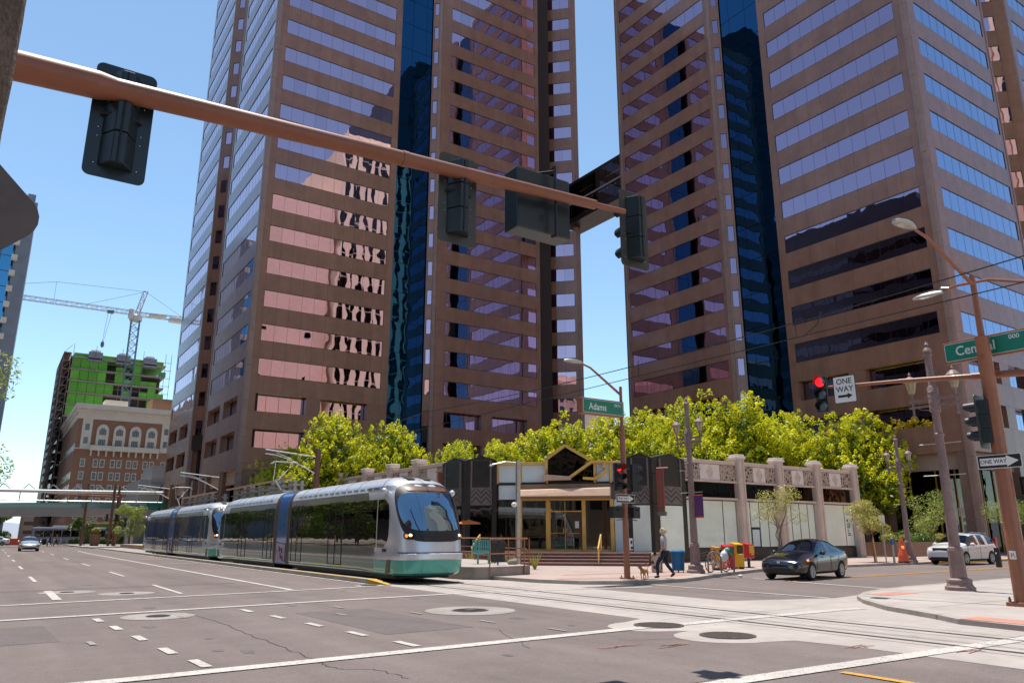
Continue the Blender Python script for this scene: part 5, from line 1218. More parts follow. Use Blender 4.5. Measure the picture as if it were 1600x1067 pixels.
    for y0 in (LEN, TOT - LEN - .42):
        for i in range(3): loop('bellows', 'bellows', y0 + i * .14, y0 + i * .14 + .13, 1.0 + (.012 if i != 1 else -.02))
    bl = loop('blue_module', 'tram_blue', LEN + .43, TOT - LEN - .43, 1.0)
    for sg in (-1, 1):
        b = MB(); b.add([(sg * 1.332, LEN + .5, .3), (sg * 1.332, TOT - LEN - .5, .3), (sg * 1.332, TOT - LEN - .5, 1.25), (sg * 1.332, LEN + .5, 1.1)], [(0, 1, 2, 3)]); b.build('purple_band', 'tram_purple', T)
        b = MB()
        for i, (yy, zz) in enumerate([(.8, .4), (.95, .75), (1.1, .5), (1.3, .8)]): b.tube((sg * 1.337, LEN + yy, zz), (sg * 1.337, LEN + yy + .12, zz + .22), .03, n=4)
        b.build('pink_scribble', 'plastic_red', T)
    b = MB(); y = 18.4
    b.box(-.7, .7, y - 2.4, y + .6, 3.56, 3.66); b.path([(0, y - .2, 3.66), (0, y + 1.3, 4.35)], .045); b.path([(-.12, y + 1.3, 4.35), (-.5, y - .2, 5.16)], .02); b.path([(.12, y + 1.3, 4.35), (.5, y - .2, 5.16)], .02)
    b.path([(-.8, y - .2, 5.08), (-.62, y - .2, 5.2), (.62, y - .2, 5.2), (.8, y - .2, 5.08)], .022); b.path([(-.8, y - .5, 5.08), (-.62, y - .5, 5.2), (.62, y - .5, 5.2), (.8, y - .5, 5.08)], .022); b.path([(0, y + 1.3, 4.35), (.5, y - .2, 5.1)], .012); b.build('pantograph', 'galv', T)
    return T
glass_tint('glass_tint_screen', (0.26, 0.36, 0.44), (0.01, 0.012, 0.012), wav=(1.0, .004))
tr = build_tram('leading silver light rail car with teal skirt and blue middle, its cab facing the crossing', (13.22, 24.1, .02)); tr.scale = (1, 1, 1.07)
copy_tree(tr, (13.22, 51.7, .02), scale=(1, 1, 1.07), label='rear light rail car coupled behind, its white cab top between the two blue joints')
# overhead wires
for x, lab in ((13.3, 'contact and messenger wires hung above the tram track towards the right'),):
    t = thing('overhead_wire', lab, 'wire', (x, 4, 5.6)); o = (x, 4, 5.6)
    b = MB(o); b.path([(x, y, 5.60 + .0 * y) for y in range(-60, 130, 10)], .011, 4); b.build('contact_wire', 'plastic_black', t)
    b = MB(o); pts = []
    for y in range(-60, 130, 2):
        q = ((y - 0) % 26) / 26; pts.append((x, y, 6.12 - .35 * (1 - (2 * q - 1) ** 2) + .12))
    b.path(pts, .012, 4); b.build('messenger_wire', 'plastic_black', t)
    b = MB(o)
    for y in (9.2, 13.9, 18.5, 24, 31): b.path([(x, y, 5.6), (x, y, 6.0)], .008, 4); 
    b.path([(x, 8.6, 6.0), (x + .1, 8.75, 5.8), (x, 9.0, 5.61)], .012, 4); b.build('dropper', 'plastic_black', t)
# ================================================================ CARS
def car_body(st, wheels, wr, wd, paint, cab, level=2):
    """st: stations (x, zu, zb, zt, w, wt); cab: dict of x-ranges for glass"""
    n = 10; vs = []; fs = []; mi = []
    def sec(s_):
        x, zu, zb, zt, w_, wt = s_
        p = [(0, zu), (w_ * .82, zu), (w_ * .965, zu + .09), (w_, zu + (zb - zu) * .5), (w_ * .985, zb - .07), (w_ * .935, zb), (w_ * .935 + (wt - w_ * .935) * .5, zb + (zt - .05 - zb) * .55), (wt, zt - .05), (wt * .6, zt - .004), (0, zt + .018)]
        return [(x, y, z) for y, z in p] + [(x, -y, z) for y, z in p[-2:0:-1]]
    S2 = [sec(s_) for s_ in st]; k = len(S2[0])
    for r in S2: vs += r
    for i in range(len(st) - 1):
        xm = (st[i][0] + st[i + 1][0]) / 2
        for j in range(k):
            fs.append((i * k + j, i * k + (j + 1) % k, (i + 1) * k + (j + 1) % k, (i + 1) * k + j))
            jj = j if j < 9 else k - 1 - j; m_ = 0
            if jj in (5, 6) and any(a <= xm <= b for a, b in cab['side']): m_ = 1
            if jj in (7, 8) and any(a <= xm <= b for a, b in cab['screen']): m_ = 2
            if jj in (0, 1): m_ = 3
            mi.append(m_)
    fs.append(tuple(range(k))); mi.append(0); fs.append(tuple(range((len(st) - 1) * k + k - 1, (len(st) - 1) * k - 1, -1))); mi.append(0)
    me = bpy.data.meshes.new('car'); me.from_pydata(vs, [], fs)
    for m_ in (paint, 'glass_car', 'glass_car', 'plastic_black', 'plastic_black'): me.materials.append(M[m_])
    me.polygons.foreach_set('material_index', mi); me.update()
    bm = bmesh.new(); bm.from_mesh(me); bmesh.ops.recalc_face_normals(bm, faces=bm.faces); bm.to_mesh(me); bm.free()
    me = evaluated(me, [('SUBSURF', {'levels': level, 'render_levels': level})])
    cut = MB()
    for x in wheels:
        for s_ in (-1, 1): cut.tube((x, s_ * (wd - .28), wr * .98), (x, s_ * (wd + .3), wr * .98), wr * 1.13, n=28)
    cm = cut.mesh('cut', 'plastic_black'); co = bpy.data.objects.new('cut', cm); COL.objects.link(co)
    me = evaluated(me, [('BOOLEAN', {'object': co, 'operation': 'DIFFERENCE', 'solver': 'EXACT'})]); bpy.data.objects.remove(co, do_unlink=True)
    return me
def wheel_mesh(r, w_=.2, spokes=7):
    ty = MB(); ty.tube((0, -w_ / 2, 0), (0, w_ / 2, 0), r * .97, n=28, caps=False)
    prof = [(r * .66, w_ / 2 + .005), (r * .90, w_ / 2 + .008), (r, w_ / 2 - .03), (r, -w_ / 2 + .03), (r * .9, -w_ / 2)]
    ty = MB(); nn = 28; vs = []
    for rr_, y in prof: vs += [(rr_ * math.cos(2 * math.pi * i / nn), y, rr_ * math.sin(2 * math.pi * i / nn)) for i in range(nn)]
    ty.add(vs, [(j * nn + i, (j + 1) * nn + i, (j + 1) * nn + (i + 1) % nn, j * nn + (i + 1) % nn) for j in range(len(prof) - 1) for i in range(nn)])
    ty.tube((0, w_ / 2 - .07, 0), (0, w_ / 2 - .05, 0), r * .66, n=24)
    rm = MB(); rr0 = r * .66; vs = []
    for q, y in ((rr0, w_ / 2 + .006), (rr0 * .9, w_ / 2 + .008), (rr0 * .88, w_ / 2 - .05)): vs += [(q * math.cos(2 * math.pi * i / nn), y, q * math.sin(2 * math.pi * i / nn)) for i in range(nn)]
    rm.add(vs, [(j * nn + i, (j + 1) * nn + i, (j + 1) * nn + (i + 1) % nn, j * nn + (i + 1) % nn) for j in range(2) for i in range(nn)])
    rm.tube((0, w_ / 2 - .04, 0), (0, w_ / 2 - .002, 0), r * .17, r * .14, n=14)
    for s_ in range(spokes):
        a = 2 * math.pi * s_ / spokes; c, s__ = math.cos(a), math.sin(a); h0, h1 = r * .055, r * .10
        f = lambda q, h, y: (q * c - h * s__, y, q * s__ + h * c)
        y1, y0 = w_ / 2 - .004, w_ / 2 - .035
        rm.hexa([f(r * .1, -h0, y0), f(rr0 * .93, -h1, y0), f(rr0 * .93, h1, y0), f(r * .1, h0, y0), f(r * .1, -h0, y1), f(rr0 * .93, -h1, y1 - .005), f(rr0 * .93, h1, y1 - .005), f(r * .1, h0, y1)])
    return ty.mesh('tyre', 'rubber', True), rm.mesh('rim', 'alloy', True)
def add_wheels(T, xs_, r, hw):
    ty, rm = wheel_mesh(r)
    for x in xs_:
        for s_ in (-1, 1):
            wq = link_mesh('wheel', ty, T); wq.location = (x, s_ * (hw - .11), r); wq.rotation_euler = (0, .3 * x, 0 if s_ > 0 else math.pi)
            link_mesh('rim', rm, wq)
SED = [(2.28, .34, .50, .60, .48, .36), (2.22, .22, .60, .68, .70, .54), (2.05, .18, .68, .765, .815, .66), (1.7, .18, .76, .85, .87, .76), (1.3, .18, .82, .915, .878, .79), (1.0, .18, .86, .965, .878, .79),
       (.92, .18, .865, .99, .878, .785), (.35, .18, .90, 1.30, .878, .64), (.12, .18, .905, 1.405, .878, .585), (-.28, .18, .915, 1.462, .878, .565), (-.36, .18, .92, 1.465, .878, .565), (-.8, .18, .93, 1.45, .878, .555), (-1.05, .18, .945, 1.40, .878, .55),
       (-1.15, .18, .95, 1.37, .876, .55), (-1.62, .18, .985, 1.17, .87, .64), (-1.72, .19, .99, 1.13, .865, .68), (-2.0, .22, 1.0, 1.075, .84, .70), (-2.2, .30, .96, 1.03, .76, .62), (-2.28, .38, .80, .88, .6, .48)]
CAB = {'side': [(-.28, .92), (-1.15, -.36)], 'screen': [(.12, .92), (-1.62, -1.15)]}
def sedan(label, loc, rz, paint, group=None, blue_strip=False, plate=True):
    T = thing('parked_car' if group else 'sedan', label, 'car', loc, rz)
    me = car_body(SED, (1.38, -1.27), .315, .875, paint, CAB); split_by_material(me, ['body', 'side_window', 'windscreen', 'underbody', 'wheel_arch'], T)
    add_wheels(T, (1.38, -1.27), .315, .878)
    b = MB(); b.box(-1.6, 1.0, -.55, .55, .3, .72); b.build('cabin_floor', 'seat_dark', T)
    for x, y in ((.05, .38), (.05, -.38), (-.85, .38), (-.85, -.38)):
        b = MB(); b.box(x - .22, x + .22, y - .22, y + .22, .5, .72); b.hexa([(x - .3, y - .22, .7), (x - .12, y - .22, .7), (x - .12, y + .22, .7), (x - .3, y + .22, .7), (x - .42, y - .2, 1.2), (x - .3, y - .2, 1.2), (x - .3, y + .2, 1.2), (x - .42, y + .2, 1.2)]); b.build('car_seat', 'seat_dark', T, bevel=.03)
    b = MB(); b.box(.55, .95, -.7, .7, .7, .9); b.build('dashboard', 'plastic_black', T, bevel=.04)
    for s_ in (-1, 1):
        b = MB(); b.hexa([(2.03, s_ * .42, .60), (1.62, s_ * .80, .66), (1.5, s_ * .80, .72), (1.95, s_ * .40, .72), (2.12, s_ * .44, .61), (1.70, s_ * .858, .66), (1.55, s_ * .862, .765), (2.03, s_ * .46, .755)]); b.build('headlight', 'lamp_clear', T, bevel=.02)
        b = MB(); b.ball((1.66, s_ * .835, .70), .07, 8, 5, sz=.6); b.build('turn_signal', 'amber_light', T)
        b = MB(); b.ball((2.0, s_ * .62, .66), .06, 10, 6); b.build('lamp_lens', 'chrome', T)
        b = MB(); b.hexa([(-2.2, s_ * .5, .78), (-1.95, s_ * .80, .78), (-1.9, s_ * .82, .98), (-2.12, s_ * .5, .98), (-2.29, s_ * .52, .78), (-2.02, s_ * .86, .78), (-1.92, s_ * .87, .96), (-2.22, s_ * .52, .96)]); b.build('tail_light', 'red_light', T, bevel=.02)
        b = MB(); b.ball((.62, s_ * .98, .96), .12, 10, 6, sx=.7, sz=.65); b.tube((.62, s_ * .84, .92), (.62, s_ * .95, .94), .025); b.build('wing_mirror', paint, T, smooth=True)
        for x in (-.28, .62): b = MB(); b.box(x - .07 - .25, x + .07 - .25, s_ * .872, s_ * .895, .80, .825); b.build('door_handle', paint, T)
        b = MB(); b.path([(.95, s_ * .872, .35), (.93, s_ * .884, .6), (.9, s_ * .866, .83)], .006, 4); b.path([(-.32, s_ * .874, .3), (-.32, s_ * .886, .6), (-.32, s_ * .866, .86)], .006, 4); b.path([(-1.15, s_ * .86, .86), (-1.0, s_ * .885, .62)], .006, 4); b.build('door_seam', 'plastic_black', T)
        b = MB(); b.ball((2.03, s_ * .66, .36), .09, 10, 6, sx=.5); b.build('fog_lamp', 'plastic_black', T)
    b = MB(); b.hexa([(2.1, -.46, .27), (2.1, .46, .27), (2.14, .5, .42), (2.14, -.5, .42), (2.255, -.44, .27), (2.255, .44, .27), (2.285, .5, .43), (2.285, -.5, .43)]); b.build('grille', 'plastic_black', T, bevel=.02)
    b = MB(); b.path([(2.17, -.54, .585), (2.275, -.3, .575), (2.295, 0, .572), (2.275, .3, .575), (2.17, .54, .585)], .018, 6); b.build('trim_strip', 'tram_blue' if blue_strip else 'chrome', T)
    b = MB(); b.box(2.26, 2.30, -.06, .06, .60, .68); b.build('emblem', 'chrome', T, bevel=.01)
    return T
sedan('black four door sedan stopped at the crossing with a blue strip over its grille', (27.15, 19.35, 0), R(180 + 11), 'paint_blackcar', blue_strip=True).scale = (1.02, 1.02, 1.03)
sc_ = sedan('silver car coming towards the camera down the tram street', (3.85, 98.5, 0), R(-90), 'paint_silvercar'); sc_.scale = (1.02, 1.03, 1.03)
SUV = [(2.46, .36, .62, .76, .58, .48), (2.40, .24, .74, .88, .80, .70), (2.2, .20, .88, 1.0, .92, .80), (1.8, .20, .96, 1.09, .955, .86), (1.4, .20, 1.0, 1.15, .96, .87), (1.22, .20, 1.02, 1.19, .96, .86),
       (.70, .20, 1.04, 1.50, .96, .74), (.42, .20, 1.05, 1.67, .96, .69), (.0, .20, 1.06, 1.745, .96, .67), (-.15, .20, 1.06, 1.75, .96, .67), (-.25, .20, 1.06, 1.755, .96, .67), (-1.15, .20, 1.08, 1.745, .96, .665), (-1.25, .20, 1.085, 1.74, .96, .665),
       (-1.95, .20, 1.13, 1.68, .95, .66), (-2.1, .22, 1.14, 1.62, .94, .68), (-2.36, .26, 1.12, 1.22, .90, .76), (-2.44, .34, 1.0, 1.08, .82, .72), (-2.48, .42, .85, .92, .72, .6)]
U = thing('suv', 'white sport utility vehicle standing at the yellow kerb behind the lamp posts', 'car', (47.6, 23.3, 0), R(180))
me = car_body(SUV, (1.48, -1.5), .37, .96, 'paint_whitecar', {'side': [(-.15, 1.22), (-1.15, -.25), (-2.1, -1.25)], 'screen': [(.42, 1.22), (-2.36, -2.1)]})
split_by_material(me, ['body', 'side_window', 'windscreen', 'underbody', 'wheel_arch'], U); add_wheels(U, (1.48, -1.5), .37, .96)
b = MB(); b.box(-1.9, 1.1, -.6, .6, .4, .95); b.build('cabin_floor', 'seat_dark', U)
for x, y in ((.15, .4), (.15, -.4), (-.8, .4), (-.8, -.4)): b = MB(); b.box(x - .25, x + .2, y - .25, y + .25, .8, 1.0); b.box(x - .35, x - .2, y - .25, y + .25, .9, 1.5); b.build('car_seat', 'seat_dark', U)
b = MB(); b.hexa([(2.3, -.42, .62), (2.3, .42, .62), (2.25, .44, .95), (2.25, -.44, .95), (2.45, -.42, .62), (2.45, .42, .62), (2.42, .46, .94), (2.42, -.46, .94)]); b.build('grille', 'plastic_black', U, bevel=.03)
b = MB(); b.box(2.35, 2.47, -.55, .55, .34, .44); b.build('bumper_slot', 'plastic_black', U)
for s_ in (-1, 1):
    b = MB(); b.hexa([(2.2, s_ * .5, .82), (1.95, s_ * .86, .84), (1.9, s_ * .86, .94), (2.15, s_ * .5, .96), (2.36, s_ * .5, .82), (2.06, s_ * .925, .84), (2.02, s_ * .93, .95), (2.32, s_ * .52, .96)]); b.build('headlight', 'lamp_clear', U, bevel=.02)
    b = MB(); b.ball((.85, s_ * 1.06, 1.13), .15, 10, 6, sx=.6, sz=.7); b.tube((.85, s_ * .9, 1.06), (.85, s_ * 1.0, 1.1), .03); b.build('wing_mirror', 'paint_whitecar', U, smooth=True)
    b = MB(); b.path([(1.25, s_ * .955, .4), (1.22, s_ * .965, 1.0)], .007, 4); b.path([(-.2, s_ * .965, .3), (-.2, s_ * .96, 1.05)], .007, 4); b.build('door_seam', 'plastic_black', U)
    for x in (.1, -.95): b = MB(); b.box(x - .1, x + .1, s_ * .955, s_ * .985, .93, .96); b.build('door_handle', 'chrome', U)
    b = MB(); b.box(-2.45, -2.2, s_ * .78, s_ * .93, .9, 1.5); b.build('tail_light', 'red_light', U, bevel=.02)
    b = MB(); b.path([(.2, s_ * .62, 1.76), (0, s_ * .62, 1.8), (-1.7, s_ * .62, 1.77), (-1.85, s_ * .62, 1.72)], .018, 5); b.build('roof_rail', 'chrome', U)
# far traffic
BU = thing('city_bus', 'long grey and white city bus crossing behind the footbridge', 'bus', (12.5, 162, 0))
b = MB(); b.box(-6, 6, -1.25, 1.25, .35, 3.0); b.box(-3, 3.5, -1.0, 1.0, 3.0, 3.3); b.build('body', 'facade_grey', BU, bevel=.15)
for i in range(8): b = MB(); b.box(-5.6 + i * 1.4, -4.35 + i * 1.4, -1.28, -1.24, 1.35, 2.5); b.build('window', 'glass_black', BU)
b = MB(); b.box(-6.03, -5.9, -1.1, 1.1, 1.2, 2.8); b.build('windscreen', 'glass_black', BU)
for x in (-4, 3.6): b = MB(); b.tube((x, -1.27, .5), (x, -1.0, .5), .5, n=14); b.build('wheel', 'rubber', BU)
wc = sedan('small white car far off at the left edge beside the orange barrier', (.9, 150, 0), R(180), 'paint_whitecar'); wc.scale = (1, 1, 1)
t = thing('barrier', 'orange construction barrier left of the bus', 'barrier', (4.3, 157, 0)); b = MB(); b.hexa([(-1.6, -.25, 0), (1.6, -.25, 0), (1.6, .25, 0), (-1.6, .25, 0), (-1.5, -.12, 1.1), (1.5, -.12, 1.1), (1.5, .12, 1.1), (-1.5, .12, 1.1)]); b.build('panel', 'cone_orange', t)
# ================================================================ STREET FURNITURE
def rrect(w_, h, r, n=5):
    pts = []
    for cx, cz, a0 in ((w_ / 2 - r, h / 2 - r, 0), (-w_ / 2 + r, h / 2 - r, 90), (-w_ / 2 + r, -h / 2 + r, 180), (w_ / 2 - r, -h / 2 + r, 270)):
        for i in range(n + 1): a = R(a0 + 90 * i / n); pts.append((cx + r * math.cos(a), cz + r * math.sin(a)))
    return pts
def plate(pts, y0, y1, name, m, parent, off=(0, 0, 0)):
    b = MB(); k = len(pts); b.add([(x + off[0], y0 + off[1], z + off[2]) for x, z in pts] + [(x + off[0], y1 + off[1], z + off[2]) for x, z in pts], [tuple(range(k)), tuple(range(2 * k - 1, k - 1, -1))] + [(i, k + i, k + (i + 1) % k, (i + 1) % k) for i in range(k)])
    return b.build(name, m, parent)
def signal(label, loc, rz, lit='red', backplate=True, plate_m='plate_grey', hood_m='signal_black', group=None, body_m='signal_dark'):
    """traffic signal head; local front is -Y, centred on loc"""
    T = thing('traffic_signal', label, 'traffic light', loc, rz, group)
    if backplate: plate(rrect(.58, 1.28, .07), -.01, .004, 'backplate', plate_m, T)
    for i, (z, c) in enumerate(((.35, 'red'), (0, 'amber'), (-.35, 'green'))):
        b = MB(); b.box(-.165, .165, -.06, -.01, z - .165, z + .165); sct = b.build('section', body_m, T, bevel=.015)
        b = MB(); b.hexa([(-.165, .005, z - .168), (.165, .005, z - .168), (.06, .19, z - .168), (-.06, .19, z - .168), (-.165, .005, z + .168), (.165, .005, z + .168), (.06, .19, z + .168), (-.06, .19, z + .168)]); b.build('housing', body_m, sct, bevel=.008)
        b = MB(); b.tube((0, -.075, z), (0, -.062, z), .135, n=22); b.build('lens', 'lamp_red' if lit == c else 'lamp_off', sct)
        b = MB(); vs = []; n = 18
        for y, r in ((-.06, .15), (-.32, .135)):
            for rr_ in (r, r - .008): vs += [(rr_ * math.cos(R(-35 + 250 * q / n)), y + (0.10 * max(0, -math.sin(R(-35 + 250 * q / n))) if y < -.2 else 0), z + rr_ * math.sin(R(-35 + 250 * q / n))) for q in range(n + 1)]
        m_ = n + 1; fs = []
        for q in range(n): fs += [(q, q + 1, 2 * m_ + q + 1, 2 * m_ + q), (m_ + q, 3 * m_ + q, 3 * m_ + q + 1, m_ + q + 1), (2 * m_ + q, 2 * m_ + q + 1, 3 * m_ + q + 1, 3 * m_ + q)]
        b.add(vs, fs); b.build('visor', hood_m, sct)
    b = MB()
    for z in (-.5, -.2, -.1, .22, .3, .5):
        for x in (-.2, .2): b.ball((x, .008, z), .007, 5, 4)
    b.build('screws', 'chrome', T)
    return T
def pole_round(T, o, prof, m, name='pole', n=20):
    b = MB(); b.lathe(o, prof, n); return b.build(name, m, T, smooth=True)
def cobra(parent, p0, p1, m='pole_rust', lo=(0, 0, 0), head_dir=None):
    """tapered arm from p0 to p1 with a cobra head luminaire"""
    p0 = Vector(p0); p1 = Vector(p1); d = (p1 - p0); d.z = 0; d.normalize(); b = MB()
    mid = p0 + (p1 - p0) * .75 + Vector((0, 0, .12)); b.tube(p0, mid, .05, .038, 10); b.tube(mid, p1, .038, .032, 10); b.build('arm', m, parent, smooth=True)
    b = MB(); s_ = Vector((-d.y, d.x, 0)); prof = [(-.12, .04, .05), (.0, .09, .08), (.2, .15, .1), (.45, .17, .1), (.65, .13, .08), (.78, .05, .04)]
    vs = []
    for t, w_, h in prof:
        for q in range(12):
            a = 2 * math.pi * q / 12; z = math.sin(a); vs.append(tuple(p1 + d * t + s_ * (w_ * math.cos(a)) + Vector((0, 0, h * z if z > 0 else .03 * z))))
    b.add(vs, [(j * 12 + q, j * 12 + (q + 1) % 12, (j + 1) * 12 + (q + 1) % 12, (j + 1) * 12 + q) for j in range(5) for q in range(12)] + [tuple(range(12)), tuple(range(71, 59, -1))])
    hd = b.build('lamp_head', 'galv', parent, smooth=True)
    b = MB(); c = p1 + d * .38 + Vector((0, 0, -.035)); b.hexa([tuple(c - d * .2 - s_ * .09), tuple(c + d * .2 - s_ * .09), tuple(c + d * .2 + s_ * .09), tuple(c - d * .2 + s_ * .09)] + [tuple(c + x + Vector((0, 0, .02))) for x in (-d * .2 - s_ * .09, d * .2 - s_ * .09, d * .2 + s_ * .09, -d * .2 + s_ * .09)]); b.build('lens', 'lens_clear', hd)
# --- foreground mast arm across the top left, with its signals
A0 = (-.9, 8.0, 0); MA = thing('signal_mast', 'thick copper brown mast arm crossing the upper left of the view close overhead', 'mast arm', A0)
def az(x): return 6.06 + .057 * (x + .3)
b = MB(A0); b.lathe(A0, [(.26, 0), (.26, .04), (.19, .06), (.16, 7.2), (.0, 7.25)], 20); b.build('pole', 'pole_rust', MA, smooth=True)
segs = [(-.9, .30, .155, .145), (.30, .46, .145, .118), (.46, 3.7, .118, .095), (3.7, 3.78, .103, .101), (3.78, 5.2, .095, .083), (5.2, 6.9, .083, .073), (6.9, 7.5, .045, .043)]
for x0, x1, r0, r1 in segs:
    b = MB(A0); b.tube((x0, 8.0, az(x0)), (x1, 8.0, az(x1)), r0, r1, 24); b.build('arm', 'pole_rust_arm', MA, smooth=True)
for x in (.88, 3.9, 4.05, 5.55, 5.75):
    b = MB(A0); b.tube((x - .01, 8.0, az(x)), (x + .01, 8.0, az(x)), .108 - .006 * x, n=24); b.build('clamp_band', 'steel_rail', MA)
sg = [(.56, 5.82, 'dark traffic signal back hanging nearest under the mast arm at the upper left'), (4.62, 6.02, 'traffic signal seen from behind, second along the mast arm beside the boxy sign'), (7.84, 6.34, 'traffic signal seen from behind at the thin tip of the mast arm')]
for i, (x, z, l) in enumerate(sg):
    s_ = signal(l, (x, 8.16, z), math.pi, plate_m='signal_dark' if i == 0 else 'plate_grey')
    b = MB(); zz = az(min(x, 7.45)) - z; b.tube((0, .16, zz - .02), (0, .14, zz - .28), .03, n=8); b.path([(-.19, .02, zz - .24), (0, .19, zz - .26), (.19, .02, zz - .24)], .016, 6); b.tube((0, .19, -.52), (0, .19, .5), .014, n=6); b.build('bracket', 'signal_black', s_)
BS = thing('box_sign', 'large dark boxy electric sign seen from behind under the mast arm', 'sign', (6.1, 8.2, 6.36))
b = MB(); b.box(-.48, .48, 0, .34, -.46, .48); b.build('case', 'signal_dark', BS, bevel=.02)
b = MB(); b.path([(.12, -.02, .55), (.12, -.12, .58), (.12, -.12, -.52), (.12, -.02, -.5)], .022, 6); b.path([(.12, -.12, .5), (-.1, .1, .49)], .02, 6); b.build('bracket', 'signal_black', BS)
b = MB()
for z in (-.3, .18):
    for i in range(5): b.box(-.1, .0, -.006, .0, z + i * .025, z + i * .025 + .012)
b.build('louvres', 'signal_black', BS)
# --- rough pole and diamond sign back at the left edge, very near
NP = thing('rough_pole', 'rough pebbled brown post filling the top left corner', 'post', (-.40, 2.2, .1)); b = MB()
rr = random.Random(2); n = 40; rows = 60; vs = []
for j in range(rows + 1):
    for i in range(n):
        a = 2 * math.pi * i / n; r = .285 + .004 * rr.random(); vs.append((r * math.cos(a), r * math.sin(a), j * .075))
b.add(vs, [(j * n + i, j * n + (i + 1) % n, (j + 1) * n + (i + 1) % n, (j + 1) * n + i) for j in range(rows) for i in range(n)]); b.build('shaft', 'bark_rough', NP, smooth=True)
DS = thing('warning_sign', 'grey brown back of a diamond sign poking in at the left edge', 'sign', (-.46, 1.86, 2.32)); q = rrect(.68, .68, .055); c_, s__ = math.cos(R(45)), math.sin(R(45))
plate([(x * c_ - z * s__, x * s__ + z * c_) for x, z in q], -.002, .002, 'plate', 'sign_back', DS)
# --- decorative twin lantern posts
def lantern_post(label, loc, top=7.45):
    T = thing('lamp_post', label, 'lamp post', loc, 0, 'mauve twin lantern posts')
    b = MB(); b.lathe((0, 0, 0), [(.40, 0), (.40, .10), (.36, .12), (.32, .22), (.34, .24), (.33, .30), (.26, .34)], sq=8); b.build('base', 'pole_mauve', T, bevel=.01)
    b = MB(); b.lathe((0, 0, 0), [(.225, .34), (.205, 1.05), (.215, 1.1), (.19, 1.2), (.13, 1.24)], sq=8); b.build('pedestal', 'pole_mauve', T, bevel=.01)
    b = MB(); b.lathe((0, 0, 0), [(.155, 1.2), (.118, 4.45), (.15, 4.47), (.15, 4.53), (.115, 4.56), (.105, 5.2), (.155, 5.22), (.155, 5.95), (.12, 6.0), (.10, 6.05), (.09, 6.95), (.125, 6.97), (.125, 7.03), (.09, 7.05), (.13, 7.12), (.10, 7.2), (.03, 7.28), (.07, 7.33), (.0, top)], 16); b.build('shaft', 'pole_mauve', T, smooth=True)
    b = MB()
    for i in range(4):
        for s_ in (-1, 1): b.hexa([(s_ * .157, -.1, 5.28 + i * .16), (s_ * .157, .1, 5.28 + i * .16), (s_ * .15, .1, 5.3 + i * .16), (s_ * .15, -.1, 5.3 + i * .16), (s_ * .175, 0, 5.34 + i * .16), (s_ * .175, .02, 5.34 + i * .16), (s_ * .15, .1, 5.36 + i * .16), (s_ * .15, -.1, 5.36 + i * .16)])
    b.build('leaf_relief', 'pole_mauve', T)
    for s_ in (-1, 1):
        for z in (5.42, 5.62):
            b = MB(); b.box(-.022, .022, min(s_ * .14, s_ * .78), max(s_ * .14, s_ * .78), z - .035, z + .035); b.build('cross_arm', 'pole_mauve', T)
        b = MB(); b.tube((0, s_ * .66, 5.12), (0, s_ * .66, 5.85), .035, n=8); b.ball((0, s_ * .66, 5.12), .05, 8, 5); b.path([(0, s_ * .15, 5.75), (0, s_ * .45, 5.5), (0, s_ * .64, 5.72)], .013, 5); b.path([(0, s_ * .15, 5.28), (0, s_ * .4, 5.32), (0, s_ * .64, 5.45)], .013, 5); b.build('bracket', 'pole_mauve', T)
        L = MB(); L.lathe((0, s_ * .66, 5.85), [(.05, 0), (.09, .04), (.10, .07), (.165, .36), (.17, .38)], sq=8); la = L.build('lantern_glass', 'lamp_glass', T)
        L = MB(); L.lathe((0, s_ * .66, 5.85), [(.21, .37), (.22, .40), (.12, .52), (.05, .56), (.03, .6), (.045, .63), (.0, .72)], 12); L.lathe((0, s_ * .66, 5.82), [(.04, 0), (.08, .03), (.08, .06)], 10)
        for i in range(6): a = 2 * math.pi * i / 6; L.tube((.10 * math.cos(a), s_ * .66 + .10 * math.sin(a), 5.92), (.172 * math.cos(a), s_ * .66 + .172 * math.sin(a), 6.23), .008, n=4)
        L.build('lantern_cap', 'pole_mauve', T)
    for z, l_ in ((4.25, .62), (3.3, .62)):
        b = MB(); b.tube((0, -l_, z), (0, l_, z), .013, n=6); b.build('banner_rod', 'galv', T)
    return T
lp1 = lantern_post('mauve twin lantern post with a purple banner by the bicycle', (24.75, 22.95, SW))
copy_tree(lp1, (23.62, 11.75, .1), label='largest mauve twin lantern post, on the near corner before the white car')
copy_tree(lp1, (44.9, 24.95, SW), label='furthest mauve twin lantern post, beside the orange flag and parking meter')
bn = thing('banner', 'small purple banner hanging from the lantern post by the bicycle', 'banner', (24.75, 22.35, 2.35)); b = MB(); b.box(-.006, .006, -.02, .45, .05, .93); b.build('cloth', 'banner_purple', bn)
b = MB(); b.box(-.0075, .0075, -.02, .45, 0, .05); b.box(-.0075, .0075, -.02, .45, .93, .97); b.build('orange_hem', 'cone_orange', bn); b = MB()
for i in range(9):
    for j in range(10): 
        if 2 < i < 7 and j > 5: continue
        b.box(-.009, .009, .02 + i * .045, .035 + i * .045, .12 + j * .08, .13 + j * .08)
b.build('dot_print', 'pole_mauve', bn)
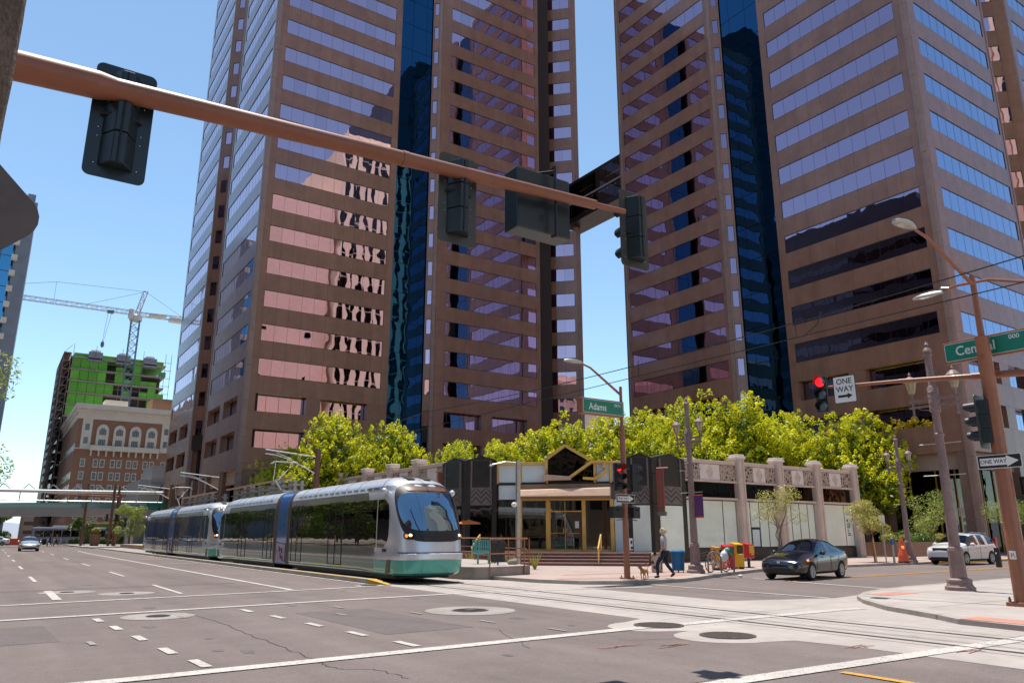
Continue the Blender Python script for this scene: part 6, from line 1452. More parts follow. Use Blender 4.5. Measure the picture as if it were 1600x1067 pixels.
# --- near corner: signal pole with street name sign
CP = thing('signal_pole', 'thick rust brown signal pole on the near corner at the right edge', 'pole', (19.6, 8.4, .1)); Z0 = .1
b = MB(); b.box(-.27, .27, -.27, .27, 0, .09); b.build('base_plate', 'pole_rust', CP, bevel=.02)
b = MB()
for x in (-.2, .2):
    for y in (-.2, .2): b.tube((x, y, .09), (x, y, .17), .03, n=6); b.tube((x, y, .17), (x, y, .2), .018, n=6)
b.build('anchor_bolts', 'pole_rust', CP)
pole_round(CP, (0, 0, 0), [(.185, .09), (.172, 2.5), (.17, 2.51), (.152, 6.22), (.158, 6.23), (.158, 6.27), (0, 6.29)], 'pole_rust', n=28)
pole_round(CP, (0, 0, 0), [(.078, 6.25), (.066, 7.85), (0, 7.86)], 'pole_rust', 'upper_pole')
cobra(CP, (-.04, 0, 7.62), (-2.55, .02, 8.55), 'pole_rust_arm')
b = MB(); b.tube((-.152, .02, 5.75), (-.166, .02, 5.75), .07, n=14); b.build('hand_hole', 'pole_rust', CP); b = MB(); b.path([(-.2, .1, 5.0), (-.17, .12, 4.6), (-.2, .25, 3.95)], .02, 6); b.build('conduit', 'galv', CP)
b = MB(); b.box(-.19, -.176, -.07, .07, 1.02, 1.2); st_ = b.build('sticker', 'sign_white', CP, bevel=.004)
b = MB()
for i in range(5): b.box(-.194, -.1901, -.05 + i * .022, -.04 + i * .022, 1.05 + (i % 3) * .04, 1.10 + (i % 2) * .06)
b.build('sticker_print', 'sign_black', CP)
signal('traffic signal with deep visors on the side of the thick near pole', (19.42, 8.62, 4.28), math.pi + .12, plate_m='plate_grey')
def text_sign(label, name, loc, rz, w_, h, body_m, face_m, border_m, texts, cat='street sign', depth=.0, frame=None, r=.04):
    """flat sign, local front -Y"""
    T = thing(name, label, cat, loc, rz)
    if frame: b = MB(); b.box(-w_ / 2 - .05, w_ / 2 + .05, .0, depth, -h / 2 - .05, h / 2 + .05); b.build('frame', frame, T, bevel=.015)
    plate(rrect(w_, h, r), -.008, -.002, 'border', border_m, T); plate(rrect(w_ - .03, h - .03, r * .8), -.012, -.0085, 'face', face_m, T)
    for tx, sz, x, z, m_, sq in texts: lettering(tx, sz, T, (x, -.013, z), (R(90), 0, 0), m_, squash=sq, ext=.001)
    return T
text_sign('long green street name sign reading Central 000 behind the near pole', 'street_name_sign', (19.98, 8.28, 6.2), R(-90), 2.42, .46, None, 'sign_green', 'sign_white', [('Central', .34, -.47, -.0, 'sign_white', .92), ('000', .15, .44, .12, 'sign_white', 1.1)], frame='pole_rust', depth=.12)
ow = text_sign('black and white ONE WAY arrow sign bolted to the thick near pole', 'one_way_sign', (19.38, 8.35, 3.32), R(-90), .96, .32, None, 'sign_black', 'sign_white', [], r=.03)
def arrow(T, sc_, m='sign_white', txt=True, tm='sign_black'):
    b = MB(); f = lambda x, z: (x * sc_, -.0135, z * sc_)
    b.add([f(-.42, -.085), f(.16, -.085), f(.16, -.13), f(.42, 0), f(.16, .13), f(.16, .085), f(-.42, .085)], [(0, 1, 2, 3, 4, 5, 6)]); b.build('arrow', m, T)
    if txt: lettering('ONE WAY', .13 * sc_, T, (-.125 * sc_, -.0145, 0), (R(90), 0, 0), tm, squash=.95, ext=.0008)
arrow(ow, 1.0)
# arm carrying the red signal and the ONE WAY plate over the side street
RA = thing('signal_mast', 'thinner rust brown mast arm reaching over the side street behind the near pole', 'mast arm', (20.6, 5.4, .1)); o = (20.6, 5.4, .1)
b = MB(o); b.lathe(o, [(.25, 0), (.25, .05), (.17, .07), (.14, 6.6), (0, 6.62)], 18); b.build('pole', 'pole_rust', RA, smooth=True)
for p0, p1, r0, r1 in (((20.6, 5.4, 5.3), (19.92, 8.9, 5.5), .105, .085), ((19.92, 8.9, 5.5), (19.62, 10.6, 5.63), .072, .058), ((19.62, 10.6, 5.63), (19.32, 12.75, 5.76), .05, .035)):
    b = MB(o); b.tube(p0, p1, r0, r1, 18); b.build('arm', 'pole_rust_arm', RA, smooth=True)
signal('red traffic signal hanging at the end of the arm beside the ONE WAY plate', (19.32, 12.72, 5.56), R(-72), plate_m='signal_black', backplate=False, body_m='signal_black')
o2 = text_sign('white square ONE WAY sign with a black arrow beside the red hanging signal', 'one_way_sign', (19.33, 12.0, 5.6), R(-82), .62, .76, None, 'sign_white', 'sign_black', [('ONE', .22, 0, .22, 'sign_black', .95), ('WAY', .22, 0, .0, 'sign_black', .95)], r=.04)
b = MB(); b.add([(-.2, -.0135, -.225), (.07, -.0135, -.225), (.07, -.0135, -.27), (.21, -.0135, -.19), (.07, -.0135, -.11), (.07, -.0135, -.155), (-.2, -.0135, -.155)], [tuple(range(7))]); b.build('arrow', 'sign_black', o2)
cp2 = thing('street_light', 'second cobra street light whose arm enters from the right edge', 'street light', (22.5, 7.0, .1)); pole_round(cp2, (0, 0, 0), [(.2, 0), (.12, .2), (.08, 7.9), (0, 7.92)], 'pole_rust'); 
b = MB(); b.path([(0, 0, 7.75), (0, 2.2, 8.55), (0, 3.1, 8.62), (0, 3.5, 8.55)], .045, 8); b.build('arm', 'pole_rust_arm', cp2, smooth=True)
cobra(cp2, (0, 3.3, 8.58), (0, 3.6, 8.52), 'galv')
def ped_signal(label, loc, rz, hand=False):
    T = thing('pedestrian_signal', label, 'crossing light', loc, rz); b = MB(); b.box(-.2, .2, -.1, .1, -.2, .22); b.build('case', 'signal_black', T, bevel=.02)
    b = MB(); b.box(-.2, .2, -.2, -.1, .2, .22); b.box(-.2, -.19, -.2, -.1, -.2, .22); b.box(.19, .2, -.2, -.1, -.2, .22); b.build('hood', 'signal_black', T)
    if hand:
        b = MB(); b.box(-.09, .07, -.106, -.102, -.12, .02)
        for i in range(4): b.box(-.09 + i * .042, -.062 + i * .042, -.106, -.102, .02, .12 - .02 * abs(i - 1.5))
        b.box(.07, .11, -.106, -.102, -.06, .03); b.build('hand_symbol', 'hand_red', T)
    b = MB(); b.tube((0, .1, .1), (0, .22, .1), .025, n=6); b.build('bracket', 'signal_black', T); return T
ped_signal('pedestrian signal glowing red hand at the right edge behind the near pole', (20.0, 8.0, 2.75), R(-78), True)
bb = thing('button_box', 'small black push button box low beside the thick near pole', 'push button', (19.42, 8.72, 1.15)); b = MB(); b.box(-.05, .05, -.05, .05, -.22, .22); b.build('case', 'signal_black', bb, bevel=.01); b = MB(); b.ball((-.055, 0, .1), .025, 8, 5); b.build('button', 'chrome', bb)
# --- far corner: slim signal pole with Adams sign
P1 = (19.4, 21.3, SW); FP = thing('signal_pole', 'slim rust brown signal pole on the far corner in front of the steps', 'pole', P1)
b = MB(); b.box(-.2, .2, -.2, .2, 0, .04)
for x in (-.15, .15):
    for y in (-.15, .15): b.tube((x, y, .04), (x, y, .12), .025, n=6)
b.build('base_plate', 'pole_rust', FP)
pole_round(FP, (0, 0, 0), [(.115, .04), (.10, 5.55), (0, 5.56)], 'pole_rust', n=18); pole_round(FP, (0, 0, 0), [(.062, 5.5), (.055, 7.05), (0, 7.06)], 'pole_rust', 'upper_pole')
cobra(FP, (-.03, 0, 6.75), (-1.95, .02, 7.75), 'pole_rust')
text_sign('green street name sign reading Adams 100 N on the far corner pole', 'street_name_sign', (18.42, 21.2, 6.27), 0, 1.95, .50, None, 'sign_green', 'sign_white', [('Adams', .36, -.28, -.02, 'sign_white', .86), ('100 N', .15, .67, .11, 'sign_white', .85)], frame='pole_rust', depth=.26)
b = MB(); b.tube((-.3, .1, 5.9), (.1, .1, 5.9), .03, n=8); b.tube((-.3, .1, 6.4), (.1, .1, 6.4), .03, n=8); b.build('sign_clamp', 'pole_rust', FP)
signal('small traffic signal glowing red at the left of the slim far corner pole', (18.98, 21.15, 3.72), R(8), plate_m='signal_black', backplate=False, body_m='signal_black')
signal('small traffic signal turned sideways at the right of the slim far corner pole', (19.95, 21.3, 3.72), R(95), lit=None, backplate=False, body_m='signal_black')
b = MB()
for z in (3.95, 3.2):
    b.tube((-.42, -.05, z), (.5, 0, z), .018, n=6)
for z in (2.55, 2.05): b.path([(-.5, -.1, z), (-.3, 0, z + .03), (.35, 0, z + .03), (.5, -.1, z)], .016, 5)
b.build('signal_brackets', 'signal_black', FP)
ped_signal('left crossing light turned away on the slim far pole below the arrow sign', (18.95, 21.25, 2.45), R(170)); ped_signal('right crossing light turned away on the slim far pole below the arrow sign', (19.85, 21.25, 2.45), R(190))
o3 = text_sign('small ONE WAY arrow sign on the slim far corner pole', 'one_way_sign', (19.28, 21.12, 2.95), 0, .92, .31, None, 'sign_black', 'sign_white', [], r=.02); arrow(o3, .95)
b = MB(); b.box(.04, .2, -.14, -.1, 1.0, 1.42); b.build('button_plate', 'sign_white', FP); b = MB(); b.ball((.13, -.16, 1.08), .05, 8, 5); b.box(.09, .17, -.146, -.141, 1.22, 1.34); b.build('button', 'signal_black', FP)
# --- odds on the far pavement
TB = thing('litter_bin', 'blue slatted litter bin on the far corner behind the woman', 'litter bin', (24.55, 23.75, SW))
b = MB(); b.lathe((0, 0, 0), [(.2, .08), (.23, .08), (.25, .8), (.22, .8)], 20); b.build('drum', 'bin_blue', TB)
for i in range(26):
    a = 2 * math.pi * i / 26; b = MB(); c, s_ = math.cos(a), math.sin(a); b.hexa([(.245 * c - .018 * s_, .245 * s_ + .018 * c, .08), (.245 * c + .018 * s_, .245 * s_ - .018 * c, .08), (.255 * c + .018 * s_, .255 * s_ - .018 * c, .08), (.255 * c - .018 * s_, .255 * s_ + .018 * c, .08), (.27 * c - .018 * s_, .27 * s_ + .018 * c, .82), (.27 * c + .018 * s_, .27 * s_ - .018 * c, .82), (.28 * c + .018 * s_, .28 * s_ - .018 * c, .82), (.28 * c - .018 * s_, .28 * s_ + .018 * c, .82)]); b.build('slat', 'bin_blue', TB)
b = MB(); b.lathe((0, 0, 0), [(.27, .8), (.33, .82), (.33, .87), (.2, .92), (.12, .92)], 24); b.build('rim', 'bin_blue', TB)
b = MB()
for a in range(4): b.tube((.2 * math.cos(a * 1.57 + .7), .2 * math.sin(a * 1.57 + .7), 0), (.2 * math.cos(a * 1.57 + .7), .2 * math.sin(a * 1.57 + .7), .1), .02, n=6)
b.build('feet', 'signal_black', TB)
PB = thing('planter', 'mottled stone bin half hidden between the woman and the blue bin', 'bin', (23.75, 24.2, SW)); b = MB(); b.lathe((0, 0, 0), [(.22, 0), (.25, .05), (.25, .75), (.2, .8)], sq=8); b.build('body', 'carved', PB)
def news_box(label, loc, rz, m, h=1.05, w_=.46, panel=None, ped=False):
    T = thing('newspaper_box', label, 'newspaper box', loc, rz, 'newspaper boxes on the far kerb')
    b = MB(); z0 = .45 if ped else .08; b.hexa([(-w_ / 2, -.2, z0), (w_ / 2, -.2, z0), (w_ / 2, .2, z0), (-w_ / 2, .2, z0), (-w_ / 2, -.2, h - .08), (w_ / 2, -.2, h - .08), (w_ / 2, .2, h), (-w_ / 2, .2, h)]); b.build('case', m, T, bevel=.03)
    b = MB(); b.box(-w_ / 2 + .05, w_ / 2 - .05, -.215, -.2, h - .5, h - .14); b.build('door', panel or 'glass_black', T, bevel=.01); b = MB(); b.box(-.1, .1, -.235, -.215, h - .56, h - .53); b.build('handle', 'chrome', T)
    b = MB()
    if ped: b.box(-.05, .05, -.05, .05, 0, z0); b.box(-.18, .18, -.18, .18, 0, .03)
    else:
        for x in (-w_ / 2 + .05, w_ / 2 - .05): b.box(x - .03, x + .03, -.17, .17, 0, .08)
    b.build('legs', 'signal_black', T)
news_box('orange newspaper box furthest left behind the bicycle', (27.6, 24.3, SW), R(25), 'plastic_orange', 1.05)
news_box('red newspaper box with a green door panel between orange and yellow ones', (28.55, 24.45, SW), R(-25), 'plastic_red', 1.12, .5, 'plastic_green')
news_box('tall yellow newspaper box behind the front of the black car', (29.45, 24.65, SW), R(-10), 'plastic_yellow', 1.2)
nb = news_box('small red newspaper box on a pedestal with an orange poster panel', (30.9, 25.2, SW), R(5), 'plastic_red', 1.18, .5, 'plastic_yellow', True)
# bicycle and rack hoops
def torus_ring(b, c, r, t, n=28, axis='y'):
    pts = [(c[0] + r * math.cos(2 * math.pi * i / n), c[1], c[2] + r * math.sin(2 * math.pi * i / n)) for i in range(n + 1)]; b.path(pts, t, 5)
for x, y, l in ((25.35, 22.45, 'pinkish brown bicycle hoop at the rear wheel of the parked bicycle'), (26.25, 22.55, 'pinkish brown bicycle hoop at the front of the parked bicycle')):
    T = thing('bicycle_rack', l, 'bicycle rack', (x, y, SW), R(-35)); b = MB(); pts = [(-.27, 0, 0), (-.27, 0, .55)] + [(-.27 * math.cos(R(a)), 0, .55 + .30 * math.sin(R(a))) for a in range(15, 180, 15)] + [(.27, 0, .55), (.27, 0, 0)]; b.path(pts, .036, 8)
    b.build('hoop', 'pole_mauve', T, smooth=True)
BK = thing('bicycle', 'blue bicycle with a white bag leaning on the rack hoops', 'bicycle', (25.9, 22.75, SW), R(4))
for x in (-.52, .52):
    b = MB(); torus_ring(b, (x, 0, .34), .32, .018); wb = b.build('wheel', 'rubber', BK); b = MB(); torus_ring(b, (x, 0, .34), .295, .009)
    for i in range(12): a = math.pi * 2 * i / 12; b.tube((x, 0, .34), (x + .295 * math.cos(a), 0, .34 + .295 * math.sin(a)), .003, n=3)
    b.tube((x, -.05, .34), (x, .05, .34), .02); b.build('spokes', 'chrome', wb)
b = MB(); fr = {'bb': (-.08, 0, .30), 'seat': (-.2, 0, .78), 'head': (.33, 0, .80), 'headb': (.37, 0, .66), 'rear': (-.52, 0, .34), 'front': (.52, 0, .34)}
for a, c in (('bb', 'seat'), ('bb', 'headb'), ('seat', 'head'), ('bb', 'rear'), ('seat', 'rear'), ('head', 'headb'), ('headb', 'front')): b.tube(fr[a], fr[c], .017, n=6)
b.build('frame', 'tram_blue', BK); b = MB(); b.path([(.33, 0, .8), (.31, 0, .97), (.36, 0, 1.0)], .012, 5); b.path([(.3, -.26, .98), (.36, -.1, 1.0), (.36, .1, 1.0), (.3, .26, .98)], .014, 5); b.build('handlebar', 'plastic_black', BK)
b = MB(); b.ball((-.24, 0, .9), .13, 8, 5, sy=.55, sz=.35); b.tube((-.2, 0, .78), (-.23, 0, .88), .014); b.build('saddle', 'plastic_black', BK); b = MB(); b.tube((-.08, -.05, .3), (-.08, .05, .3), .09, n=14); b.tube((-.08, .06, .3), (-.02, .08, .18), .012); b.tube((-.08, -.06, .3), (-.14, -.08, .42), .012); b.build('crank', 'chrome', BK)
bg_ = thing('plastic_bag', 'white plastic bag tied to the bicycle handlebar', 'bag', (26.15, 22.6, .78)); b = MB(); b.ball((0, 0, 0), .2, 10, 7, sy=.7, sz=1.15); b.ball((.1, 0, .2), .1, 8, 5); b.ball((-.12, .02, -.05), .13, 8, 5); b.build('bag', 'bag_white', bg_, smooth=True)
hm = thing('helmet', 'pale blue helmet hanging above the white bag', 'helmet', (26.3, 22.55, 1.06)); b = MB(); b.ball((0, 0, 0), .12, 10, 6, sz=.7); b.build('shell', 'seat_teal', hm, smooth=True)
lt = thing('litter', 'crumpled white litter lying in the gutter before the bicycle', 'litter', (25.1, 20.95, .03)); b = MB(); b.ball((0, 0, .05), .09, 7, 5, sz=.6); b.ball((.08, .02, .04), .06, 6, 4); b.build('paper', 'bag_white', lt)
# neon blade signs on the shop
for x, y, rz, l in ((31.9, 31.9, R(25), 'slim blade sign with red neon edges on the right black pylon'), (22.9, 41.9, R(-60), 'slim blade sign with red neon edges on the left black pylon behind the tram')):
    T = thing('blade_sign', l, 'sign', (x, y, 0), rz); b = MB(); b.box(-.06, .06, -.18, .18, 2.9, 5.45); b.build('case', 'pole_brown', T); b = MB()
    for yy in (-.19, .0, .19): b.tube((-.07, yy, 3.2), (-.07, yy, 5.3), .018, n=6)
    b.tube((-.07, -.5, 5.42), (-.07, .2, 5.42), .03, n=6); b.build('neon_tube', 'plastic_red', T); b = MB(); b.box(-.09, .09, -.26, .26, 2.72, 2.95); b.build('foot_box', 'stone_grey', T); b = MB(); b.tube((0, .1, 3.4), (.35, .6, 3.4), .03, n=6); b.tube((0, .1, 5.2), (.35, .6, 5.2), .03, n=6); b.build('bracket', 'signal_black', T)
# grey camera pole left of the entrance
T = thing('camera_pole', 'pale grey pole with a white camera left of the golden entrance', 'pole', (22.6, 32.95, SW)); b = MB(); b.box(-.1, .1, -.08, .08, 0, 5.3); b.build('post', 'galv', T); b = MB(); b.path([(0, 0, 5.2), (-.6, .3, 5.25), (-1.2, .6, 5.1)], .04, 6); b.ball((-1.25, .65, 5.05), .12, 8, 5, sz=.5); b.build('lamp_arm', 'galv', T, smooth=True)
b = MB(); b.ball((-.3, -.1, 3.05), .13, 10, 6, sx=1.3); b.tube((0, 0, 3.1), (-.3, -.1, 3.1), .03); b.build('camera', 'white_steel', T)
# right pavement: meter, sign post, flag
T = thing('parking_meter', 'blue topped parking meter beside the furthest lantern post', 'parking meter', (43.3, 25.0, SW)); b = MB(); b.tube((0, 0, 0), (0, 0, 1.0), .06, n=10); b.build('post', 'galv', T); b = MB(); b.box(-.09, .09, -.07, .07, 1.0, 1.22); b.ball((0, 0, 1.28), .1, 10, 6, sy=.7); b.build('head', 'bin_blue', T)
T = thing('sign_post', 'thin galvanised post with the pale back of a square sign', 'sign', (42.9, 25.25, SW)); b = MB(); b.tube((0, 0, 0), (0, 0, 2.7), .035, n=6); b.build('post', 'galv', T); b = MB(); b.box(-.3, .3, -.02, 0, 2.05, 2.65); b.build('plate', 'terracotta_white', T)
T = thing('sign_post', 'thin post with a pale square sign right of the big lantern post', 'sign', (55.0, 26.6, SW)); b = MB(); b.tube((0, 0, 0), (0, 0, 3.4), .035, n=6); b.build('post', 'galv', T); b = MB(); b.box(-.35, .35, -.02, 0, 2.75, 3.35); b.build('plate', 'concrete_dark', T)
T = thing('warning_flag', 'orange red cloth tied up round a folded road work stand by the lantern post', 'traffic cone', (44.0, 24.85, SW)); b = MB(); b.lathe((0, 0, 0), [(.3, .08), (.26, .4), (.16, .75), (.1, 1.2), (.02, 1.5)], 7); b.build('cloth', 'cone_orange', T); b = MB(); b.path([(-.4, -.1, .03), (.4, .1, .03)], .04, 5); b.path([(-.1, .3, .03), (.1, -.3, .03)], .04, 5); b.build('stand', 'signal_black', T); b = MB(); b.ball((-.1, -.1, .85), .09, 8, 5); b.build('lamp', 'amber_light', T)
# --- far end of the street: brown catenary poles, signals
def cat_pole(label, loc, h=6.6, arm=-3.4, lean=0.0):
    T = thing('catenary_pole', label, 'pole', loc, 0, 'brown catenary poles along the tram track'); b = MB(); b.lathe((0, 0, 0), [(.2, 0), (.17, h), (0, h + .02)], 12); b.build('pole', 'pole_brown', T, smooth=True)
    if arm:
        b = MB(); b.tube((0, 0, h - .5), (arm, 0, h - .2), .035, n=6); pts = [(arm * t, 0, h - 1.6 + 1.15 * math.sin(t * 1.57)) for t in (0, .2, .4, .6, .8, 1)]; b.path(pts, .035, 6); b.path([(arm * .5, 0, h - .7), (arm * .8, 0, h - .35)], .02, 5); b.build('bracket_arm', 'white_steel', T)
    return T
for i, (x, y, h, l) in enumerate([(16.6, 46.5, 6.9, 'brown catenary pole nearest behind the tram'), (15.9, 68, 6.9, 'brown catenary pole behind the rear tram car'), (15.6, 88, 6.9, 'brown catenary pole just past the rear end of the trams')]):
    cat_pole(l, (x, y, PZ), h - PZ, -3.3)
for i, (x, y, h, l) in enumerate([(11.6, 131.0, 9.0, 'tall leaning brown pole on the island left of the planter'), (14.6, 126.0, 8.7, 'thick brown pole with black signals beside the round tree'), (15.4, 127.5, 8.5, 'brown pole just right of the thick one with the purple plate')]):
    cat_pole(l, (x, y, .15), h, 0)
for x, y, z, rz, l in ((14.0, 125.8, 4.1, 0, 'small black signal left of the thick far pole'), (15.3, 125.6, 4.1, R(60), 'small black signal right of the thick far pole'), (17.9, 112.0, 3.6, 0, 'small black signal by the rear end of the trams'), (10.5, 130, 7.2, 0, 'small dark signal hanging under the white truss')):
    signal(l, (x, y, z), rz, lit=None, backplate=False, body_m='signal_black')
T = thing('mast_arm', 'rust brown mast arm with signals under the far white truss', 'mast arm', (15.6, 127, .15)); b = MB(); b.tube((0, 0, 7.0), (-9.4, 0, 7.2), .12, .07, 8); b.build('arm', 'pole_rust', T); b = MB(); b.tube((0, 0, 0), (0, 0, 7.4), .15, n=10); b.build('pole', 'pole_rust', T)
T = thing('street_name_sign', 'far green street sign on the grey block behind the tram end', 'street sign', (20.5, 125.0, 6.0)); b = MB(); b.box(-1.6, 1.6, -.05, .05, -.3, .3); b.build('face', 'sign_green', T)
T = thing('planter_pot', 'tapered dark pot with a yellow green plant at the street end', 'planter', (12.9, 126.5, .15)); b = MB(); b.lathe((0, 0, 0), [(.55, 0), (.75, 1.7), (.65, 1.7)], 12); b.build('pot', 'pole_brown', T); T_pot = T
T = thing('bus_shelter', 'low tan shelter roof between the far poles', 'shelter', (14.0, 133, .15)); b = MB(); b.box(-2, 2.2, -.8, .8, 3.2, 3.4); b.build('roof', 'awning_tan', T)
for x in (-1.8, 2.0): b = MB(); b.tube((x, 0, 0), (x, 0, 3.2), .07, n=6); b.build('post', 'pole_brown', T)
for i in range(7):
    T = thing('bollard', ['leftmost grey bollard at the far crossing kerb', 'second grey bollard from the left at the far kerb', 'third grey bollard from the left at the far kerb', 'middle grey bollard of the row at the far kerb', 'fifth grey bollard from the left at the far kerb', 'grey bollard one short of the right end of the far row', 'rightmost grey bollard at the far crossing kerb'][i], 'bollard', (6.5 + i * .95, 150.4, .0), 0, 'bollards along the far kerb'); b = MB(); b.tube((0, 0, 0), (0, 0, 1.0), .1, n=8); b.ball((0, 0, 1.0), .1, 8, 5); b.build('post', 'galv', T)
# ================================================================ VEGETATION
def leaf_cloud(name, m, parent, blobs, n, size, seed=1, up=.0, tuft=0, org=(0, 0, 0), elong=1.0):
    """n leaf faces in the volume shell of blobs [(x,y,z,rx,ry,rz)]; tuft: leaves grow in upright clumps"""
    rr = random.Random(seed); vs = []; fs = []
    wts = [b[3] * b[4] * b[5] for b in blobs]
    def pt():
        b = rr.choices(blobs, wts)[0]; d = Vector((rr.gauss(0, 1), rr.gauss(0, 1), rr.gauss(0, 1))).normalized()
        q = rr.uniform(.62, 1.0) ** .7 if rr.random() < .85 else rr.uniform(.2, .7)
        return Vector((b[0] + d.x * b[3] * q, b[1] + d.y * b[4] * q, b[2] + d.z * b[5] * q)), d
    def leaf(p, d, s_):
        nm = (d * .7 + Vector((rr.gauss(0, .55), rr.gauss(0, .55), rr.gauss(0, .4) + .75))).normalized(); a = nm.cross(Vector((rr.gauss(0, 1), rr.gauss(0, 1), rr.gauss(0, 1))))
        if a.length < 1e-3: return
        a.normalize(); c = nm.cross(a)
        if c.length < 1e-3: return
        c.normalize(); a = a * s_ * elong; c = c * s_ * .5; k = len(vs)
        vs.extend([tuple(p - a * .5), tuple(p + c * .5 + a * .05), tuple(p + a * .5), tuple(p - c * .5 + a * .05)]); fs.append((k, k + 1, k + 2, k + 3))
    if tuft:
        for _ in range(n // tuft):
            p, d = pt(); hgt = size * rr.uniform(1.4, 2.8); rad = size * rr.uniform(.9, 1.6); ax = (d * .5 + Vector((0, 0, 1))).normalized()
            for i in range(tuft):
                t = rr.random(); o = Vector((rr.gauss(0, 1), rr.gauss(0, 1), rr.gauss(0, .5))).normalized() * rad * (1 - t * .8); leaf(p + ax * hgt * t + o, o.normalized() + ax * .5, size * rr.uniform(.7, 1.2))
    else:
        for _ in range(n): p, d = pt(); leaf(p, d, size * rr.uniform(.6, 1.3))
    me = bpy.data.meshes.new(name); me.from_pydata(vs, [], fs); me.materials.append(M[m]); me.update()
    return link_mesh(name, me, parent)
def branches(T, h, r, ends, m='bark', seed=1, name='trunk', base=(0, 0)):
    rr = random.Random(seed); b = MB(); p = Vector((base[0], base[1], 0)); segs_ = 5; pr = r
    for i in range(segs_):
        q = Vector((base[0] + rr.uniform(-.06, .06) * h * .2 * (i + 1), base[1] + rr.uniform(-.06, .06) * h * .2 * (i + 1), h * (i + 1) / segs_)); nr = r * (1 - .45 * (i + 1) / segs_); b.tube(p, q, pr, nr, 8); p = q; pr = nr
    tr_ = b.build(name, m, T, smooth=True)
    for e in ends:
        b = MB(); e = Vector(e); mid = (p + e) / 2 + Vector((rr.uniform(-.15, .15), rr.uniform(-.15, .15), -.1)) * (e - p).length * .5; b.tube(p, mid, pr * .75, pr * .45, 6); b.tube(mid, e, pr * .45, pr * .15, 5)
        for _ in range(3): f = e + Vector((rr.uniform(-1, 1), rr.uniform(-1, 1), rr.uniform(0, .8))) * (e - p).length * .35; b.tube(mid + (e - mid) * rr.random(), f, pr * .2, pr * .06, 4)
        b.build('limb', m, T, smooth=True)
def ficus(label, loc, r=4.2, h=11.0, seed=1, n=30000):
    T = thing('ficus_tree', label, 'tree', loc, 0, 'bright green trees behind the corner building'); rr = random.Random(seed)
    blobs = [(0, 0, h - r * .95, r * .8, r * .8, r * .75)]
    for i in range(11):
        a = i * 2.4 + rr.random(); q = r * rr.uniform(.5, .78); z = h - r * rr.uniform(.55, 1.5); s_ = r * rr.uniform(.30, .46); blobs.append((q * math.cos(a), q * math.sin(a), z, s_, s_, s_ * 1.0))
    for i in range(5):
        a = i * 1.3 + rr.random() * 2; q = r * rr.uniform(.0, .45); s_ = r * rr.uniform(.22, .34); blobs.append((q * math.cos(a), q * math.sin(a), h - s_ * rr.uniform(.5, 1.2), s_, s_, s_ * 1.2))
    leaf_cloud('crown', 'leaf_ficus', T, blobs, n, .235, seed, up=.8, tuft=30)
    leaf_cloud('inner_shade_leaves', 'leaf_green', T, [(b_[0] * .9, b_[1] * .9, b_[2] - .35, b_[3] * .85, b_[4] * .85, b_[5] * .85) for b_ in blobs], 5000, .34, seed + 50)  # darker leaf colour stands in for the shade inside the crown
    branches(T, h * .45, .26, [(b_[0] * .7, b_[1] * .7, b_[2]) for b_ in blobs[1:9]], seed=seed)
    return T
fa = ficus('bright green tree directly above the low left wing, nearest the tram', (24.4, 64.2, SW), 4.7, 11.4, 1)
fb = ficus('tallest bright green tree above the right wing between the lantern post and signal', (50.2, 46.8, SW), 5.3, 12.9, 2)
fc = ficus('bright green tree behind the golden gable', (39.8, 51.5, SW), 4.2, 10.6, 3)
FT = [(fa, (30.2, 65.2), .98, 'round bright tree behind the left black pylon'), (fb, (22.4, 69.5), .72, 'bright tree low behind the tram roof'),
      (fa, (34.6, 60.5), .82, 'tree just left of the golden gable'), (fa, (44.6, 49.6), 1.02, 'bright tree right behind the slim pole'),
      (fc, (55.0, 45.0), 1.24, 'bright tree above the middle bays of the right wing'), (fb, (59.6, 42.6), .93, 'bright tree under the red hanging signal'),
      (fa, (63.2, 38.6), 1.02, 'broad tree at the right end, its shaded side over the planter'), (fc, (36.4, 55.5), .88, 'small bright tree between the gable and left pylon'),
      (fb, (52.6, 53.0), .98, 'bright tree further back above the right wing'), (fa, (61.0, 46.8), 1.1, 'bright tree further back at the right end'), (fc, (46.6, 46.2), .86, 'lower bright tree tucked between two tall ones above the first bay')]
for i, (src, (x, y), s_, l) in enumerate(FT): copy_tree(src, (x, y, SW), rz=i * 1.1 + .4, label=l, scale=(s_, s_, s_))
# slim young trees on the pavement
def young(label, loc, h=4.4, r=1.3, n=2600, m='leaf_young', seed=1, trunk_r=.045, stake=False, multi=1, size=.085, blobs=None, cz=.68):
    T = thing('young_tree', label, 'tree', loc); rr = random.Random(seed)
    bl = blobs or [(rr.uniform(-.6, .6) * r, rr.uniform(-.6, .6) * r, h * cz + rr.uniform(-.5, .9) * r * .8, r * rr.uniform(.28, .5), r * rr.uniform(.28, .5), r * rr.uniform(.2, .4)) for _ in range(13)]
    leaf_cloud('crown', m, T, bl, n, size, seed, elong=1.5)
    for k_ in range(multi): branches(T, h * .42, trunk_r, [(b_[0], b_[1], b_[2]) for b_ in bl[k_::multi]], seed=seed + k_, base=((k_ - (multi - 1) / 2) * .16, 0))
    if stake: b = MB(); b.tube((.35, .1, 0), (.05, .05, h * .62), .035, n=6); b.build('stake', 'gold', T)
    return T
young('thin olive leaved tree growing in front of the second pilaster, behind the black car', (36.6, 27.6, SW), 4.5, 1.5, 2600, 'leaf_olive', 3, .04, multi=3, cz=.64)
young('olive leaved staked tree between the building end and lamp post', (43.0, 26.0, SW), 3.6, 1.3, 4200, 'leaf_olive', 5, .05, stake=True, cz=.68)
young('light green tree left of the large lantern post behind the white car', (52.8, 27.6, SW), 4.2, 1.75, 3600, 'leaf_young', 7, .06, multi=2, cz=.66)
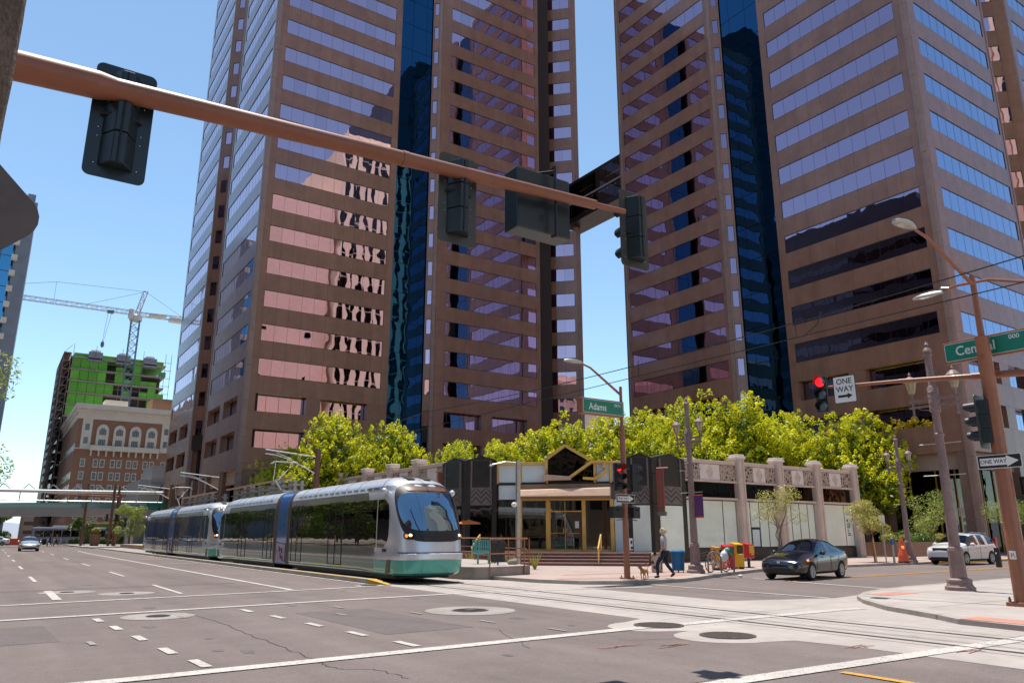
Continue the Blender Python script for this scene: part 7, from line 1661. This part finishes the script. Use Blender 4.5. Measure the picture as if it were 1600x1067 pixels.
young('light green tree right behind the thick near pole', (62.0, 27.0, SW), 4.3, 1.7, 3200, 'leaf_young', 9, .06, cz=.7)
young('dark green tree beyond the right edge under the tower', (72, 27.5, SW), 6, 2.4, 4000, 'leaf_green', 12, .09, size=.14)
# planter with shrubs by the tower foot
PL2 = thing('planter_wall', 'low brown planter wall with shrubs left of the white car', 'planter', (58.5, 34, SW)); b = MB((58.5, 34, SW)); b.box(54.6, 66.5, 31.2, 31.6, SW, 1.15); b.box(54.6, 55.0, 31.6, 37, SW, 1.15); b.build('wall', 'granite_plain', PL2); b = MB((58.5, 34, SW)); b.box(55.0, 66.5, 31.6, 37, SW, 1.0); b.build('soil', 'bark', PL2)
for i in range(9):
    y_ = i % 3 == 0; T = thing('shrub', ['yellow leaved shrub at the left end of the planter', 'low green shrub second in the planter', 'taller green shrub third in the planter', 'yellow leaved shrub at the middle of the planter', 'green shrub right of the middle yellow one', 'taller green shrub under the broad tree', 'yellow leaved shrub nearest the lantern post', 'green shrub behind the orange flag', 'tallest green shrub at the right end of the planter'][i], 'shrub', (55.6 + i * 1.2, 32.3 + (i % 2) * .7, 1.0)); s_ = .55 + .2 * (i % 3)
    leaf_cloud('foliage', 'leaf_yellow' if y_ else 'leaf_green', T, [(0, 0, .4, s_, s_, s_ * .75), (.3, .2, .3, s_ * .7, s_ * .7, s_ * .6)], 1300, .12, 20 + i)
# left street trees
def street_tree(label, loc, h, r, n, m, seed, size=.2):
    T = thing('street_tree', label, 'tree', loc); rr = random.Random(seed); bl = [(rr.uniform(-.75, .75) * r, rr.uniform(-.75, .75) * r, h - r + rr.uniform(-.9, .8) * r, r * rr.uniform(.2, .45), r * rr.uniform(.2, .45), r * rr.uniform(.15, .35)) for _ in range(18)]
    leaf_cloud('crown', m, T, bl, n, size, seed, elong=1.4); branches(T, h * .35, .16, [(b_[0], b_[1], b_[2]) for b_ in bl[:12]], seed=seed); return T
street_tree('feathery green tree leaning in at the left edge', (-4.0, 66, .14), 14.5, 5.3, 7000, 'leaf_young', 31, .22)
street_tree('dense green tree low at the left edge behind the feathery one', (-5.4, 112, .14), 9.5, 5.6, 11000, 'leaf_green', 33, .24)
street_tree('round yellow green tree right of the thick far pole', (16.6, 121, .15), 5.9, 2.3, 6000, 'leaf_young', 35, .15)
street_tree('dark green tree under the footbridge beside the tall pole', (13.2, 151.2, .15), 5.0, 2.4, 6000, 'leaf_green', 37, .22)
street_tree('second green tree under the footbridge, nearer the pole', (17.6, 150.2, .15), 5.0, 2.5, 6000, 'leaf_green', 38, .22)
street_tree('green tree far back at the left end of the bus', (1.2, 205, .0), 7, 3.5, 5000, 'leaf_green', 39, .3)
for i, (x, y, h, r) in enumerate([(-8, 40, 8, 3.6), (-8.5, 52, 7.5, 3.4), (-8, 28, 8, 3.4), (-7.5, 80, 9, 3.8), (-8, 94, 8, 3.6)]):
    street_tree(['street tree outside the left edge level with the tram nose', 'street tree outside the left edge level with the tram joint', 'street tree on the left corner outside the picture', 'street tree outside the left edge beyond the trams', 'furthest street tree outside the left edge'][i], (x, y, .14), h, r, 3500, 'leaf_green', 41 + i, .3)
g_ = leaf_cloud('foliage', 'leaf_yellow', T_pot, [(0, 0, 2.1, .6, .6, .5)], 900, .16, 55)
# agaves in the planting strip behind the platform seats
for i, (x, y) in enumerate([(19.4, 30.5), (19.9, 32.5), (20.0, 29.4), (20.2, 35.5)]):
    T = thing('agave', ['small agave behind the patterned screen', 'small agave under the railing left of the steps', 'spiky agave at the platform corner', 'agave further back along the railing'][i], 'plant', (x + 1.1, y, SW)); b = MB()
    for k_ in range(14): a = k_ * 2.4; l_ = .55; b.hexa([(-.03, -.03, 0), (.03, -.03, 0), (.03, .03, 0), (-.03, .03, 0)] + [(l_ * math.cos(a) * .6 + dx, l_ * math.sin(a) * .6 + dy, .55 + .1 * (k_ % 3)) for dx, dy in ((-.005, -.005), (.005, -.005), (.005, .005), (-.005, .005))])
    b.build('leaves', 'leaf_yellow', T)
# ================================================================ PEOPLE AND DOG (skin-modifier bodies)
def skin(name, verts, edges, m, parent, lv=2, smooth=True):
    """verts: [(x,y,z,r)] ; first is root"""
    me = bpy.data.meshes.new(name); me.from_pydata([v[:3] for v in verts], edges, []); ob = bpy.data.objects.new("tmp", me); COL.objects.link(ob)
    md = ob.modifiers.new("s", 'SKIN'); md.use_smooth_shade = True
    sk = me.skin_vertices[0].data
    for i, v in enumerate(verts): sk[i].radius = (v[3], v[4] if len(v) > 4 else v[3]); sk[i].use_root = (i == 0)
    s2 = ob.modifiers.new("u", 'SUBSURF'); s2.levels = lv; s2.render_levels = lv
    dg = bpy.context.evaluated_depsgraph_get(); dg.update(); out = bpy.data.meshes.new_from_object(ob.evaluated_get(dg), depsgraph=dg); bpy.data.objects.remove(ob, do_unlink=True)
    out.name = name; out.materials.clear(); out.materials.append(M[m]); out.polygons.foreach_set('use_smooth', [True] * len(out.polygons))
    return link_mesh(name, out, parent)
def person(label, loc, rz, hgt, J, shirt, trousers, shoes='cloth_black', hair='hair_blond', long_sleeve=False, hands=True):
    """J: joints in local coords (facing -Y), metres for a 1.68 m figure"""
    T = thing('person', label, 'person', loc, rz); s_ = hgt / 1.68; T.scale = (s_, s_, s_)
    V = []; E = []; ix = {}
    def add(k, p, r, par=None, r2=None):
        ix[k] = len(V); V.append((*p, r, r2 or r))
        if par: E.append((ix[par], ix[k]))
    add('pelvis', J['pelvis'], .125, None, .10); add('waist', J['waist'], .105, 'pelvis', .085); add('chest', J['chest'], .13, 'waist', .10); add('neckb', J['neckb'], .06, 'chest'); add('neck', J['neck'], .048, 'neckb')
    add('head0', J['head0'], .07, 'neck'); add('head', J['head'], .086, 'head0', .096); add('crown', J['crown'], .06, 'head')
    for s__ in 'LR':
        add('sh' + s__, J['sh' + s__], .056, 'chest'); add('el' + s__, J['el' + s__], .040, 'sh' + s__); add('wr' + s__, J['wr' + s__], .026, 'el' + s__); add('hd' + s__, J['hd' + s__], .034, 'wr' + s__, .016)
        add('hip' + s__, J['hip' + s__], .088, 'pelvis'); add('kn' + s__, J['kn' + s__], .058, 'hip' + s__); add('an' + s__, J['an' + s__], .038, 'kn' + s__); add('to' + s__, J['to' + s__], .034, 'an' + s__, .028)
        if hands:
            hd = Vector(J['hd' + s__]); wr = Vector(J['wr' + s__]); d = (hd - wr).normalized(); sd = Vector((0, 1, 0)).cross(d).normalized() if abs(d.y) < .9 else Vector((1, 0, 0)); fw = d.cross(sd)
            for q, (o, l_) in enumerate(((-.5, .055), (-.17, .066), (.17, .062), (.5, .048))):
                r0 = hd + fw * (o * .055) + d * .02; m1 = r0 + d * l_ * .6 + sd * .006; m2 = m1 + d * l_ * .35 - sd * .02 * (1 if s__ == 'L' else -1)
                add(f'f{s__}{q}a', tuple(r0), .009, 'hd' + s__); add(f'f{s__}{q}b', tuple(m1), .0085, f'f{s__}{q}a'); add(f'f{s__}{q}c', tuple(m2), .007, f'f{s__}{q}b')
            t0 = hd - fw * .03; add(f't{s__}a', tuple(t0 + fw * -.012), .010, 'hd' + s__); add(f't{s__}b', tuple(t0 - fw * .022 + d * .03), .009, f't{s__}a')
    body = skin('body', V, E, 'skin', T, 2)
    def sub(name, keys, edges, m, grow, parent=None, ov={}):
        vv = []; mp = {}
        for k in keys:
            v = V[ix[k]]; p = ov.get(k, v[:3]); mp[k] = len(vv); vv.append((*p, v[3] + grow, v[4] + grow))
        return skin(name, vv, [(mp[a], mp[c]) for a, c in edges], m, parent or T, 2)
    def lerp(a, c, t): return tuple(Vector(V[ix[a]][:3]).lerp(Vector(V[ix[c]][:3]), t))
    slv = {} if long_sleeve else {'elL': lerp('shL', 'elL', .62), 'elR': lerp('shR', 'elR', .62)}
    keys = ['pelvis', 'waist', 'chest', 'neckb', 'shL', 'elL', 'shR', 'elR']; ed = [('pelvis', 'waist'), ('waist', 'chest'), ('chest', 'neckb'), ('chest', 'shL'), ('shL', 'elL'), ('chest', 'shR'), ('shR', 'elR')]
    if long_sleeve: keys += ['wrL', 'wrR']; ed += [('elL', 'wrL'), ('elR', 'wrR')]
    sh = sub('shirt', keys, ed, shirt, .014, ov=slv)
    sub('trousers', ['pelvis', 'hipL', 'knL', 'anL', 'hipR', 'knR', 'anR'], [('pelvis', 'hipL'), ('hipL', 'knL'), ('knL', 'anL'), ('pelvis', 'hipR'), ('hipR', 'knR'), ('knR', 'anR')], trousers, .012)
    for s__ in 'LR':
        a = Vector(J['an' + s__]); t = Vector(J['to' + s__]); heel = a - (t - a) * .35 + Vector((0, 0, -.03)); skin('shoe', [(*(a + Vector((0, 0, -.035))), .045), (*heel, .036), (*t, .042, .034)], [(0, 1), (0, 2)], shoes, T, 1)
    h = Vector(J['head']); b = MB()
    b.ball((h.x, h.y + .012, h.z + .018), .112, 16, 10, sx=.93, sz=1.04); 
    rr = random.Random(4)
    for i in range(46):
        a = rr.uniform(0, 6.28); z = rr.uniform(-.5, 1); q = math.sqrt(max(0, 1 - z * z)); p = (h.x + .105 * q * math.cos(a), h.y + .022 + .105 * q * math.sin(a), h.z + .02 + .112 * z)
        if math.sin(a) * q > -.55 or z > .45: b.ball(p, .026, 6, 4)
    b.build('hair', hair, T, smooth=True)
    b = MB()  # face: nose, eyes, mouth, ears
    b.ball((h.x, h.y - .105, h.z - .005), .017, 6, 5, sz=1.3); fc_ = b.build('nose', 'skin', T, smooth=True)
    for sx in (-1, 1):
        b = MB(); b.ball((h.x + sx * .034, h.y - .092, h.z + .022), .011, 7, 5); b.build('eye', 'cloth_black', T); b = MB(); b.ball((h.x + sx * .092, h.y - .005, h.z), .024, 7, 5, sx=.4, sz=1.3); b.build('ear', 'skin', T, smooth=True)
    b = MB(); b.ball((h.x, h.y - .096, h.z - .048), .022, 8, 5, sy=.4, sz=.3); b.build('mouth', 'plastic_red', T)
    return T
def pose(stride=.0, arm=.1, leash=False):
    """facing -Y; L is +X side"""
    J = dict(pelvis=(0, 0, .93), waist=(0, 0, 1.07), chest=(0, -.01, 1.27), neckb=(0, 0, 1.40), neck=(0, 0, 1.45), head0=(0, -.015, 1.51), head=(0, -.02, 1.575), crown=(0, -.01, 1.62),
             shL=(.165, 0, 1.36), elL=(.215, .06 * 1, 1.10), wrL=(.23, -.03 - arm, .88), hdL=(.225, -.05 - arm, .80), shR=(-.165, 0, 1.36), elR=(-.215, .06, 1.10), wrR=(-.23, .0 + arm, .87), hdR=(-.225, .0 + arm, .79),
             hipL=(.085, 0, .86), knL=(.09, -stride * .45 - .03, .48), anL=(.09, -stride * .5, .09), toL=(.10, -stride * .5 - .14, .045), hipR=(-.085, 0, .86), knR=(-.085, stride * .15 - .02, .48), anR=(-.085, stride * .62, .14 + stride * .08), toR=(-.09, stride * .62 - .12, .05 + stride * .02))
    if leash: J['wrR'] = (-.25, -.18, .88); J['hdR'] = (-.26, -.25, .83); J['elR'] = (-.24, .02, 1.09)
    return J
W = person('woman with short fair hair in a pale grey T-shirt and dark jeans walking a dog', (20.75, 20.75, SW), R(-152), 1.76, pose(.46, .04, True), 'shirt_grey', 'jeans')
# dog and lead
D = thing('dog', 'small tan dog on a lead in front of the woman', 'dog', (20.05, 21.1, SW), R(203)); D.scale = (1.15, 1.15, 1.2)
V = [(.0, 0, .22, .055, .06), (.14, 0, .235, .068, .075), (-.15, 0, .23, .055), (.24, 0, .29, .045), (.31, 0, .34, .048), (.38, 0, .325, .026), (.42, 0, .318, .018), (-.24, 0, .28, .02), (-.30, 0, .33, .014), (-.31, 0, .39, .010),
     (.16, .05, .15, .024), (.17, .05, .07, .015), (.17, .05, .015, .014), (.20, .05, .012, .014), (.15, -.05, .15, .024), (.13, -.05, .07, .015), (.11, -.05, .015, .014), (.14, -.05, .012, .014),
     (-.16, .05, .17, .034), (-.13, .05, .11, .022), (-.18, .05, .07, .014), (-.17, .05, .015, .013), (-.14, .05, .012, .014), (-.16, -.05, .17, .034), (-.15, -.05, .11, .022), (-.21, -.05, .07, .014), (-.22, -.05, .015, .013), (-.19, -.05, .012, .014)]
E_ = [(0, 1), (0, 2), (1, 3), (3, 4), (4, 5), (5, 6), (2, 7), (7, 8), (8, 9), (1, 10), (10, 11), (11, 12), (12, 13), (1, 14), (14, 15), (15, 16), (16, 17), (2, 18), (18, 19), (19, 20), (20, 21), (21, 22), (2, 23), (23, 24), (24, 25), (25, 26), (26, 27)]
skin('body', V, E_, 'fur_tan', D, 2)
for s_ in (-1, 1): b = MB(); b.hexa([(.29, s_ * .03, .37), (.32, s_ * .03, .37), (.32, s_ * .045, .37), (.29, s_ * .045, .37), (.30, s_ * .07, .31), (.315, s_ * .07, .31), (.315, s_ * .075, .31), (.30, s_ * .075, .31)]); b.build('ear', 'wood_dark', D); b = MB(); b.ball((.355, s_ * .022, .352), .008, 6, 4); b.build('eye', 'cloth_black', D)
b = MB(); b.ball((.437, 0, .322), .011, 6, 4); b.build('nose', 'cloth_black', D)
ld = thing('dog_lead', 'dark lead running from the woman hand down to the dog', 'lead', (20.3, 21.5, .5)); b = MB((20.3, 21.5, .5)); p0 = Vector((20.52, 21.0, 1.0)); p1 = Vector((19.88, 21.25, .53)); b.path([tuple(p0.lerp(p1, t / 8) + Vector((0, 0, -.10 * math.sin(math.pi * t / 8)))) for t in range(9)], .009, 5); b.build('strap', 'cloth_black', ld)
b = MB((20.3, 21.5, .5)); b.box(20.47, 20.57, 20.96, 21.04, .95, 1.05); b.build('handle', 'cloth_black', ld, bevel=.02)
# far pedestrians crossing
person('pedestrian in dark clothes crossing the far street, left one of the close pair', (8.0, 137.5, .0), R(-90), 1.75, pose(.5, .1), 'cloth_black', 'cloth_black', hair='wood_dark', long_sleeve=True, hands=False)
person('pedestrian in an orange top crossing the far street, right one of the close pair', (8.9, 138.2, .0), R(-90), 1.75, pose(.5, .1), 'cloth_orange', 'cloth_black', hair='wood_dark', hands=False)
person('pedestrian in black walking before the bus, further left', (5.3, 150.5, .0), R(-90), 1.75, pose(.5, .1), 'cloth_black', 'jeans', hair='wood_dark', hands=False)
person('pedestrian in black walking before the bus, nearer the pair', (6.8, 150.8, .0), R(90), 1.75, pose(.5, .1), 'cloth_black', 'cloth_black', hair='wood_dark', hands=False)
